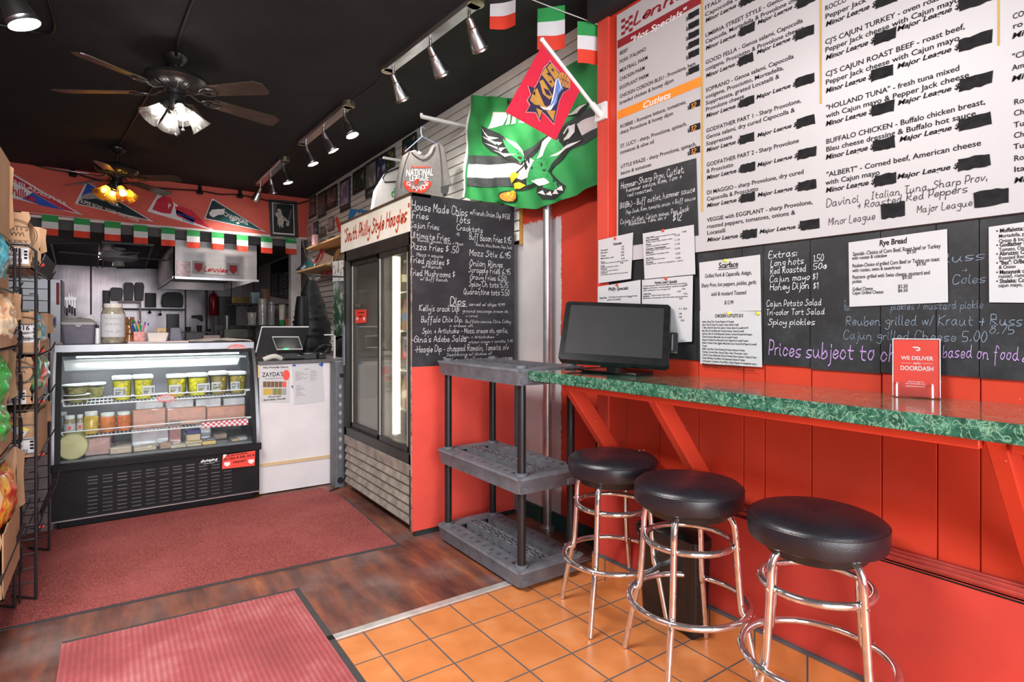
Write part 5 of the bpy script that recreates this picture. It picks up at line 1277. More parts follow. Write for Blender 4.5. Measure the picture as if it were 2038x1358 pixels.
for k, (c, tlt) in enumerate(pens):
    p0 = V((x_ - .02 + .005*k, 5.04 + .01*(k % 3), TZ+.02)); p1 = p0 + V((-.05*tlt, .004*k-.01, .11 + .008*(k % 4)))
    pn = thing('pen', 'ballpoint pen standing in the box of pens on the deli case', 'pen', p0, 'pens in the pen box'); build(MB().cyl(p0, p1, .0045, .0045, 8), 'barrel', pm('pen_%d' % k, c, .35), pn); build(MB().cyl(p1, p1 + (p1-p0).normalized()*.018, .0055, .004, 8), 'pen_cap', pm('pen_%d' % ((k+4) % 9), pens[(k+4) % 9][0], .35), pn)
build(MB().box((ay(254, 686, 5.02).x, 5.0, TZ), (ay(375, 686, 5.02).x, 5.16, TZ+.012)), 'serving_tray', pm('pink_tray', (.50, .38, .36), .4), label='flat pink tray under the pen box and paper box on the deli case', cat='tray')
build(MB().loft([rr(ay(295, 680, 5.04).x, ay(331, 680, 5.04).x, 5.04, 5.12, TZ+.012, .01), rr(ay(292, 680, 5.03).x, ay(336, 680, 5.03).x, 5.03, 5.13, TZ+.075, .01)]), 'paper_box', pm('cream_box', (.66, .60, .54), .6), label='cream paper box on the pink tray beside the pen box', cat='box')
build(MB().bbox((ay(313, 670, 5.06).x, 5.14, TZ+.03), (ay(333, 670, 5.06).x, 5.16, TZ+.11), .004), 'tan_packet', pm('tan_packet', (.42, .26, .12), .5, var=.4, scale=30), label='brown printed packet standing behind the cream paper box', cat='packet')
build(MB().loft([rr(ay(336, 680, 5.2).x, ay(364, 680, 5.2).x, 5.2, 5.3, TZ, .01), rr(ay(336, 680, 5.2).x+.01, ay(360, 680, 5.2).x, 5.2, 5.28, TZ+.11, .01)]), 'menu_holder', pm('purple_grey_plastic', (0, 0, 0)), label='grey plastic block standing right of the brown packet on the deli case', cat='holder')
r_ = random.Random(4)
xa, xb = ay(378, 686, 5.05).x, ay(500, 686, 5.05).x
build(MB().slab(lambda u, v: V((xa + (xb-xa)*u, 5.02 + .22*v + .01*math.sin(u*5), TZ + .006 + .016*math.sin(u*PI)*(.5+.5*v) + .004*math.sin(u*17+v*9))), 24, 8, (0, 0, .003)), 'paper_bag', pm('paper_bag_pale', (.58, .52, .46), .7, var=.15), label='flat pale paper bag lying on the right of the deli case top', cat='paper bag')

# ================================================================== WIRE RACKS with cartons of chips on the left
M_rack = pm('rack_black_wire', (.014, .013, .016), .4, var=.3, spec=.5)
def rack(name, label, xf, xr, y0, y1, h, shelves, loops=True):
    R = thing(name, label, 'wire rack', ((xf+xr)/2, (y0+y1)/2, 0))
    for yy in (y0, y1):
        mb = MB(); mb.tube([(xf, yy, .012), (xf, yy, h-.03), (xf-.03, yy, h), (xr+.03, yy, h), (xr, yy, h-.03), (xr, yy, .012)], .0065, 8)
        z = .10
        while z < h - .04: mb.tube([(xf, yy, z), (xr, yy, z)], .0032, 6); z += .0695
        z = .16
        while z < h - .12:
            mb.tube(catmull([(xf-.09, yy-.006, z), (xf-.06, yy-.006, z), (xf-.052, yy-.006, z+.015), (xf-.052, yy-.006, z+.105), (xf-.06, yy-.006, z+.12), (xf-.09, yy-.006, z+.12)], 3), .0035, 6); z += .208
        mb.tube([(xf, yy, .017), (xf+.0, yy-.0, .017), (xf-.10, yy+.10, .017)], .006, 6)
        mb.tube([(xf-.06, yy, .012), (xf-.06, yy, h-.02)], .005, 6)
        build(mb, 'side_panel', M_rack, R)
    for z in shelves:
        mb = MB()
        for k in range(12): x = xr + (xf-xr)*k/11; mb.tube([(x, y0, z), (x, y1, z)], .003, 5)
        mb.tube([(xr, y0, z-.004), (xr, y1, z-.004)], .0045, 6); mb.tube([(xf, y0, z-.004), (xf, y1, z-.004)], .0045, 6)
        mb.tube([(xf+.006, y0, z), (xf+.03, y0, z+.05)], .004, 6); mb.tube([(xf+.006, y1, z), (xf+.03, y1, z+.05)], .004, 6)
        build(mb, 'wire_shelf', M_rack, R)
        build(MB().tube([(xf+.012, y0+.02, z+.022), (xf+.03, y0+.02, z+.03)], .007, 8), 'red_tip', M_redcard, R)
    return R
rackA = rack('wire_rack', 'tall black wire snack rack nearest the deli case, holding four printed cartons', -.295, -.76, 3.62, 4.36, 1.735, (1.615, 1.195, .945, .685, .33))
# a deep tilted lip on the top shelf and slanted empty shelf at the bottom
build(MB().prism([V((-.29, 3.66, 1.615)), V((-.29, 4.30, 1.615)), V((-.265, 4.30, 1.70)), V((-.265, 3.66, 1.70))], (.004, 0, 0)), 'shelf_lip', M_blk, rackA)
build(MB().tube([(-.30, 3.95, .33), (-.235, 3.95, .50), (-.225, 3.95, .56)], .006, 8).tube([(-.31, 4.02, .33), (-.25, 4.02, .50)], .005, 8), 'divider', M_rack, rackA)
rackB = rack('wire_rack', 'black wire snack rack at the left picture edge, full of open cartons of chips', -.368, -.82, 2.72, 3.565, 1.735, (1.50, 1.245, .79, .245))
build(MB().tube([(-.40, 3.52, .24), (-.29, 3.66, .40)], .007, 8), 'slanted_arm', M_rack, rackB) if False else None
mb = MB()
for k in range(7): mb.tube([(-.40, 2.8+.1*k, .18), (-.345, 2.8+.1*k, .36)], .0035, 6)
mb.tube([(-.345, 2.74, .36), (-.345, 3.55, .36)], .005, 6); mb.tube([ay(49, 1040, 3.47), ay(-8, 1196, 3.47)], .007, 6); mb.tube([ay(45, 1045, 3.40), ay(-14, 1190, 3.40)], .005, 6); build(mb, 'basket_front', M_rack, rackB)

def carton(x0, x1, y0, y1, z0, z1, label, lip=.36, text=(), oval=None, torn=True, mat=None):
    t_ = thing('snack_carton', label, 'cardboard box', ((x0+x1)/2, (y0+y1)/2, z0))
    e = .005; r_ = random.Random(int(z0*100)); H = z1 - z0
    mb = MB(); mb.box((x0, y0, z0), (x1, y1, z0+e)); mb.box((x0, y0, z0), (x0+e, y1, z1))
    mb.box((x0, y0, z1-e), (x1-.04, y1, z1))
    # side walls, torn along the open front
    def side(yy):
        n = 9; pts = [V((x0, yy, z0)), V((x1, yy, z0))]
        pts += [V((x1 - (abs(r_.uniform(0, .018)) if torn else 0), yy, z0 + H*i/n)) for i in range(1, n)]
        pts += [V((x1-.012, yy, z1)), V((x0, yy, z1))]; mb.prism(pts, (0, e, 0))
    side(y0); side(y1-e)
    build(mb, 'carton', mat or M_card, t_)
    n = 10; top = [V((x1-e, y1 - (y1-y0)*i/n, z0 + H*lip + r_.uniform(-.008, .008))) for i in range(n+1)]
    build(MB().prism([V((x1-e, y0, z0)), V((x1-e, y1, z0))] + top, (e, 0, 0)), 'front_lip', mat or M_card, t_)
    fl = MB(); fl.prism([V((x1-.01, y1-.004, z0+H*.45)), V((x1+.022, y1-.03, z0+H*.5)), V((x1+.015, y1-.02, z0+H*.75)), V((x1+.02, y1-.025, z0+H*.95)), V((x1-.012, y1-.004, z1))], (0, .004, 0)); build(fl, 'torn_flap', mat or M_card, t_)
    return t_
M_lab = pm('shipping_label', (.64, .62, .64), .5)
def side_label(t_, x0, x1, y, z0, z1, big=None, yellow=False):
    lb = build(MB().box((x0, y-.0015, z0), (x1, y, z1)), 'shipping_label', M_lab, t_)
    mb = MB(); w_ = x1-x0; h = z1-z0
    if big:
        vs, fs, adv = printed(big, 'b'); k = min(w_*.62/adv, h*.26); mb.add([V((x0 + w_*.08 + a*k, y-.0025, z1 - h*.30 + b*k)) for a, b in vs], fs)
    r_ = random.Random(int(x0*1000))
    for q_ in range(2): mb.box((x0+w_*.3, y-.0026, z1-h*(.45+q_*.08)), (x0+w_*(.6+r_.random()*.15), y-.002, z1-h*(.42+q_*.08)))
    for q_ in range(16): a = x0 + w_*(.14 + q_*.04); mb.box((a, y-.0026, z0+h*.08), (a + w_*.012*(1+r_.randint(0, 1)), y-.002, z0+h*.32))
    for q_ in range(3): mb.box((x0+w_*.84, y-.0026, z0+h*(.3+q_*.2)), (x0+w_*.95, y-.002, z0+h*(.42+q_*.2)))
    build(mb, 'printing', M_ink, lb, fix=False, sm=0)
M_prt = pm('box_print', (.10, .06, .035), .8)
def oval(t_, cx, y, cz, rx, rz, words):
    mb = MB(); n = 40
    for k_ in (1.0, .90):
        mb.tube([V((cx + rx*k_*math.cos(2*PI*i/n), y-.001, cz + rz*k_*math.sin(2*PI*i/n))) for i in range(n)], .0016, 4, closed=True)
    for s, z, h in words:
        vs, fs, adv = printed(s, 'b'); k = rx*1.25/adv; mb.add([V((cx - rx*.62 + a*k, y-.0012, cz + z*rz + b*h)) for a, b in vs], fs)
    for i in range(5): mb.tube(catmull([(cx + rx*(-.35+.16*i), y-.001, cz - rz*.05), (cx + rx*(-.25+.16*i), y-.001, cz + rz*.18), (cx + rx*(-.18+.16*i), y-.001, cz - rz*.08)], 3), .0016, 4)
    build(mb, 'printed_emblem', M_prt, t_, fix=False, sm=0)
YB = 3.66
A = carton(-.74, -.313, YB, 4.20, 1.622, 1.90, 'brown snack carton with oval emblem and 9194 label on the top rack shelf', .22)
oval(A, -.385, YB, 1.785, .092, .075, (('LIBERTY\'S', .28, .022), ('BAKERY', -.52, .014)))
side_label(A, -.435, -.325, YB, 1.645, 1.725, '9194')
B_ = carton(-.74, -.283, YB, 4.22, 1.20, 1.415, 'brown snack carton labelled 2016 on the second rack shelf', .32)
side_label(B_, -.39, -.292, YB, 1.262, 1.348, '2016'); oval(B_, -.345, YB, 1.345, .07, .042, ())
C_ = carton(-.74, -.305, YB, 4.20, .955, 1.19, 'brown snack carton with a colourful bag in front on the third rack shelf', .25)
oval(C_, -.37, YB, 1.115, .068, .058, (('LIBERTY', .28, .014),)); side_label(C_, -.43, -.335, YB, .962, 1.03, '194')
D_ = carton(-.74, -.29, YB, 4.16, .695, .925, 'brown snack carton with a yellow label strip on the fourth rack shelf', .9)
side_label(D_, -.43, -.30, YB, .715, .795, '2016')
build(MB().prism([V((-.42, YB-.003, .895)), V((-.325, YB-.003, .835)), V((-.345, YB-.003, .80)), V((-.43, YB-.003, .862))], (0, .0015, 0)), 'tilted_label', M_lab, D_)
build(MB().prism([V((-.42, YB-.005, .897)), V((-.325, YB-.005, .838)), V((-.328, YB-.005, .828)), V((-.423, YB-.005, .885))], (0, .001, 0)), 'yellow_strip', pm('label_yellow', (.75, .62, .03), .5), D_)
def bag(label, c, w, h, d, cols, seed, rz=0.0, tilt=0.0, group='snack bags in the rack cartons', word=None):
    """a pillow bag of chips: width along y, height up, bulging toward +x"""
    t_ = thing('chip_bag', label, 'snack bag', c, group)
    m, t, p = nt('chip_bag_foil'); vec = coords(t, (1, 1, 1), loc=(seed, 0, 0)); f = noise(t, vec, 14, 3, .6)
    n_ = len(cols); st_ = [(.30 + .4*i/max(1, n_-1), cc) for i, cc in enumerate(cols)]
    rp = ramp(t, f, st_)
    t.links.new(rp, p.inputs['Base Color']); p.inputs['Roughness'].default_value = .28; p.inputs['Coat Weight'].default_value = .3
    bump(t, p, noise(t, vec, 22, 3), .5, .02)
    r_ = random.Random(seed); ph = [r_.uniform(0, 6) for _ in range(4)]
    R_ = Matrix.Translation(V(c)) @ Matrix.Rotation(rz, 4, 'Z') @ Matrix.Rotation(tilt, 4, 'Y')
    def fn(s_):
        def g(u, v):
            b = max(0, math.sin(PI*u))**.34*max(0, math.sin(PI*v))**.4
            wr = .10*math.sin(11*u+ph[0]+3*v)*math.sin(9*v+ph[1]) + .07*math.sin(23*v+ph[2]+4*u) + .05*math.sin(31*u+ph[3])
            return R_ @ V((s_*d/2*b*(1+wr), (u-.5)*w*(1-.08*math.sin(PI*v)), h*v))
        return g
    mb = MB(); mb.grid(fn(1), 28, 28); mb.grid(fn(-1), 12, 12); build(mb, 'bag', m, t_, sm=80)
    sl = MB(); sl.box((-.003, -w/2, h-.006), (.003, w/2, h+.008), R_); sl.box((-.003, -w/2, -.004), (.003, w/2, .006), R_); build(sl, 'crimped_seal', m, t_)
    return t_
BLU = [(.55, .48, .2), (.05, .35, .5), (.05, .45, .6), (.7, .6, .3)]; YEL = [(.75, .55, .05), (.8, .72, .55), (.75, .4, .2), (.7, .6, .5)]
GRN = [(.02, .35, .04), (.03, .5, .06), (.03, .45, .05), (.25, .12, .03)]; REDB = [(.6, .02, .02), (.7, .05, .03), (.8, .5, .03), (.65, .03, .03)]; MIX = [(.7, .68, .6), (.6, .04, .05), (.02, .02, .02), (.05, .4, .15), (.75, .6, .05)]
bag('yellow and blue chip bag in the 2016 carton', (-.335, 3.95, 1.215), .34, .20, .10, YEL[:2] + BLU[1:], 1)
bag('red white and black snack bag in the third rack carton', (-.345, 3.93, .975), .36, .23, .13, MIX, 2, tilt=.1)
# cartons of the rack at the picture's left edge
N1 = carton(-.80, -.384, 3.02, 3.52, 1.505, 2.10, 'torn open brown carton at the top of the left edge rack', .12)
N2 = carton(-.80, -.356, 3.02, 3.52, 1.25, 1.50, 'open brown carton with yellow bag, second of the left edge rack', .22)
N3 = carton(-.80, -.374, 3.02, 3.52, .80, 1.24, 'open brown carton with green bag, third of the left edge rack', .22)
N4 = carton(-.80, -.345, 3.02, 3.52, .255, .78, 'open brown carton with red bag at the bottom of the left edge rack', .5)
build(MB().prism([V((-.383, 3.02, 1.74)), V((-.383, 3.52, 1.74)), V((-.383, 3.52, 2.10)), V((-.383, 3.02, 2.10))], (.004, 0, 0)), 'flap', M_card, N1)
bag('blue and cream chip bag in the top carton of the left edge rack', (-.425, 3.31, 1.52), .32, .24, .12, BLU, 3)
bag('yellow and pink chip bag in the second carton of the left edge rack', (-.40, 3.31, 1.262), .34, .22, .12, YEL, 4)
bag('bright green chip bag, upper one in the third carton of the left edge rack', (-.42, 3.31, 1.0), .34, .22, .12, GRN, 5)
bag('bright green chip bag, lower one in the third carton of the left edge rack', (-.42, 3.31, .815), .34, .20, .12, GRN, 6)
bag('red and yellow chip bag in the bottom carton of the left edge rack', (-.39, 3.31, .48), .34, .24, .10, REDB, 7)
bag('green black and yellow snack bag low in the basket of the left edge rack', (-.40, 3.34, .262), .22, .10, .09, [(.02, .02, .02), (.05, .4, .1), (.8, .7, .1), (.1, .3, .6)], 8) if False else None

# ================================================================== FLOOR MATS
m, t, p = nt('dark_red_carpet'); vec = coords(t); a = noise(t, vec, 170, 3, .8); b = noise(t, vec, 2.2, 4, .6)
c1 = ramp(t, a, [(.36, (.08, .013, .014)), (.5, (.27, .04, .036)), (.64, (.48, .14, .11))])
t.links.new(mixc(t, ramp(t, b, [(.45, (0, 0, 0)), (.75, (.5, .5, .5))]), c1, (.42, .10, .10)), p.inputs['Base Color']); p.inputs['Roughness'].default_value = .95; bump(t, p, a, .8, .006)
cm = thing('entrance_carpet', 'dark red loop carpet mat in front of the deli case', 'carpet', (.2, 3.9, 0))
q = [(-1.12, 3.41), (1.435, 3.285), (1.48, 4.42), (1.42, 4.76), (-1.12, 4.80)]
build(MB().prism([V((x, y, 0)) for x, y in q], (0, 0, .010)), 'pile', m, cm)
ed = MB(); ed.prism([V((-1.12, 3.395, 0)), V((1.45, 3.270, 0)), V((1.435, 3.287, 0)), V((-1.12, 3.412, 0))], (0, 0, .007)); ed.prism([V((1.45, 3.27, 0)), V((1.497, 4.42, 0)), V((1.48, 4.42, 0)), V((1.435, 3.285, 0))], (0, 0, .007)); build(ed, 'rubber_edge', pm('rubber_edge', (.045, .04, .04), .8), cm)
m, t, p = nt('ribbed_red_mat'); vec = coords(t)
sep = node(t, 'ShaderNodeSeparateXYZ'); t.links.new(vec, sep.inputs[0]); rib = math_(t, 'SINE', math_(t, 'MULTIPLY', sep.outputs[0], 2*PI/.021)); b = noise(t, vec, 3.0, 4, .65); a = noise(t, vec, 160, 2)
c1 = ramp(t, b, [(.3, (.24, .035, .04)), (.5, (.36, .065, .07)), (.68, (.48, .16, .16))])
dk = math_(t, 'MULTIPLY', math_(t, 'SUBTRACT', .5, math_(t, 'MULTIPLY', rib, .5)), .45)
c2_ = mixc(t, dk, c1, (.12, .015, .02)); t.links.new(mixc(t, math_(t, 'MULTIPLY', a, .3), c2_, (.5, .14, .13)), p.inputs['Base Color']); p.inputs['Roughness'].default_value = .9
bump(t, p, math_(t, 'MULTIPLY_ADD', rib, .5, math_(t, 'MULTIPLY', a, .3)), .6, .004)
rm = thing('doormat', 'ribbed faded red doormat at the lower edge beside the orange tiles', 'doormat', (.3, 2.4, 0))
def matz(x, y): return .010 + .006*max(0, math.sin(x*4.2+y*2.5-1.2))*max(0, math.sin(y*3+.4))
build(MB().slab(lambda u, v: V((-.165 + .925*u, 1.3 + (3.06-.055*u-1.3)*v, matz(u, v) - .0085)), 30, 30, (0, 0, .008)), 'ribbed_top', m, rm, sm=80)
ed = MB(); ed.prism([V((.76, 1.3, 0)), V((.79, 1.3, 0)), V((.79, 3.005, 0)), V((.76, 3.005, 0))], (0, 0, .006)); ed.prism([V((-.165, 3.06, 0)), V((.79, 3.005, 0)), V((.79, 3.03, 0)), V((-.165, 3.085, 0))], (0, 0, .006)); build(ed, 'rubber_edge', pm('rubber_edge', (0, 0, 0)), rm)
# ================================================================== CEILING FANS
M_fan = pm('fan_black', (.014, .013, .013), .32, var=.3, coat=.3)
def wood_blade():
    m, t, p = nt('fan_blade_wood'); f = noise(t, coords(t, (2, 14, 2)), 3, 5, .6)
    t.links.new(ramp(t, f, [(.3, (.05, .038, .030)), (.7, (.11, .082, .064))]), p.inputs['Base Color']); p.inputs['Roughness'].default_value = .28; p.inputs['Coat Weight'].default_value = .4; return m
M_blade = wood_blade()
def shade_mat(name, tint, e):
    m, t, p = nt(name); out = t.nodes['Material Output']
    f = noise(t, coords(t, (40, 40, 4)), 2, 2)
    tr = node(t, 'ShaderNodeBsdfTransparent'); tr.inputs[0].default_value = tuple(tint) + (1,)
    p.inputs['Base Color'].default_value = (.85, .84, .82, 1); p.inputs['Roughness'].default_value = .12
    p.inputs['Transmission Weight'].default_value = .0
    tl = node(t, 'ShaderNodeBsdfTranslucent'); tl.inputs[0].default_value = tuple(tint) + (1,)
    gl = node(t, 'ShaderNodeBsdfGlossy'); gl.inputs['Roughness'].default_value = .08
    m1 = node(t, 'ShaderNodeMixShader'); t.links.new(math_(t, 'MULTIPLY_ADD', f, .5, -.05), m1.inputs[0]); t.links.new(tr.outputs[0], m1.inputs[1]); t.links.new(tl.outputs[0], m1.inputs[2])
    lw = node(t, 'ShaderNodeLayerWeight'); lw.inputs[0].default_value = .4
    m2 = node(t, 'ShaderNodeMixShader'); t.links.new(lw.outputs['Facing'], m2.inputs[0]); t.links.new(m1.outputs[0], m2.inputs[1]); t.links.new(gl.outputs[0], m2.inputs[2])
    m3 = node(t, 'ShaderNodeMixShader'); m3.inputs[0].default_value = .8; t.links.new(m1.outputs[0], m3.inputs[1]); t.links.new(m2.outputs[0], m3.inputs[2]); t.links.new(m3.outputs[0], out.inputs[0]); return m
def ceiling_fan(x, y, zc, label, blades, zb, warm, shades, power, BL_=.40):
    """blades: (angle, outer radius); shades: angles of the four glass bells"""
    F_ = thing('ceiling_fan', label, 'ceiling fan', (x, y, zb)); T = Matrix.Translation((x, y, 0))
    build(MB().lathe([(.001, zc-.075), (.03, zc-.075), (.045, zc-.06), (.075, zc-.035), (.08, zc-.012), (.07, zc), (.001, zc)], 28, T), 'canopy', M_fan, F_)
    build(MB().cyl((x, y, zb+.16), (x, y, zc-.07), .014, n=12), 'downrod', M_fan, F_)
    build(MB().lathe([(.001, zb+.19), (.03, zb+.19), (.05, zb+.165), (.15, zb+.155), (.188, zb+.135), (.195, zb+.11), (.18, zb+.085), (.11, zb+.06), (.06, zb+.045), (.06, zb+.02), (.001, zb+.02)], 40, T), 'motor_housing', M_fan, F_)
    rb = MB()
    for k in range(24):
        a = 2*PI*k/24; rb.cyl((x+.075*math.cos(a), y+.075*math.sin(a), zb+.046), (x+.15*math.cos(a), y+.15*math.sin(a), zb+.074), .004, n=5)
    build(rb, 'motor_ribs', M_fan, F_)
    build(MB().lathe([(.001, zb-.10), (.03, zb-.10), (.05, zb-.085), (.058, zb-.03), (.052, zb+.0), (.045, zb+.02), (.001, zb+.02)], 24, T), 'switch_housing', M_fan, F_)
    for a, ro in blades:
        R_ = T @ Matrix.Rotation(math.radians(a), 4, 'Z'); tl = Matrix.Rotation(math.radians(-13), 4, 'X')
        ri = .24; w0, w1 = .055, .072
        q = [(ri, -w0), (ro-.05, -w1), (ro, -w1*.55), (ro, w1*.75), (ro-.03, w1), (ri, w0)]
        P_ = R_ @ Matrix.Translation((0, 0, zb+.03)) @ tl
        bl = build(MB().prism([P_ @ V((px, py, 0)) for px, py in q], P_.to_3x3() @ V((0, 0, .006))), 'blade', M_blade, F_)
        ir = MB(); ir.tube([R_ @ V((.09, 0, zb+.05)), R_ @ V((.15, 0, zb+.02)), R_ @ V((.21, 0, zb+.022))], .009, 6)
        for s in (-1, 1): ir.tube(catmull([tuple(P_ @ V(v)) for v in ((.17, 0, -.006), (.21, .035*s, -.006), (.27, .045*s, -.006), (.31, .0, -.006))], 4), .005, 6)
        ir.tube([P_ @ V((.20, 0, -.006)), P_ @ V((.31, 0, -.006))], .006, 6)
        build(ir, 'blade_iron', M_fan, bl)
    sm_ = shade_mat('bell_glass_' + ('amber' if warm else 'clear'), (1, .72, .28) if warm else (1, .98, .96), 1)
    bulb = glow('bulb_' + ('warm' if warm else 'white'), (1, .80, .45) if warm else (1, .96, .90), 22 if warm else 26)
    for k, a in enumerate(shades):
        R_ = T @ Matrix.Rotation(math.radians(a), 4, 'Z') @ Matrix.Translation((.075, 0, zb-.075)) @ Matrix.Rotation(math.radians(-42), 4, 'Y')
        build(MB().cyl(R_ @ V((0, 0, .04)), R_ @ V((0, 0, -.02)), .022, .028, 16), 'lamp_holder', M_fan, F_)
        s_ = build(MB().lathe([(.030, -.012), (.034, -.03), (.042, -.06), (.050, -.09), (.066, -.125), (.074, -.135), (.073, -.137), (.063, -.125), (.047, -.09), (.039, -.06), (.030, -.028)], 28, R_), 'lamp_shade', sm_, F_)
        build(MB().sphere((0, 0, 0), .024, 12, 8, 1.35, R_ @ Matrix.Translation((0, 0, -.06))), 'bulb', bulb, s_)
    for dx, dy, l in ((.0, -.02, .155), (.045, .03, .10)):
        c_ = build(MB().cyl((x+dx, y+dy, zb-.09), (x+dx, y+dy, zb-.10-l), .0022, n=6), 'pull_chain', M_steel, F_)
        build(MB().lathe([(.001, -.012), (.012, -.006), (.012, .004), (.001, .01)], 12, Matrix.Translation((x+dx, y+dy, zb-.105-l))), 'pull_knob', M_steel, c_)
    return F_
ceiling_fan(.373, 4.58, 3.21, 'black ceiling fan with four clear glass lamps, larger one nearer the camera', [(-148, .64), (147, .80), (-42.4, .66), (16.7, .74), (72, .66)], 2.915, False, (190, 100, 10, -80), 5)
ceiling_fan(.062, 7.32, 3.21, 'black ceiling fan with amber glowing lamps in front of the red soffit', [(-103, .63), (121, .82), (50, .80), (-30, .63), (-175, .63)], 2.86, True, (200, 110, 20, -70), 3.5)
# ================================================================== TRACK LIGHTS
LAMPS = []
def head(mb_parent, P, d, s=1.0, on=True, pw=46):
    """one steel bullet lamp: P pivot under the bar, d direction of the beam"""
    d = V(d).normalized(); R_ = Matrix.Translation(P) @ d.to_track_quat('-Z', 'Y').to_matrix().to_4x4()
    arm = MB(); arm.cyl(V(P) + V((0, 0, .05)), V(P), .009*s, n=10); arm.sphere(P, .015*s, 10, 6)
    build(arm, 'swivel_arm', M_steel, mb_parent)
    sh = build(MB().lathe([(.001, .005*s), (.020*s, .002*s), (.024*s, -.02*s), (.026*s, -.045*s), (.032*s, -.05*s), (.034*s, -.075*s), (.038*s, -.08*s), (.052*s, -.155*s), (.054*s, -.16*s), (.052*s, -.165*s), (.056*s, -.178*s), (.053*s, -.178*s), (.048*s, -.155*s), (.034*s, -.085*s), (.001, -.082*s)], 28, R_), 'lamp_head', M_steel, mb_parent)
    build(MB().lathe([(.001, -.150*s), (.044*s, -.158*s), (.046*s, -.166*s), (.001, -.168*s)], 22, R_), 'bulb_face', glow('halogen', (1, .93, .80), 26) if on else M_wht, sh)
    if on:
        tip = R_ @ V((0, 0, -.185*s)); spot('track_spot', tip, tip + d, pw, (1, .94, .85), 1.5, .9, .04)
def track(name_label, y0, y1, x0, x1, heads, z=3.18, pw=46):
    c = V(((x0+x1)/2, (y0+y1)/2, z)); t_ = thing('track_light', name_label, 'track light', c, 'steel track lights on the ceiling')
    a = V((x0, y0, z)); b = V((x1, y1, z)); dr = (b-a).normalized(); n_ = V((dr.y, -dr.x, 0)) * .05
    mb = MB(); mb.loft([[p + n_ + V((0, 0, .03)), p + n_ + V((0, 0, .004)), p + n_*.7 + V((0, 0, -.012)), p - n_*.7 + V((0, 0, -.012)), p - n_ + V((0, 0, .004)), p - n_ + V((0, 0, .03))] for p in (a, b)])
    build(mb, 'bar', M_steel, t_)
    for p, s in ((a, -1), (b, 1)): build(MB().cyl(p + V((0, 0, -.012)), p + V((0, 0, .03)), .05, n=20), 'end_cap', pm('brass_end', (.5, .42, .3), .35, metal=.9), t_)
    for f, d in heads:
        head(t_, a + (b-a)*f + V((0, 0, -.065)), d, pw=pw)
    return t_
track('long steel track light with three unlit looking lamps above the green banner', 2.80, 3.90, 1.705, 1.640, [(.06, (.62, .30, -.70)), (.46, (.62, .25, -.72)), (.93, (.55, .25, -.78))], pw=20)
track('steel track light with three lamps in the middle of the ceiling row', 4.72, 5.98, 1.635, 1.60, [(.08, (.30, -.25, -.9)), (.5, (.45, -.1, -.8)), (.92, (.35, -.15, -.9))])
track('steel track light with three lamps next to the red soffit', 6.70, 8.05, 1.60, 1.60, [(.06, (.25, -.1, -.9)), (.52, (.22, .15, -.9)), (.95, (-.25, .55, -.8))])
sl_ = thing('spot_lamp', 'single steel spot lamp at the upper left picture corner', 'spot lamp', (-.42, 3.75, 3.1))
build(MB().cyl((-.47, 3.86, 3.15), (-.47, 3.86, 3.21), .06, n=20), 'ceiling_plate', M_steel, sl_)
head(sl_, V((-.455, 3.84, 3.10)), (.38, -.02, -.85), 1.35)
# cords and conduit on the ceiling
def cord(name, pts, r, label, mat=M_blkm, cat='cable', k=6):
    return build(MB().tube(catmull([tuple(p) for p in pts], k), r, 8), name, mat, label=label, cat=cat)
cord('conduit', [(.62, 2.2, 3.195), (.50, 2.9, 3.195), (.40, 3.6, 3.195), (.365, 4.3, 3.195), (.37, 4.52, 3.18)], .012, 'black flexible conduit on the ceiling leading to the nearer ceiling fan')
cord('ceiling_cable', [(-.30, 3.9, 3.2), (-.29, 4.2, 3.2), (-.28, 4.5, 3.2), (-.32, 4.68, 3.2), (-.5, 4.72, 3.2), (-.9, 4.7, 3.2)], .008, 'black cable looping on the ceiling beside the single spot lamp')
cord('ceiling_cable', [(1.64, 3.93, 3.19), (1.62, 4.15, 3.15), (1.60, 4.45, 3.16), (1.63, 4.70, 3.185)], .006, 'black cable drooping between the first and second track lights')
cord('ceiling_cable', [(1.60, 6.0, 3.185), (1.59, 6.2, 3.165), (1.59, 6.5, 3.17), (1.60, 6.68, 3.185)], .006, 'black cable drooping between the second and third track lights')
cord('ceiling_cable', [(.37, 4.66, 3.2), (.28, 5.2, 3.2), (.18, 6.2, 3.2), (.07, 7.25, 3.2)], .007, 'black cable on the ceiling running between the two ceiling fans')
# black string of lamp sockets under the ceiling along the soffit
sg_ = thing('string_light', 'black cord of unlit black sockets strung along the top of the red soffit', 'string light', (.4, 8.62, 3.1))
SK = [(22, 300), (145, 330), (230, 348), (398, 366), (478, 374)]
pts = []
for k, (u, v) in enumerate(SK):
    p = ay(u, v + 14, 8.62); pts.append(p)
    if k + 1 < len(SK): q = ay(SK[k+1][0], SK[k+1][1]+14, 8.62); pts.append((p+q)/2 + V((0, 0, -.02)))
pts = [V((-1.1, 8.62, 3.2))] + pts + [V((1.9, 8.62, 3.09)), V((2.2, 8.64, 3.10)), V((2.385, 8.6, 3.16))]
build(MB().tube(catmull([tuple(p) for p in pts], 4), .009, 6), 'cord', M_blkm, sg_)
for u, v in SK:
    p = ay(u, v + 14, 8.62); build(MB().lathe([(.001, .09), (.018, .085), (.022, .02), (.034, .0), (.042, -.03), (.03, -.045), (.001, -.05)], 14, Matrix.Translation(p)), 'socket', M_blkm, sg_)
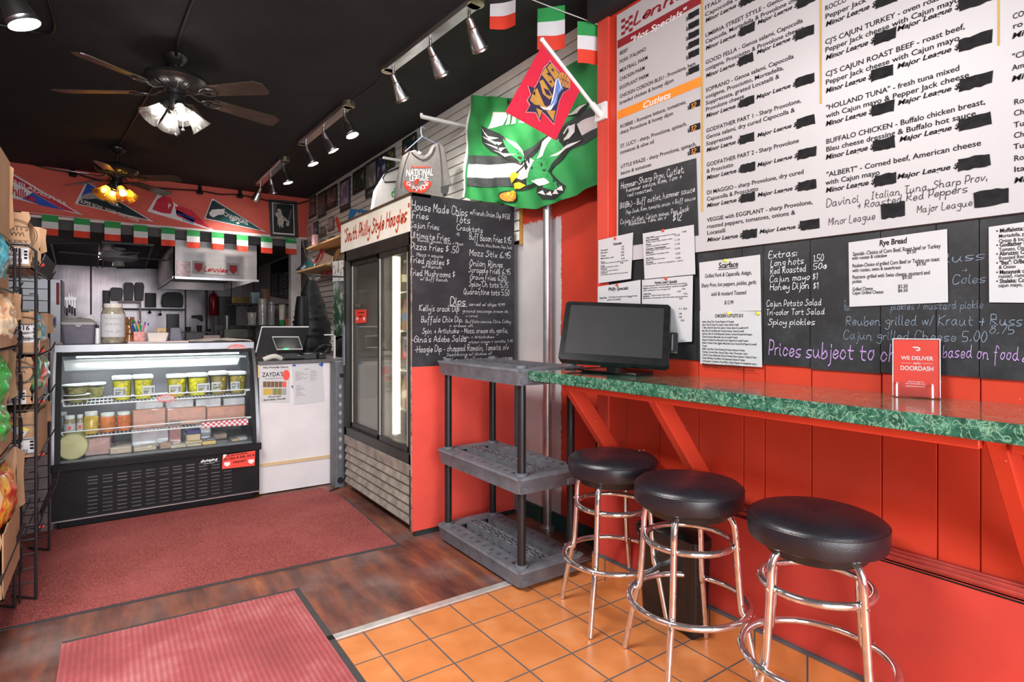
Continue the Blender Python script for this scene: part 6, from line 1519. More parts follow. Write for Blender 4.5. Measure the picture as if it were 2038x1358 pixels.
# ================================================================== BUNTING of small flags
M_fg = pm('flag_green', (.02, .30, .07), .7, var=.08); M_fw = pm('flag_white', (.70, .70, .72), .7, var=.05); M_fr = pm('flag_red', (.72, .045, .02), .7, var=.06)
def bunting(label, pts, flags, w_, h_, tails=None):
    t_ = thing('flag_bunting', label, 'bunting', pts[len(pts)//2])
    build(MB().tube(catmull([tuple(p) for p in pts], 4), .003, 6), 'string', M_wht, t_)
    for k, (p, d, w2, h2) in enumerate(flags):
        d = V(d).normalized(); nn = d.cross(V((0, 0, 1))); r_ = random.Random(k*3+1); cv = r_.uniform(-.02, .02)
        fo = None
        for i, mt in enumerate((M_fg, M_fw, M_fr)):
            a, b = i/3, (i+1)/3
            mb = MB(); mb.slab(lambda u, v: p + d*((u-.5)*w2) + V((0, 0, -h2*(a+(b-a)*v))) + nn*(cv*math.sin(PI*u)*(a+(b-a)*v) + .012*math.sin(5*u + k)*(a+(b-a)*v)), 8, 4, nn*.0008)
            o = build(mb, 'flag' if i == 0 else 'stripe', mt, t_ if i == 0 else fo, sm=80)
            if i == 0: fo = o
    return t_
FL = []
for u0, u1, v in ((83,116,430),(147,179,436),(208,240,443),(266,294,450),(321,348,455),(372,398,460),(421,446,464),(471,494,468.5),(519,542,472.5),(568,590,475)):
    a, b = ay(u0, v, 8.63), ay(u1, v, 8.63); FL.append(((a+b)/2 + V((0, 0, .01)), (1, .05, 0), (b-a).length, .235))
bunting('string of ten small Italian flags along the lower edge of the red soffit', [V((-1.1, 8.64, 2.66)), V((-.62, 8.63, 2.637)), V((.4, 8.63, 2.612)), V((1.5, 8.63, 2.585)), V((2.26, 8.63, 2.572)), V((2.30, 8.62, 2.56)), V((2.31, 8.5, 2.37)), V((2.33, 8.35, 2.25))], FL, .16, .235)
NP = [(1193, 50, 3.10), (1177, 44, 3.13), (1097, 14, 3.22), (1001, -22, 3.32), (880, -60, 3.42), (780, -96, 3.5)]
P3 = [ad(*q) for q in NP]
FL = []
for i, (du, h_, yaw_) in ((1, (33, .225, .55)), (2, (47, .235, .12)), (3, (54, .225, 0)), (4, (70, .235, -.2))):
    p = P3[i]; d = (P3[i-1] - P3[i+1]); d.z = 0; d.normalize(); d = Matrix.Rotation(yaw_, 3, 'Z') @ d
    FL.append((p, d, .155, h_))
bunting('string of larger Italian flags crossing in front of the first track light', P3, FL, .155, .23)
# ================================================================== FLAGS by the menu wall
tf = thing('pole_flag', 'red basketball team flag on a white pole slanting from the red post', 'flag', (1.95, 2.25, 2.4))
pa, pb = V((2.135, 2.245, 2.475)), V((1.752, 2.245, 2.757))
build(MB().tube([pa, pb], .0105, 12).sphere(pb, .0125, 10, 6), 'pole', M_wht, tf)
build(MB().box((2.142, 2.205, 2.44), (2.158, 2.285, 2.53)).tube([V((2.15, 2.245, 2.465)), pa + (pb-pa)*.14], .017, 12), 'bracket', M_wht, tf)
FYY = 2.245
c4 = [ay(u, v, FYY) for u, v in ((1079, 90), (1156, 176), (1106, 279), (1006, 223))]
def fp(u, v, l=0.0):  # u along the pole from tip, v away from it
    return (c4[0]*(1-u) + c4[1]*u)*(1-v) + (c4[3]*(1-u) + c4[2]*u)*v + V((0, -l + .0015*math.sin(u*4+v*3), 0))
build(MB().slab(lambda u, v: fp(u, v), 12, 12, (0, .0012, 0)), 'cloth', pm('red_flag_cloth', (.66, .012, .045), .65, var=.05, bmp=.1, bscale=200), tf, sm=80)
FC = (1006, 90); 
def fimg(cx, cy): # crop pixel (900..1240 crop, scale .1668) to flag plane
    return ay(900 + cx*.1668, 60 + cy*.1668, FYY - .0035)
def pol(pts, l=0.0): return [fimg(*q) + V((0, -l, 0)) for q in pts]
def decal(parent, name, mat, polys, l):
    mb = MB()
    for q in polys: mb.poly(pol(q, l))
    build(mb, name, mat, parent, fix=False, sm=0)
M_fwht = pm('print_white', (.75, .72, .74), .7); M_navy = pm('print_navy', (.03, .018, .06), .7); M_gold_ = pm('print_gold', (.52, .26, .05), .7, var=.15); M_sky = pm('print_blue', (.12, .22, .55), .7)
outl = [(1165,350),(1185,385),(1260,470),(1300,520),(1370,560),(1410,640),(1405,700),(1330,745),(1285,840),(1255,960),(1215,1135),(1120,1030),(1075,985),(1045,1100),(990,990),(870,985),(920,900),(885,840),(930,770),(895,660),(975,690),(1035,580),(1090,440),(1140,400)]
decal(tf, 'emblem_outline', pm('print_pink', (.75, .25, .3), .7), [outl], .0)
cx, cy = 1150, 760
decal(tf, 'emblem_ground', M_navy, [[(cx+(x-cx)*.95, cy+(y-cy)*.955) for x, y in outl]], .0006)
decal(tf, 'emblem_star', M_gold_, [[(925,840),(985,690),(1000,780),(1060,900),(985,890)],[(1120,960),(1230,960),(1205,1085)],[(1000,930),(1075,960),(1040,1060)]], .0012)
decal(tf, 'emblem_number', M_gold_, [[(960,760),(1010,690),(1100,900),(1160,930),(1060,930),(1010,800)],[(1040,610),(1080,590),(1200,790),(1160,830),(1080,760)],[(1065,530),(1110,440),(1230,640),(1190,690)],[(1130,450),(1165,400),(1265,560),(1220,590)],[(1165,400),(1195,410),(1275,530),(1255,560)]], .0012)
decal(tf, 'emblem_number_gap', M_navy, [[(1085,690),(1150,720),(1180,790),(1120,770)],[(1120,520),(1160,500),(1170,560)],[(1175,470),(1200,460),(1215,510)],[(1150,610),(1180,600),(1190,640)]], .0018)
decal(tf, 'emblem_sash', M_fwht, [[(1230,590),(1285,560),(1320,700),(1260,760),(1230,880),(1170,960),(1090,950),(1040,910),(1120,930),(1170,890),(1200,760)]], .0024)
decal(tf, 'emblem_sash_stripe', M_sky, [[(1245,590),(1258,583),(1290,690),(1240,760),(1215,860),(1150,935),(1200,840),(1222,740)],[(1270,572),(1285,565),(1318,695),(1262,770),(1240,870),(1180,950),(1225,850),(1245,750),(1300,690)]], .003)
decal(tf, 'emblem_ball', pm('print_orange', (.55, .24, .05), .7), [[(1335+68*math.cos(a)+20*math.sin(a), 600+92*math.sin(a)+15*math.cos(a)) for a in [2*PI*k/24 for k in range(24)]]], .0032)
mbz = MB()
for pth in (((1270,580),(1330,600),(1400,640)),((1335,510),(1325,600),(1350,690)),((1290,540),(1310,600),(1300,660)),((1370,540),(1350,600),(1385,670))): mbz.tube(pol(catmull(list(pth), 4), .0038), .0014, 4)
build(mbz, 'ball_seam', M_navy, tf, sm=0)
# big green banner with eagle emblem on the slat wall
eb = thing('team_banner', 'big green team banner with flying eagle hung on the white slat wall', 'banner', (2.36, 3.2, 2.1))
BXX = 2.305
def bn_(u, v, l=0.0):
    """point of the cloth at picture place (u, v), with folds of its own"""
    p = ax(u, v, BXX); f = .012*math.sin(p.y*17 + p.z*9) + .008*math.sin(p.y*31 - p.z*14); return p + V((f - l, 0, 0))
top = [(938,190),(965,191),(1000,194),(1030,196),(1065,180),(1105,152),(1135,128),(1165,100),(1193,85),(1225,60)]
bot = [(918,392),(945,398),(968,402),(1000,405),(1030,414),(1060,416),(1095,408),(1130,394),(1193,366),(1225,352)]
def lerp_pl(P, t):
    t *= len(P)-1; i = min(int(t), len(P)-2); f = t - i; return (P[i][0]*(1-f)+P[i+1][0]*f, P[i][1]*(1-f)+P[i+1][1]*f)
def cloth(u, v):
    a = lerp_pl(top, u); b = lerp_pl(bot, u); return bn_(a[0]*(1-v)+b[0]*v, a[1]*(1-v)+b[1]*v)
M_bg = pm('banner_green', (.022, .27, .065), .6, var=.25, scale=3.5, bmp=.1, bscale=200)
build(MB().slab(cloth, 60, 30, (.0012, 0, 0)), 'cloth', M_bg, eb, sm=80)
def bz(cx, cy, l): return bn_(560 + cx*.3337, cy*.3337, l)   # close-up pixel to cloth
def patch(name, mat, polys, l, cell=9.0):
    """flat print on the cloth: cut small in the plane of the cloth, then laid on its folds"""
    bm = bmesh.new()
    for q in polys:
        vs = [bm.verts.new((x, y, 0)) for x, y in q]
        bm.faces.new(vs)
    bmesh.ops.triangulate(bm, faces=bm.faces[:], ngon_method='EAR_CLIP')
    for _ in range(6):
        es = [e for e in bm.edges if e.calc_length() > 36]
        if not es: break
        bmesh.ops.subdivide_edges(bm, edges=es, cuts=1); bmesh.ops.triangulate(bm, faces=bm.faces[:])
    bm.verts.index_update()
    mb2 = MB(); mb2.v = [bz(v.co.x, v.co.y, l) for v in bm.verts]; mb2.f = [tuple(v.index for v in f.verts) for f in bm.faces]; bm.free()
    return build(mb2, name, mat, eb, fix=False, sm=0)
M_bk = pm('print_black', (.015, .018, .018), .7); M_by = pm('print_yellow', (.72, .52, .02), .7); M_bs = pm('print_charcoal', (.045, .055, .055), .7); M_bo = pm('print_football', (.60, .25, .03), .7); M_bmid = pm('print_midgreen', (.03, .33, .09), .7, var=.15, scale=8)
def band(y0, y1): # stripes sweeping across the cloth and rising to the right
    up_ = [(1110, y0), (1200, y0+5), (1300, y0+4), (1400, y0-5), (1500, y0-45), (1600, y0-120), (1700, y0-190), (1800, y0-255), (1895, y0-305)]
    dn = [(1895, y1-305), (1800, y1-255), (1700, y1-190), (1600, y1-120), (1500, y1-45), (1400, y1-5), (1300, y1+4), (1200, y1+5), (1108, y1)]
    return up_ + dn
for k, (y0, y1, mt) in enumerate(((925, 978, M_bs), (978, 1058, M_fwht), (1058, 1112, M_bs))):
    a = band(y0, y1); n_ = len(a)//2
    for i in range(n_-1): pass
    patch('stripe', mt, [[a[i], a[i+1], a[-2-i], a[-1-i]] for i in range(n_-1)], .004)
patch('script_letter', M_fwht, [[(1240,770),(1275,672),(1330,668),(1340,690),(1300,690),(1285,705),(1325,705),(1318,722),(1280,725),(1285,740),(1320,745)],[(1335,745),(1345,675),(1368,678),(1360,740)],[(1375,745),(1395,690),(1415,690),(1412,740)],[(1425,735),(1440,695),(1470,700),(1462,732)]], .004)
patch('tail_mark', M_bk, [[(1340,590),(1352,588),(1355,618),(1338,622)],[(1362,595),(1372,600),(1366,622),(1358,620)]], .004)
# eagle: black backing, then green wings, white head, yellow beak and claws, ball
patch('eagle_outline', M_bk, [
 [(1198,748),(1240,800),(1320,815),(1400,850),(1440,905),(1462,965),(1420,985),(1330,945),(1255,905),(1205,850)],
 [(1440,1000),(1520,935),(1560,850),(1600,800),(1650,830),(1700,780),(1740,735),(1770,745),(1760,800),(1735,850),(1795,820),(1800,840),(1740,890),(1660,930),(1600,985),(1570,1060),(1520,1110),(1450,1140),(1400,1140),(1370,1060)],
 [(1560,990),(1640,1050),(1700,1110),(1690,1150),(1640,1190),(1560,1190),(1520,1150),(1540,1060)],
 [(1695,690),(1790,640),(1840,612),(1825,660),(1790,700),(1740,690)]], .0055)
patch('eagle_wing', M_bmid, [
 [(1330,830),(1395,862),(1430,905),(1450,955),(1420,970),(1380,930)],
 [(1470,1000),(1530,945),(1570,860),(1605,815),(1645,850),(1600,900),(1590,930),(1700,880),(1650,920),(1590,975),(1560,1050),(1510,1095),(1470,1110)],
 [(1570,1010),(1630,1060),(1680,1110),(1640,1140),(1560,1120),(1545,1070)]], .007)
patch('eagle_feather', M_fwht, [
 [(1208,765),(1245,815),(1290,822),(1250,835)],[(1215,815),(1270,845),(1330,850),(1280,868)],[(1225,855),(1290,880),(1360,885),(1310,905)],[(1265,895),(1340,918),(1400,920),(1350,940)],
 [(1345,825),(1400,850),(1435,895),(1455,945),(1420,900),(1390,868)],
 [(1570,850),(1600,812),(1610,825),(1580,880),(1560,930),(1530,950)],[(1690,800),(1725,750),(1735,760),(1715,810)],[(1715,760),(1760,740),(1758,790),(1735,830),(1700,845)],[(1600,935),(1690,895),(1790,835),(1740,880),(1640,930)],
 [(1460,985),(1500,945),(1520,960),(1500,1010),(1480,1060),(1440,1075),(1400,1060),(1420,1020)],
 [(1530,1150),(1560,1135),(1580,1165)],[(1580,1160),(1610,1140),(1625,1170)],[(1625,1160),(1655,1130),(1668,1160)],[(1655,1135),(1685,1110),(1690,1140)],[(1700,690),(1760,660),(1835,620),(1780,680)],[(1500,1080),(1560,1060),(1600,1090),(1540,1110)]], .0085)
patch('eagle_feather_mark', M_bk, [[(1450,990),(1470,960),(1490,1000),(1470,1020)],[(1480,950),(1500,940),(1500,985)],[(1700,810),(1725,765),(1730,790),(1710,830)]], .010)
patch('eagle_beak', M_by, [[(1362,1055),(1378,1030),(1420,1035),(1410,1060),(1385,1075),(1368,1095)],[(1385,1095),(1430,1088),(1468,1108),(1440,1130),(1390,1128)],[(1340,1150),(1375,1135),(1410,1150),(1405,1180),(1360,1180)]], .010)
patch('ball_outline', M_bk, [[(1364+58*math.cos(a), 1172+36*math.sin(a)) for a in [2*PI*k/24 for k in range(24)]]], .0095)
patch('ball', M_bo, [[(1364+52*math.cos(a), 1174+29*math.sin(a)) for a in [2*PI*k/24 for k in range(24)]]], .0105)
patch('claw', M_by, [[(1345,1165),(1352,1140),(1362,1165)],[(1368,1168),(1375,1140),(1385,1168)],[(1392,1165),(1400,1140),(1406,1165)]], .0118)
build(MB().slab(lambda u, v: cloth(.0 + .012*u, v) + V((-.003, 0, 0)), 2, 20, (.001, 0, 0)), 'white_hem', M_fwht, eb, sm=80)
# ================================================================== SLAT WALL: shirts, photographs, shelf
wb = thing('display_arm', 'white wall arm on the slat wall carrying the grey shirt', 'display arm', (2.2, 4.07, 2.83))
zA = ax(905, 268, 2.39).z
build(MB().box((1.985, 4.055, zA), (2.398, 4.085, zA+.022)).box((2.385, 4.03, zA-.03), (2.399, 4.11, zA+.05)).cyl((1.985, 4.07, zA+.011), (1.985, 4.07, zA+.035), .012, n=10), 'arm', M_wht, wb)
def shirt(label, Y, px, mat, name='tshirt'):
    t_ = thing(name, label, 'shirt', V((ay(840, 300, Y).x, Y, ay(840, 390, Y).z)))
    pts = [ay(u, v, Y) for u, v in px]
    mb = MB(); n_ = len(pts); c = sum(pts, V((0, 0, 0)))/n_
    fr_ = []; bk = []
    mb.loft([[p + V((0, .028, 0)) for p in pts], [p + (p-c)*.012 for p in pts], [p + V((0, -.028, 0)) - (p-c)*.03 for p in pts]])
    build(mb, 'body', mat, t_, bevel=.006); return t_
GREY = pm('grey_knit', (.215, .195, .185), .9, var=.12, scale=60, bmp=.2, bscale=200)
ts = shirt('grey tee with white and red chest print on a hanger above the fridge', 4.07, [(803,310),(812,303),(824,299),(831,307),(843,312),(854,304),(861,289),(872,285),(883,293),(889,333),(897,370),(881,374),(880,400),(786,400),(792,350)], GREY)
YS = 4.07 - .0296
build(MB().prism([ay(u, v, YS) for u, v in ((877,372),(894,368),(893,380),(890,388),(878,384))], (0, .05, 0)), 'sleeve_opening', pm('dark_grey_knit', (.06, .06, .07), .9), ts)
F = Face('y', YS, .157, 580, 230); mb = MB()
F.write(mb, 'NATIONAL', 1448, 772, 1800, 88, 'b', .1, slope=.18); F.write(mb, 'LEAGUE', 1490, 832, 1740, 72, 'b', .1, slope=.18)
build(mb, 'white_print', M_fwht, ts, fix=False, sm=0)
mb = MB(); ctr_ = F.at(1595, 800)
for k, ch in enumerate('CHAMPIONS'):
    a = math.radians(205 + k*16.5); vs, fs, adv = printed(ch, 'b'); R0 = .118*.157/.157
    px_ = V((1595 + 150*math.cos(a), 810 - 150*math.sin(a), 0)); base_ = F.at(px_.x, px_.y); e1 = V((-math.sin(a), 0, math.cos(a))); e2 = V((-math.cos(a), 0, -math.sin(a)))
    mb.add([base_ + e1*((x - adv/2)*.034) + e2*(y*.034) + V((0, -.0025, 0)) for x, y in vs], fs)
build(mb, 'white_print', M_fwht, ts, fix=False, sm=0)
mb = MB(); ring = []
for k in range(21): a = math.radians(190 + 160*k/20); ring.append((a,))
for (a,), (b,) in zip(ring, ring[1:]): mb.poly([F.at(1595 + r_*math.cos(q), 810 - r_*math.sin(q), .0012) for q, r_ in ((a, 185), (b, 185), (b, 95), (a, 95))])
mb.poly([F.at(x, y, .0012) for x, y in ((1550,830),(1600,800),(1625,815),(1605,850),(1590,890),(1560,860))]); build(mb, 'red_print', M_fr, ts, fix=False, sm=0)
mb = MB(); F.write(mb, 'Postseason', 1515, 665, 1760, 30, 'b', .1, slope=.16); build(mb, 'red_print', M_fr, ts, fix=False, sm=0)
mb = MB(); mb.prism([F.at(x, y, .001) for x, y in ((1590,480),(1612,448),(1650,470),(1625,500))], (0, -.001, 0)); build(mb, 'neck_label', M_fwht, ts)
sm_l = MB(); sm_l.tube(catmull([tuple(ay(u, v, YS-.001)) for u, v in ((872,286),(876,310),(879,345),(880,374))], 4), .0035, 5); sm_l.tube(catmull([tuple(ay(u, v, YS-.001)) for u, v in ((815,301),(806,325),(800,352),(798,374))], 4), .003, 5); sm_l.tube(catmull([tuple(ay(u, v, YS-.002)) for u, v in ((819,303),(829,312),(843,318),(857,309),(865,292))], 4), .004, 5); build(sm_l, 'seam', pm('dark_grey_knit', (0, 0, 0)), ts)
hg = thing('coat_hanger', 'pale blue coat hanger inside the grey shirt', 'hanger', ay(840, 285, 4.07)); build(MB().tube(catmull([ay(u, v, 4.05)[:] for u, v in ((845,256),(839,252),(838,262),(840,272))], 4), .004, 6).tube([ay(806,302,4.05), ay(840,272,4.05), ay(880,292,4.05)], .004, 8), 'hanger_wire', pm('pale_blue_plastic', (.20, .25, .38), .4), hg)
YW = 4.85
ws = shirt('white tee with green letter hanging behind the grey shirt', YW, [(766,345),(792,338),(800,420),(738,424),(745,380)], pm('white_knit', (.72, .70, .69), .9, var=.05, bmp=.1))
F = Face('y', YW-.0296, .157, 580, 230); mb = MB(); F.write(mb, 'd', 1262, 1035, 1325, 118, 'b'); build(mb, 'green_print', pm('print_bright_green', (.02, .38, .08), .7), ws, fix=False, sm=0)
hg = thing('coat_hanger', 'black coat hanger carrying the white shirt', 'hanger', ay(790, 350, 4.8)); build(MB().tube([ay(796,333,4.8), ay(768,345,4.8), ay(762,355,4.8), ay(766,363,4.8), ay(800,361,4.8)], .007, 8).tube([ay(797,333,4.8), ay(799,318,4.8)], .004, 6), 'hanger_bar', M_blk, hg)
build(MB().box((1.99, 4.84, ay(797, 318, 4.8).z-.002), (2.398, 4.86, ay(797, 318, 4.8).z+.016)), 'display_arm', M_wht, label='white wall arm on the slat wall carrying the white shirt', cat='display arm')
# framed photographs on the slat wall
PHM = []
def photo_mat(name, base, hi, seed, sc_=9):
    m, t, p = nt(name); vec = coords(t, (1, 1, 1.0), loc=(seed, seed*.7, 0)); f = noise(t, vec, sc_, 4, .6)
    t.links.new(ramp(t, f, [(.36, base), (.52, sc(base, 1.6)), (.58, hi), (.7, sc(hi, .8))]), p.inputs['Base Color']); p.inputs['Roughness'].default_value = .25; return m
M_frame = pm('dark_frame', (.02, .028, .03), .35, var=.2)
def frame_x(label, x0, x1, t0, t1, b0, b1, base, hi, seed, edge=.10, arch=False, fm=None, s_=.157, ox=580, oy=230, low=0):
    pts = [ax(ox+s_*x, oy+s_*y, 2.385) for x, y in ((x0, t0), (x1, t1), (x1, b1), (x0, b0))]
    y0 = max(pts[0].y, pts[3].y); y1 = min(pts[1].y, pts[2].y); z1 = (pts[0].z + pts[1].z)/2; z0 = (pts[2].z+pts[3].z)/2
    t_ = thing('framed_photo', label, 'framed photo', (2.39, (y0+y1)/2, z0), 'framed photos on the slat wall')
    w_ = y0-y1; h = z1-z0; e = edge*w_
    if arch:
        pr_ = [(y1, z0), (y0, z0), (y0, z1-w_*.25), (y0-w_*.2, z1-w_*.05), ((y0+y1)/2, z1), (y1+w_*.2, z1-w_*.05), (y1, z1-w_*.25)]
        build(MB().prism([V((2.398, a, b)) for a, b in pr_], (-.02, 0, 0)), 'frame', fm or M_frame, t_)
    else: build(MB().box((2.376, y1, z0), (2.398, y0, z1)), 'frame', fm or M_frame, t_, bevel=.003)
    lo = low*h
    build(MB().box((2.3735, y1+e, z0+e+lo), (2.377, y0-e, z1-e)), 'picture', photo_mat('photo_%d' % seed, base, hi, seed), t_)
    if low: build(MB().box((2.3735, y1+e*2, z0+e), (2.376, y0-e*2, z0+e+lo*.45)), 'caption_strip', photo_mat('caption_%d' % seed, (.02, .03, .035), (.5, .5, .5), seed, 60), t_)
    return t_
PD = [('dark framed player photo, farthest on the slat wall beside the red soffit', 228,310,1042,1008,1308,1282,(.10,.09,.08),(.3,.22,.2),11,0),
 ('olive framed player photo, second along the top row of the slat wall', 340,435,985,962,1302,1278,(.12,.10,.07),(.28,.2,.17),12,0),
 ('player photo with dark green mat, third along the top row', 450,580,925,878,1215,1150,(.14,.10,.08),(.45,.28,.3),13,.12),
 ('tall purple toned team photo in black frame, fourth along the top row', 622,745,838,772,1232,1190,(.25,.2,.35),(.6,.52,.6),14,.1),
 ('dark player portrait, fifth along the top row of the slat wall', 783,935,720,648,1010,940,(.04,.06,.04),(.4,.3,.28),15,.1),
 ('grey drawing in dark green frame, sixth along the top row', 943,1090,618,535,1060,992,(.2,.2,.19),(.55,.55,.52),16,.18),
 ('blue toned player photo, seventh along the top row', 1095,1210,520,468,880,800,(.05,.05,.12),(.5,.5,.6),17,0),
 ('narrow dark player photo just left of the grey shirt arm', 1218,1310,458,400,690,652,(.05,.06,.03),(.3,.28,.12),18,0),
 ('dark portrait photo partly behind the grey shirt', 1412,1588,308,212,560,470,(.03,.05,.05),(.45,.25,.18),19,0)]
for lab, x0, x1, t0, t1, b0, b1, ba, hi, sd, low in PD: frame_x(lab, x0, x1, t0, t1, b0, b1, ba, hi, sd, low=low)
K2 = dict(s_=140/1056, ox=580, oy=380)
frame_x('pale pink player photo, first of the lower row above the wall shelf', 235,330,518,490,740,705,(.45,.3,.32),(.6,.5,.5),21, fm=M_wht, **K2)
frame_x('dark player photo beside the pale pink one in the lower row', 332,400,480,450,690,665,(.08,.08,.09),(.4,.4,.45),22, **K2)
frame_x('round topped wooden plaque photo in the lower row above the cap', 415,520,560,520,720,650,(.25,.18,.15),(.4,.3,.28),23, arch=True, fm=pm('plaque_wood', (.14, .10, .08), .5), **K2)
frame_x('taller round topped plaque photo nearest the lit fridge sign', 553,640,405,365,625,580,(.35,.22,.2),(.5,.38,.35),24, arch=True, fm=pm('plaque_wood', (0, 0, 0)), **K2)
def shelf(label, u0, v0, u1, v1, xo=2.10, th=.022):
    p = ax(u0, v0, xo); q = ax(u1, v1, xo); return build(MB().box((xo, q.y, p.z-th), (2.398, p.y, p.z)), 'wall_shelf', M_wood, label=label, cat='shelf', bevel=.002), p, q
_, p, q = shelf('varnished wooden shelf with caps on the slat wall beside the fridge sign', 609, 494, 682, 463)
zs = p.z
def cap_hat(x, y, z, r, c1, c2, label, rz=0):
    t_ = thing('baseball_cap', label, 'cap', (x, y, z), 'caps on the wall shelf'); T = Matrix.Translation((x, y, z)) @ Matrix.Rotation(rz, 4, 'Z')
    build(MB().lathe([(r, .0), (r*1.02, .03), (r*.92, r*.6), (r*.6, r*.95), (r*.2, r*1.08), (.001, r*1.1)], 20, T), 'crown', pm('cap_%s' % label[:9], c1, .8), t_)
    mb = MB(); mb.slab(lambda u, v: T @ V((-(r*.75 + v*r*.95), (u-.5)*1.7*r*(1-.35*v*v), .012 - .03*(2*u-1)**2 + .004)), 10, 6, (0, 0, .004)); build(mb, 'brim', pm('brim_%s' % label[:9], c2, .7), t_, sm=80)
cap_hat(2.26, 7.45, zs, .085, (.02, .025, .03), (.45, .02, .04), 'navy cap with red brim on the varnished wall shelf', -.2)
cap_hat(2.26, 7.05, zs, .085, (.03, .05, .06), (.45, .03, .05), 'dark green cap with red brim in the middle of the varnished wall shelf', .1)
cap_hat(2.26, 6.55, zs, .085, (.03, .03, .035), (.2, .02, .03), 'black cap on the varnished wall shelf closest to the fridge', .1)
build(MB().bbox((2.16, p.y-.14, zs), (2.22, p.y-.04, zs+.17), .01), 'bobble_box', pm('pink_box', (.6, .35, .35), .5, var=.4, scale=30), label='small pink printed box at the far end of the varnished wall shelf', cat='box')
build(MB().prism([ax(u, v, 2.3) for u, v in ((668,432),(672,432),(677,448),(681,441),(682,461),(676,463))], (-.01, 0, 0)), 'red_ribbon', M_fr, label='red ribbon ornament standing on the wall shelf beside the fridge sign', cat='ribbon')
# blue pennant tip above the fridge sign
pn = thing('pennant', 'bright blue pennant sticking up behind the lit fridge sign', 'pennant', (2.3, 5.4, 2.4)); q3 = [ax(u, v, 2.37) for u, v in ((698,416),(735,419),(722,428),(692,440))]
build(MB().prism(q3, (-.004, 0, 0)), 'felt', pm('bright_blue_felt', (.02, .22, .62), .8), pn); F = Face('x', 2.365, .157, 580, 230); mb = MB(); mb.poly([F.at(x, y, .001) for x, y in ((790,1290),(840,1215),(850,1250),(890,1220),(880,1260),(830,1275))]); build(mb, 'white_print', M_fwht, pn, fix=False, sm=0)
# lower shelf with pennants and programmes
_, p2, q2 = shelf('plain wooden shelf under the varnished one, stacked with felt pennants', 588, 541, 645, 528, 2.05)
def felt(label, px, X, mat, pr=None, word=None, th=.01):
    t_ = thing('pennant', label, 'pennant', ax(*px[0], X)); build(MB().prism([ax(u, v, X) for u, v in px], (-th, 0, 0)), 'felt', mat, t_)
    if pr:
        mb = MB(); mb.poly([ax(u, v, X-th-.001) for u, v in pr]); build(mb, 'white_stripe', M_fwht, t_, fix=False, sm=0)
    if word:
        F = Face('x', X-th-.001, 1, 0, 0); mb = MB()
        for s, x, y, x2, c in word: F.write(mb, s, x, y, x2, c, 'b', .1)
        build(mb, 'lettering', M_fwht if X > 2.2 else M_redcard, t_, fix=False, sm=0)
    return t_
M_teal = pm('teal_felt', (.01, .085, .09), .8, var=.2)
felt('dark green felt pennant at the front of the lower wall shelf', ((590,538),(612,518),(626,524),(622,537)), 2.2, M_teal, ((596,536),(606,527),(609,530),(604,537)))
felt('red felt pennant leaning across the lower wall shelf', ((611,533),(632,515),(640,496),(645,499),(640,516),(620,535)), 2.25, pm('crimson_felt', (.55, .02, .05), .8), ((616,534),(634,517),(639,504),(641,506),(637,518),(621,535)))
felt('red lettered white felt pennant in the middle of the lower wall shelf', ((620,535),(640,512),(644,502),(664,511),(662,522),(652,530)), 2.27, M_fwht, None, (('Phillies', 634, 528, 656, 6),))
felt('tan programme books standing at the end of the lower wall shelf', ((655,529),(674,494),(680,496),(664,527)), 2.3, pm('tan_paper', (.5, .36, .18), .7), None)
felt('white felt pennant edge behind the teal pennant', ((612,510),(616,508),(630,521),(626,524)), 2.3, M_fwht)
felt('grey felt pennant behind the red ones on the lower wall shelf', ((646,498),(672,494),(664,512),(648,506)), 2.36, pm('mauve_felt', (.28, .2, .2), .8))
rs = thing('wall_sign', 'small red wall sign with white plates under the lower wall shelf', 'sign', ax(650, 540, 2.3)); build(MB().prism([ax(u, v, 2.3) for u, v in ((640,533),(661,531),(661,551),(640,553))], (-.008, 0, 0)), 'sign_face', M_redcard, rs)
F = Face('x', 2.291, 1, 0, 0); mb = MB(); F.write(mb, 'Lennies', 645, 540, 657, 4, 'h'); build(mb, 'lettering', M_ink, rs, fix=False, sm=0)
mb = MB(); [mb.poly([F.at(u+a, 543+b, .001) for a, b in ((0,0),(3,0),(3,3),(1.5,4.5),(0,3))]) for u in (644, 655)]; build(mb, 'home_plate', M_fwht, rs, fix=False, sm=0)
mg = thing('magazine', 'pale sports magazine with a footballer hung beside the drinks fridge', 'magazine', ax(672, 540, 2.2)); build(MB().prism([ax(u, v, 2.1) for u, v in ((663,521),(683,518),(684,559),(663,561))], (-.006, 0, 0)), 'cover', photo_mat('magazine_cover', (.35, .38, .42), (.3, .18, .1), 31, 14), mg)
# posters and keys below
for k, (lab, q, ba, hi) in enumerate((('dark green sports poster hanging between jacket and fridge', ((664,562),(684,560),(684,670),(664,680)), (.02, .07, .04), (.4, .45, .42)), ('black poster strip hanging low beside the fridge', ((668,672),(683,668),(683,712),(664,714)), (.012, .014, .016), (.05, .06, .06)))):
    t_ = thing('wall_poster', lab, 'poster', ax(*q[3], 2.2)); build(MB().prism([ax(u, v, 2.15) for u, v in q], (-.004, 0, 0)), 'print', photo_mat('poster_%d' % k, ba, hi, 41+k, 8), t_)
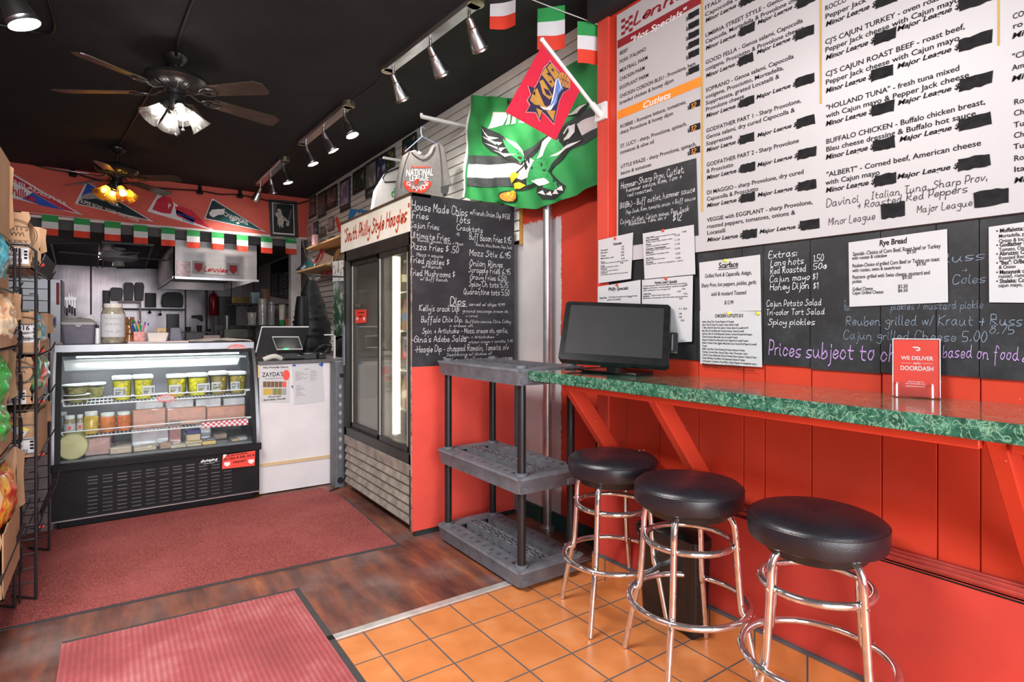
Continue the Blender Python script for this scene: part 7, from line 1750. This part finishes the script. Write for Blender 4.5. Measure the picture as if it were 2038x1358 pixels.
# ================================================================== SOFFIT: pennants and photograph
def pennant(label, tl, bl, tip, fill, edge, words, extra=(), half=None, Y=8.695):
    t_ = thing('pennant', label, 'pennant', ay(*bl, Y), 'team pennants on the red soffit'); A_, B_2, C_2 = (ay(*q, Y) for q in (tl, bl, tip))
    build(MB().prism([A_, B_2, C_2], (0, -.004, 0)), 'border', edge, t_)
    g = (A_+B_2+C_2)/3; k = .90
    build(MB().prism([g + (q-g)*k + V((0, -.0042, 0)) for q in (A_, B_2, C_2)], (0, -.0012, 0)), 'felt', fill, t_)
    F = Face('y', Y-.0056, 1, 0, 0)
    if half:
        mb = MB(); mb.poly([F.at(u, v, .0004) for u, v in half[0]]); build(mb, 'second_colour', half[1], t_, fix=False, sm=0)
    for name, mt, poly_ in extra:
        mb = MB(); [mb.poly([F.at(u, v, .0010) for u, v in q]) for q in poly_]; build(mb, name, mt, t_, fix=False, sm=0)
    for s, x, y, x2, c, f, mt, sl in words:
        mb = MB(); F.write(mb, s, x, y, x2, c, f, .05, slope=sl, w=1.3, lift=.0016); build(mb, 'lettering', mt, t_, fix=False, sm=0)
    return t_
M_blue = pm('royal_felt', (.03, .09, .50), .8); M_crim = pm('crimson_felt', (0, 0, 0)); M_dteal = pm('night_felt', (.012, .03, .04), .8, var=.3)
z_ = lambda cx, cy: (cx*.162, 280 + cy*.162)
pennant('red white and blue baseball pennant at the left end of the red soffit', z_(20, 320), z_(-40, 660), z_(1020, 918), M_fwht, M_fwht,
  [('PHILADELPHIA', 19, 360, 143, 7, 'b', M_fwht, -.44), ('Phillies', 17, 382, 76, 15, 'h', M_crim, -.40)],
  (('red_band', M_crim, [[z_(60,370), z_(950,890), z_(780,850), z_(60,445)]]), ('blue_field', M_blue, [[z_(400,640), z_(790,858), z_(520,800), z_(270,715)]])))
pennant('blue and dark green pennant with grey eagle head behind the amber fan', z_(1060, 500), z_(920, 775), z_(1890, 1000), M_dteal, M_fwht,
  [('SUPER BOWL XXXIX CHAMPIONS', 159.5, 403, 281, 7, 'b', M_fwht, -.30)],
  (('eagle_head', pm('print_grey', (.35, .34, .38), .7), [[z_(970,735), z_(1020,670), z_(1100,640), z_(1290,650), z_(1330,680), z_(1280,745), z_(1180,710), z_(1080,720), z_(1020,715)]]), ('small_mark', pm('print_steel', (.25, .3, .5), .7), [[z_(1320,760), z_(1380,750), z_(1500,830), z_(1380,795)]])), half=([z_(1075,520), z_(1270,640), z_(1000,680)], M_blue))
w_ = lambda cx, cy: (360 + cx*.162, 300 + cy*.162)
pennant('red and white baseball pennant with helmet in the middle of the red soffit', (316, 383), (293, 421), (428, 460), M_fwht, M_fwht,
  [('P', 334, 414, 340, 9, 'b', M_fwht, -.2), ('World Champions', 354, 427, 388, 5, 'b', M_blue, -.28), ('2008', 362, 438, 386, 4, 'b', M_blue, -.28)],
  (('helmet', M_crim, [[(303,417),(312,398),(325,389),(340,394),(346,408),(340,426),(322,424)]]), ('red_tip', M_crim, [[(348,410),(352,412),(356,408),(360,413),(364,410),(368,416),(372,413),(376,419),(380,417),(420,456),(352,430)]]), ('text_ground', pm('print_lilac', (.3, .3, .6), .7), [[(352,418),(388,436),(385,443),(349,424)]])))
pennant('black and teal football pennant reading CHAMPIONS at the right of the red soffit', w_(385, 585), w_(285, 835), w_(1045, 1000), M_teal, M_fwht,
  [('CHAMPIONS', 444.5, 429, 496, 8.5, 'b', M_fwht, -.33), ('LII', 458, 438, 467, 5, 'b', M_fwht, -.25)],
  (('eagle_head', M_fwht, [[w_(345,770), w_(380,725), w_(540,715), w_(530,780), w_(500,790), w_(460,790), w_(400,820), w_(360,800)]]), ('football', M_fwht, [[w_(675,885), w_(700,878), w_(725,890), w_(700,905)]])), half=([w_(385,610), w_(535,700), w_(490,860), w_(305,825)], M_dteal))
fp_ = thing('framed_photo', 'large black framed photo of a rock singer style performer on the red soffit', 'framed photo', ay(570, 470, 8.69)); fp_['label'] = 'large black matted photo of a performer holding a bottle on the red soffit'
q = [ay(u, v, 8.698) for u, v in (w_(1075,598), w_(1425,625), w_(1445,1075), w_(1100,1055))]
build(MB().prism(q, (0, -.012, 0)), 'mat_board', pm('black_mat', (.022, .022, .025), .5), fp_)
q = [ay(u, v, 8.685) for u, v in (w_(1120,632), w_(1385,655), w_(1397,1040), w_(1132,1020))]; build(MB().prism(q, (0, -.001, 0)), 'white_line', M_wht, fp_)
q = [ay(u, v, 8.683) for u, v in (w_(1132,646), w_(1378,668), w_(1387,1022), w_(1140,1005))]; build(MB().prism(q, (0, -.001, 0)), 'picture', pm('night_photo', (.012, .013, .015), .3, var=.5), fp_)
F = Face('y', 8.681, 1, 0, 0); mb = MB()
for poly_ in ([(1170,760),(1200,730),(1235,735),(1245,790),(1270,830),(1255,920),(1265,940),(1240,945),(1225,910),(1215,960),(1200,900),(1185,930),(1190,830),(1160,790)],[(1255,800),(1340,885),(1330,892),(1262,850)],[(1290,890),(1325,885),(1332,920),(1300,930)],[(1180,725),(1210,712),(1232,730),(1225,765),(1190,770)]): mb.poly([F.at(*w_(*q), .001) for q in poly_])
build(mb, 'pale_figure', pm('photo_pale', (.5, .47, .42), .4, var=.3, scale=30), fp_, fix=False, sm=0)
mb = MB(); mb.poly([F.at(*w_(*q), .001) for q in ((1345,720),(1370,725),(1330,890),(1310,880))]); mb.poly([F.at(*w_(*q), .001) for q in ((1140,650),(1180,655),(1160,780),(1142,800))]); build(mb, 'grey_beam', pm('photo_grey', (.10, .10, .11), .4), fp_, fix=False, sm=0)
# ================================================================== KITCHEN beyond the red soffit
KY = 13.98
hd = thing('range_hood', 'long stainless kitchen hood carrying the Lennies sign', 'range hood', (1.3, 10.5, 1.98))
hd['label'] = 'long stainless kitchen hood with a name sign on its front end'
h0, h1 = ay(345, 553, 9.0), ay(514, 558, 9.0)
hx0, hx1, hz = h0.x, h1.x, 1.985
mb = MB(); mb.box((hx0, 9.0, hz), (hx1, 9.02, 2.50)); mb.box((hx0, 9.0, hz), (hx0+.02, 12.0, 2.50)); mb.box((hx1-.02, 9.0, hz), (hx1, 12.0, 2.50)); mb.box((hx0, 11.98, hz), (hx1, 12.0, 2.50))
build(mb, 'shell', pm('hood_steel', (.34, .31, .32), .4, metal=.6, var=.15, scale=4), hd)
build(MB().box((hx0+.02, 9.02, 2.12), (hx1-.02, 11.98, 2.15)), 'filter_bank', pm('greasy_green', (.03, .055, .05), .4, var=.4, scale=4), hd)
build(MB().box((hx0-.005, 8.99, hz-.015), (hx1+.005, 9.03, hz+.015)).box((hx0-.012, 8.99, hz-.015), (hx0+.02, 12.0, hz+.012)), 'rim', M_steel, hd)
sn = thing('name_sign', 'grey sign reading Lennies between two dark red home plates on the kitchen hood', 'sign', ay(430, 540, 8.98))
sn['label'] = 'grey name sign in red script between two dark red home plates on the kitchen hood'
q = [ay(u, v, 8.995) for u, v in ((383, 519), (477, 525), (477, 549), (383, 545))]
build(MB().prism(q, (0, -.006, 0)), 'plate', pm('sign_grey', (.42, .40, .40), .5), sn)
F = Face('y', 8.988, 540/2038, 80, 420); mb = MB(); F.write(mb, 'Lennies', 1232, 452, 1412, 36, 'h', .3, w=1.2, lift=.002)
for x in (1160, 1422): mb.poly([F.at(x+a, 392+b + (x-1160)*.06, .002) for a, b in ((0,0),(58,2),(58,42),(29,70),(0,40))])
build(mb, 'red_print', pm('print_darkred', (.42, .02, .03), .6), sn, fix=False, sm=0)
ds = thing('hood_sticker', 'pale pink square notice left of the name sign on the kitchen hood', 'notice', ay(366, 550, 8.98)); build(MB().prism([ay(u, v, 8.995) for u, v in ((352,519),(380,521),(380,552),(353,552))], (0, -.004, 0)), 'sheet', photo_mat('pink_notice', (.45, .32, .34), (.28, .18, .2), 55, 30), ds)
# knife strip
kn = thing('knife_strip', 'magnetic strip on the steel kitchen wall', 'knife strip', ay(128, 592, KY)); a, b = ay(104, 594, KY), ay(152, 598, KY)
build(MB().box((a.x, KY-.02, a.z-.03), (b.x, KY, a.z+.03)), 'bar', M_steel, kn)
for k in range(9):
    x = a.x + (b.x-a.x)*(k+.6)/9.2; l = .16 + .05*((k*5) % 4)/3; r_ = .012 + .008*((k*3) % 3)/2; z0 = a.z - .12 - .06*((k*7) % 3)/2
    t_ = thing('kitchen_knife', 'kitchen knife with black handle on the magnetic strip', 'knife', (x, KY-.03, z0), 'knives on the magnetic strip')
    build(MB().prism([V((x-r_, KY-.026, z0)), V((x+r_, KY-.026, z0)), V((x+r_*.9, KY-.026, z0+l*.8)), V((x-r_, KY-.026, z0+l*1.25))], (0, .003, 0)), 'blade', M_steel, t_)
    build(MB().bbox((x-.014, KY-.038, z0-.15), (x+.014, KY-.016, z0), .005), 'knife_handle', M_blk, t_)
# stainless reach-in at the left, arrow notice
rf = thing('reach_in_fridge', 'tall grey stainless reach-in fridge at the left of the kitchen', 'fridge', (-.72, 10.3, 0))
build(MB().bbox((-1.5, 10.0, 0), (-.545, 10.7, 1.97), .01), 'body', pm('reach_in_steel', (.33, .33, .36), .35, metal=.8, var=.15, scale=3), rf)
build(MB().box((-.60, 9.985, 1.62), (-.565, 10.0, 1.92)), 'red_reflection', pm('reflected_red', (.5, .05, .05), .5), rf)  # reflection of red light on the steel, painted as a strip
nt_ = thing('arrow_notice', 'small white notice with a blue arrow on the stainless fridge', 'notice', ay(108, 650, 9.99)); build(MB().prism([ay(u, v, 9.995) for u, v in ((104,630),(112,631),(112,652),(104,652))], (0, -.003, 0)), 'sheet', M_paper, nt_)
mb = MB(); mb.poly([ay(u, v, 9.991) for u, v in ((108,633),(111,638),(109.3,638),(109.3,648),(106.7,648),(106.7,638),(105,638))]); build(mb, 'blue_arrow', pm('arrow_blue', (.03, .06, .5), .6), nt_, fix=False, sm=0)
# prep shelf with pans on the back wall
def kbox(name, label, u0, v0, u1, v1, y, dep, mat, cat, sh=.0, parts=None, r=.01, group=None):
    a, b = ay(u0, v0, y), ay(u1, v1, y); z1, z0 = a.z, b.z; x0, x1 = a.x, b.x
    t_ = thing(name, label, cat, ((x0+x1)/2, y+dep/2, z0), group); i = sh*(x1-x0)
    build(MB().loft([rr(x0+i, x1-i, y+i*.5, y+dep, z0, r), rr(x0, x1, y, y+dep, z1, r)]), parts or 'body', mat, t_); return t_
M_pan = pm('pan_black', (.010, .010, .011), .4, var=.3); M_gt = pm('grey_tub', (.26, .25, .28), .55, var=.1); M_dk = pm('kitchen_dark', (.03, .032, .034), .45, var=.5, scale=6); M_grn = pm('greasy_counter', (.06, .062, .05), .4, var=.3)
sh_ = build(MB().box((ay(205, 612, 13.6).x, 13.55, ay(205, 613, 13.6).z-.03), (ay(368, 612, 13.6).x, 13.98, ay(205, 613, 13.6).z)), 'wall_shelf', M_pan, label='long black shelf on the steel kitchen wall', cat='shelf')
zsh = ay(205, 613, 13.6).z
for k, (nm, lab, u0, v0, u1) in enumerate((('container', 'grey plastic container lying lowest at the left of three on the kitchen shelf', 219, 572, 245), ('container', 'grey plastic container, middle of the three on the kitchen shelf', 246, 562, 266), ('container', 'grey plastic container, right one of the three on the kitchen shelf', 267.5, 562, 287))):
    a, b = ay(u0, v0, 13.6), ay(u1, 598, 13.6); t_ = thing(nm, lab, 'container', ((a.x+b.x)/2, 13.75, b.z)); w_ = b.x-a.x; h = a.z-b.z
    build(MB().loft([[V((x, y, z)) for x, z in ((a.x+w_*.08, b.z), (b.x-w_*.08, b.z), (b.x, b.z+h*.85), (b.x-w_*.14, a.z), (a.x+w_*.14, a.z), (a.x, b.z+h*.85))] for y in (13.6, 13.9)]), 'tub', M_gt, t_, bevel=.01)
rk = thing('serving_rack', 'pale pink rack with legs under the grey containers', 'rack', ay(258, 640, 13.6)); mb = MB(); p, q = ay(237, 598, 13.58), ay(281, 603, 13.58)
mb.box((p.x, 13.58, q.z), (q.x, 13.95, p.z)); mb.box((p.x, 13.58, zsh), (p.x+.03, 13.61, q.z)); mb.box((q.x-.03, 13.58, zsh), (q.x, 13.61, q.z)); mb.box((q.x-.035, 13.54, ay(280, 645, 13.5).z), (q.x, 13.549, q.z)); build(mb, 'frame', pm('pale_pink_metal', (.6, .5, .5), .4), rk)
kbox('toaster', 'black boxy toaster at the left end of the kitchen shelf', 204, 578, 219, 612, 13.6, .3, M_pan, 'toaster'); kbox('sheet_pan', 'black sheet pan leaning on the kitchen wall', 289, 583, 311, 612, 13.7, .05, M_pan, 'pan')
bp_ = thing('griddle_pan', 'large round cornered black griddle pan on the kitchen shelf', 'pan', ay(343, 612, 13.7)); p, q = ay(321, 581, 13.7), ay(365, 612, 13.7); w_ = q.x-p.x; h = p.z-q.z
build(MB().prism([V((p.x + w_*a, 13.7, q.z + h*b)) for a, b in ((.06,0),(.96,0),(1,.2),(1,.75),(.88,.97),(.6,1),(.25,.98),(.06,.8),(0,.3))], (0, .08, 0)), 'pan', M_pan, bp_, bevel=.01)
ZR = ay(331, 661, 9.96).z
build(MB().box((ay(328, 660, 9.9).x, 9.88, ZR-.02), (ay(424, 660, 9.9).x, 10.2, ZR)).box((ay(330, 660, 9.9).x, 9.9, 1.076), (ay(333, 660, 9.9).x, 10.2, ZR-.02)).box((ay(420, 660, 9.9).x, 9.9, 1.076), (ay(423, 660, 9.9).x, 10.2, ZR-.02)), 'riser_shelf', M_grn, label='low dark riser shelf on the prep counter carrying cups and the menu card', cat='shelf')
cb = kbox('clipboard', 'black menu card standing on the kitchen counter', 331, 625, 357, 661, 9.96, .02, M_pan, 'menu card'); 
F = Face('y', 9.959, 1, 0, 0); mb = MB(); F.write(mb, 'Lunch', 336, 636, 352, 3, 'h'); F.write(mb, 'Special', 335, 644, 353, 3, 'h'); build(mb, 'chalk_writing', M_chb, cb, fix=False, sm=0)
for k, (u, l) in enumerate(((298, 618), (319, 622))):
    t_ = thing('ladle', 'dark ladle hanging below the kitchen shelf, %s of two' % ('left' if k == 0 else 'right'), 'ladle', ay(u, l, 13.6)); p = ay(u, 613, 13.6); q = ay(u, l+2, 13.6); build(MB().cyl((p.x, 13.6, zsh-.03), (q.x, 13.6, q.z), .008, n=8).sphere((q.x, 13.6, q.z-.02), .03, 10, 6), 'body', M_pan, t_)
build(MB().cyl((ay(411, 665, 12.2).x, 12.2, 0), (ay(411, 580, 12.2).x, 12.2, 2.0), .018, n=10), 'support_pole', M_pan, label='thin black pole under the far end of the kitchen hood', cat='pole')
ex = thing('fire_extinguisher', 'dark red cylinder hanging under the kitchen hood', 'cylinder', ay(426, 628, 12.4)); p, q = ay(419, 588, 12.4), ay(434, 628, 12.4); build(MB().lathe([(.001,0),(.07,0),(.085,.02),(.085,.36),(.05,.42),(.02,.44),(.02,.5),(.001,.5)], 20, Matrix.Translation(((p.x+q.x)/2, 12.5, q.z))), 'tank', pm('extinguisher_red', (.22, .008, .01), .3), ex)
kbox('broiler', 'dark cooking appliance under the kitchen hood', 436, 590, 470, 785, 12.3, .6, M_dk, 'appliance'); kbox('bread_box', 'yellow brown box on a wire shelf under the hood', 466, 591, 496, 604, 10.6, .3, pm('yellow_box', (.35, .2, .04), .6, var=.3), 'box')
ws_ = thing('wire_shelf', 'small black wire shelf carrying the yellow brown box', 'shelf', ay(482, 620, 10.5)); p, q = ay(462, 605, 10.5), ay(512, 605, 10.5); mb = MB(); mb.box((p.x, 10.5, p.z-.02), (q.x, 10.95, p.z))
for k in range(4): x0 = p.x + (q.x-p.x)*k/4; x1 = p.x + (q.x-p.x)*(k+1)/4; mb.tube([(x0, 10.5, p.z), ((x0+x1)/2, 10.5, p.z-.14), (x1, 10.5, p.z)], .006, 6)
mb.tube([(p.x+.02, 10.7, p.z), (p.x+.02, 10.7, 2.13)], .008, 6); mb.tube([(q.x-.02, 10.7, p.z), (q.x-.02, 10.7, 2.13)], .008, 6); build(mb, 'wire', M_pan, ws_)
# prep counters
pcx = thing('prep_counter', 'dark kitchen prep counter running behind the deli case', 'prep counter', (.9, 9.6, 0)); a, b = ay(300, 672, 9.4), ay(506, 668, 9.4)
build(MB().box((a.x, 9.4, 0), (b.x, 10.3, 1.03)), 'body', M_dk, pcx); build(MB().box((a.x-.03, 9.36, 1.03), (b.x+.03, 10.32, 1.075)), 'worktop', M_grn, pcx)
kbox('grill_box', 'long dim green steel box on the prep counter', 446, 656, 508, 672, 9.45, .4, M_grn, 'box'); kbox('wall_rail', 'dark appliance row on the prep counter behind the cups', 425, 648, 492, 657, 10.0, .25, M_dk, 'appliance')
kbox('pink_box', 'small pale pink box on the prep counter', 405, 668, 438, 682.4, 9.42, .12, pm('pink_card', (.5, .36, .37), .6), 'box', r=.005)
for k, (u0, v0, u1, v1, mt, lab) in enumerate(((369, 651, 381, 666, M_dk, 'dark tapered cup on the prep counter, left of the small black cup'), (392, 648, 403, 662, M_pan, 'small black cup on the prep counter'), (412, 655, 420, 664, M_pan, 'black mug on the prep counter by the pole'), (446, 628, 459, 650, pm('dull_steel', (.30, .30, .28), .35, metal=.7), 'steel shaker standing on the prep counter'))):
    a, b = ay(u0, v0, 9.9), ay(u1, v1, 9.9); r_ = (b.x-a.x)/2; zq = 1.077 if k == 3 else ZR; t_ = thing('cup', lab, 'cup', ((a.x+b.x)/2, 9.9+r_, zq)); build(MB().lathe([(.001, 0), (r_*.8, 0), (r_, a.z-zq), (r_*.9, a.z-zq), (.001, .01)], 18, Matrix.Translation(((a.x+b.x)/2, 9.9+r_, zq))), 'cup_body', mt, t_)
bl = thing('wall_notice', 'black angled cards stuck on the steel wall', 'card', ay(395, 640, KY)); build(MB().prism([ay(u, v, KY-.005) for u, v in ((381,628),(402,627),(405,638),(402,641),(391,634),(381,634))], (0, -.004, 0)), 'card', M_pan, bl)
# tray of cups at the right of the kitchen
M_cup = clear('clear_cup', (.86, .86, .86), .10, .06, haze=.35)
tr_ = build(MB().bbox((ay(498, 646, 9.2).x, 9.15, 1.318), (2.13, 9.62, 1.34), .006), 'cup_shelf', M_pan, label='black shelf holding the stacks of cups at the right of the kitchen', cat='shelf')
build(MB().box((1.785, 9.2, 1.076), (1.83, 9.6, 1.318)).box((2.05, 9.2, 0), (2.12, 9.6, 1.318)), 'shelf_support', M_dk, label='dark support below the black cup shelf', cat='support')
for k, (u0, v0, u1, mt, lab) in enumerate(((494, 622, 512, M_cup, 'short clear cup stack, leftmost on the black cup shelf'), (515, 594, 533, M_cup, 'tallest clear cup stack on the black cup shelf'), (535, 600, 549, M_cup, 'clear cup stack between the tallest stack and the foam cups'), (556, 606, 570, pm('foam_cup', (.62, .56, .50), .6), 'cream foam cup stack at the right end of the cup shelf'))):
    a, b = ay(u0, v0, 9.3), ay(u1, 640, 9.3); r_ = (b.x-a.x)/2; cx = (a.x+b.x)/2; h = a.z - 1.341; t_ = thing('cup_stack', lab, 'cups', (cx, 9.3+r_, 1.341)); n_ = 5; pr_ = [(.001, 0)]
    for i in range(n_): pr_ += [(r_*.8, h*i/n_*.5), (r_*.86, h*(i+.9)/n_*.5 + .0)]
    pr_ += [(r_, h*.96), (r_*.94, h), (.001, h)]
    build(MB().lathe(sorted(pr_, key=lambda q: q[1]), 20, Matrix.Translation((cx, 9.3+r_, 1.341))), 'cups', mt, t_)
kbox('green_carton', 'small green carton at the foot of the foam cups', 557, 637, 566, 649, 9.2, .08, pm('carton_green', (.01, .22, .06), .6), 'carton', r=.003); kbox('red_carton', 'small brown red carton beside the green one', 568, 634, 577, 649, 9.2, .08, pm('carton_red', (.35, .09, .05), .6), 'carton', r=.003)
_z = ay(510, 604, 9.7).z; build(MB().box((ay(497, 604, 9.65).x, 9.66, _z-.02), (2.415, 9.99, _z)), 'wall_shelf', M_pan, label='short dark shelf on the right kitchen wall above the cup stacks', cat='shelf')
kbox('shake_cup', 'blue and grey lidded cup hanging behind the cup stacks', 499, 582, 518, 604, 9.7, .15, pm('blue_grey_cup', (.22, .3, .34), .4, var=.4), 'cup', .15); kbox('heat_lamp', 'pale pink topped brown dispenser behind the cup stacks', 523, 575, 538, 603, 9.8, .15, pm('brown_dispenser', (.18, .07, .03), .5), 'dispenser', .12)
# black menu board on the right kitchen wall
kb = thing('kitchen_menu', 'tall black menu board with rows of chalk on the right kitchen wall', 'menu board', (2.4, 10.4, 1.8)); q = [ax(u, v, 2.405) for u, v in ((540, 507), (575, 503), (576, 597), (540, 590))]
q[0].z = q[1].z = 2.45
build(MB().prism(q, (-.015, 0, 0)), 'board', M_chalk, kb)
F = Face('x', 2.389, 180/1222, 440, 480); mb = MB(); r_ = random.Random(9)
words = ['Egg & Cheese', 'Pork Roll', 'Bacon Egg', 'Scrapple', 'Sausage', 'Home fries', 'Omelette', 'Coffee 1.50', 'Toast', 'Bagel', 'Hot Tea']
for k in range(11):
    y = 455 + k*27; F.write(mb, words[k], 685, y + 12, 765, 15, 'h', w=1.1); F.write(mb, words[(k*3+2) % 11], 790, y + 4, 900, 15, 'h', w=1.1)
build(mb, 'chalk_writing', M_chw, kb, fix=False, sm=0)
# ceiling fan of the kitchen and dark recesses in the ceiling
kf = thing('ceiling_fan', 'pale ceiling fan in the dark kitchen ceiling', 'ceiling fan', (.1, 11.2, 2.3)); c = az(236, 497, 2.47); T = Matrix.Translation((c.x, c.y, 0))
M_kf = pm('kitchen_fan_white', (.42, .42, .42), .4)
build(MB().lathe([(.001, 2.5), (.09, 2.5), (.09, 2.46), (.05, 2.45), (.05, 2.42), (.24, 2.41), (.25, 2.33), (.18, 2.30), (.07, 2.29), (.08, 2.22), (.001, 2.21)], 28, T), 'motor', M_kf, kf)
for k in range(4):
    R_ = T @ Matrix.Rotation(.25 + k*PI/2, 4, 'Z'); build(MB().prism([R_ @ V((a, b, 2.36)) for a, b in ((.22,-.05),(.72,-.07),(.72,.07),(.22,.05))], (0, 0, .008)), 'blade', pm('kitchen_blade', (.16, .15, .14), .5), kf)
M_rec = pm('dark_recess', (.012, .012, .013), .6)
for k, q in enumerate((((100,482),(196,482),(194,532),(112,532)), ((204,480),(305,486),(290,532),(204,532)))):
    p4 = [az(u, v, 2.499) for u, v in q]; struct(MB().prism(p4, (0, 0, -.006)), 'trim_%d' % (10+k), M_rec)
    struct(MB().tube([p + V((0, 0, -.01)) for p in p4], .02, 4, closed=True), 'trim_%d' % (12+k), pm('recess_rim', (.15, .15, .155), .5))
area('kitchen_fill', (-.3, 11.2, 2.46), (0, 0, 0), .6, 1.2, 13, (1, .84, .85))  # added pinkish fill for the kitchen, not a fixture of its ceiling
point('hood_light', (1.25, 10.9, 2.08), 2.5, (1, .92, .85), .06)
struct(MB().box((-.65, 10.55, 2.465), (.05, 11.85, 2.499)), 'trim_14', glow('kitchen_panel', (1, .93, .9), .9)) if False else None
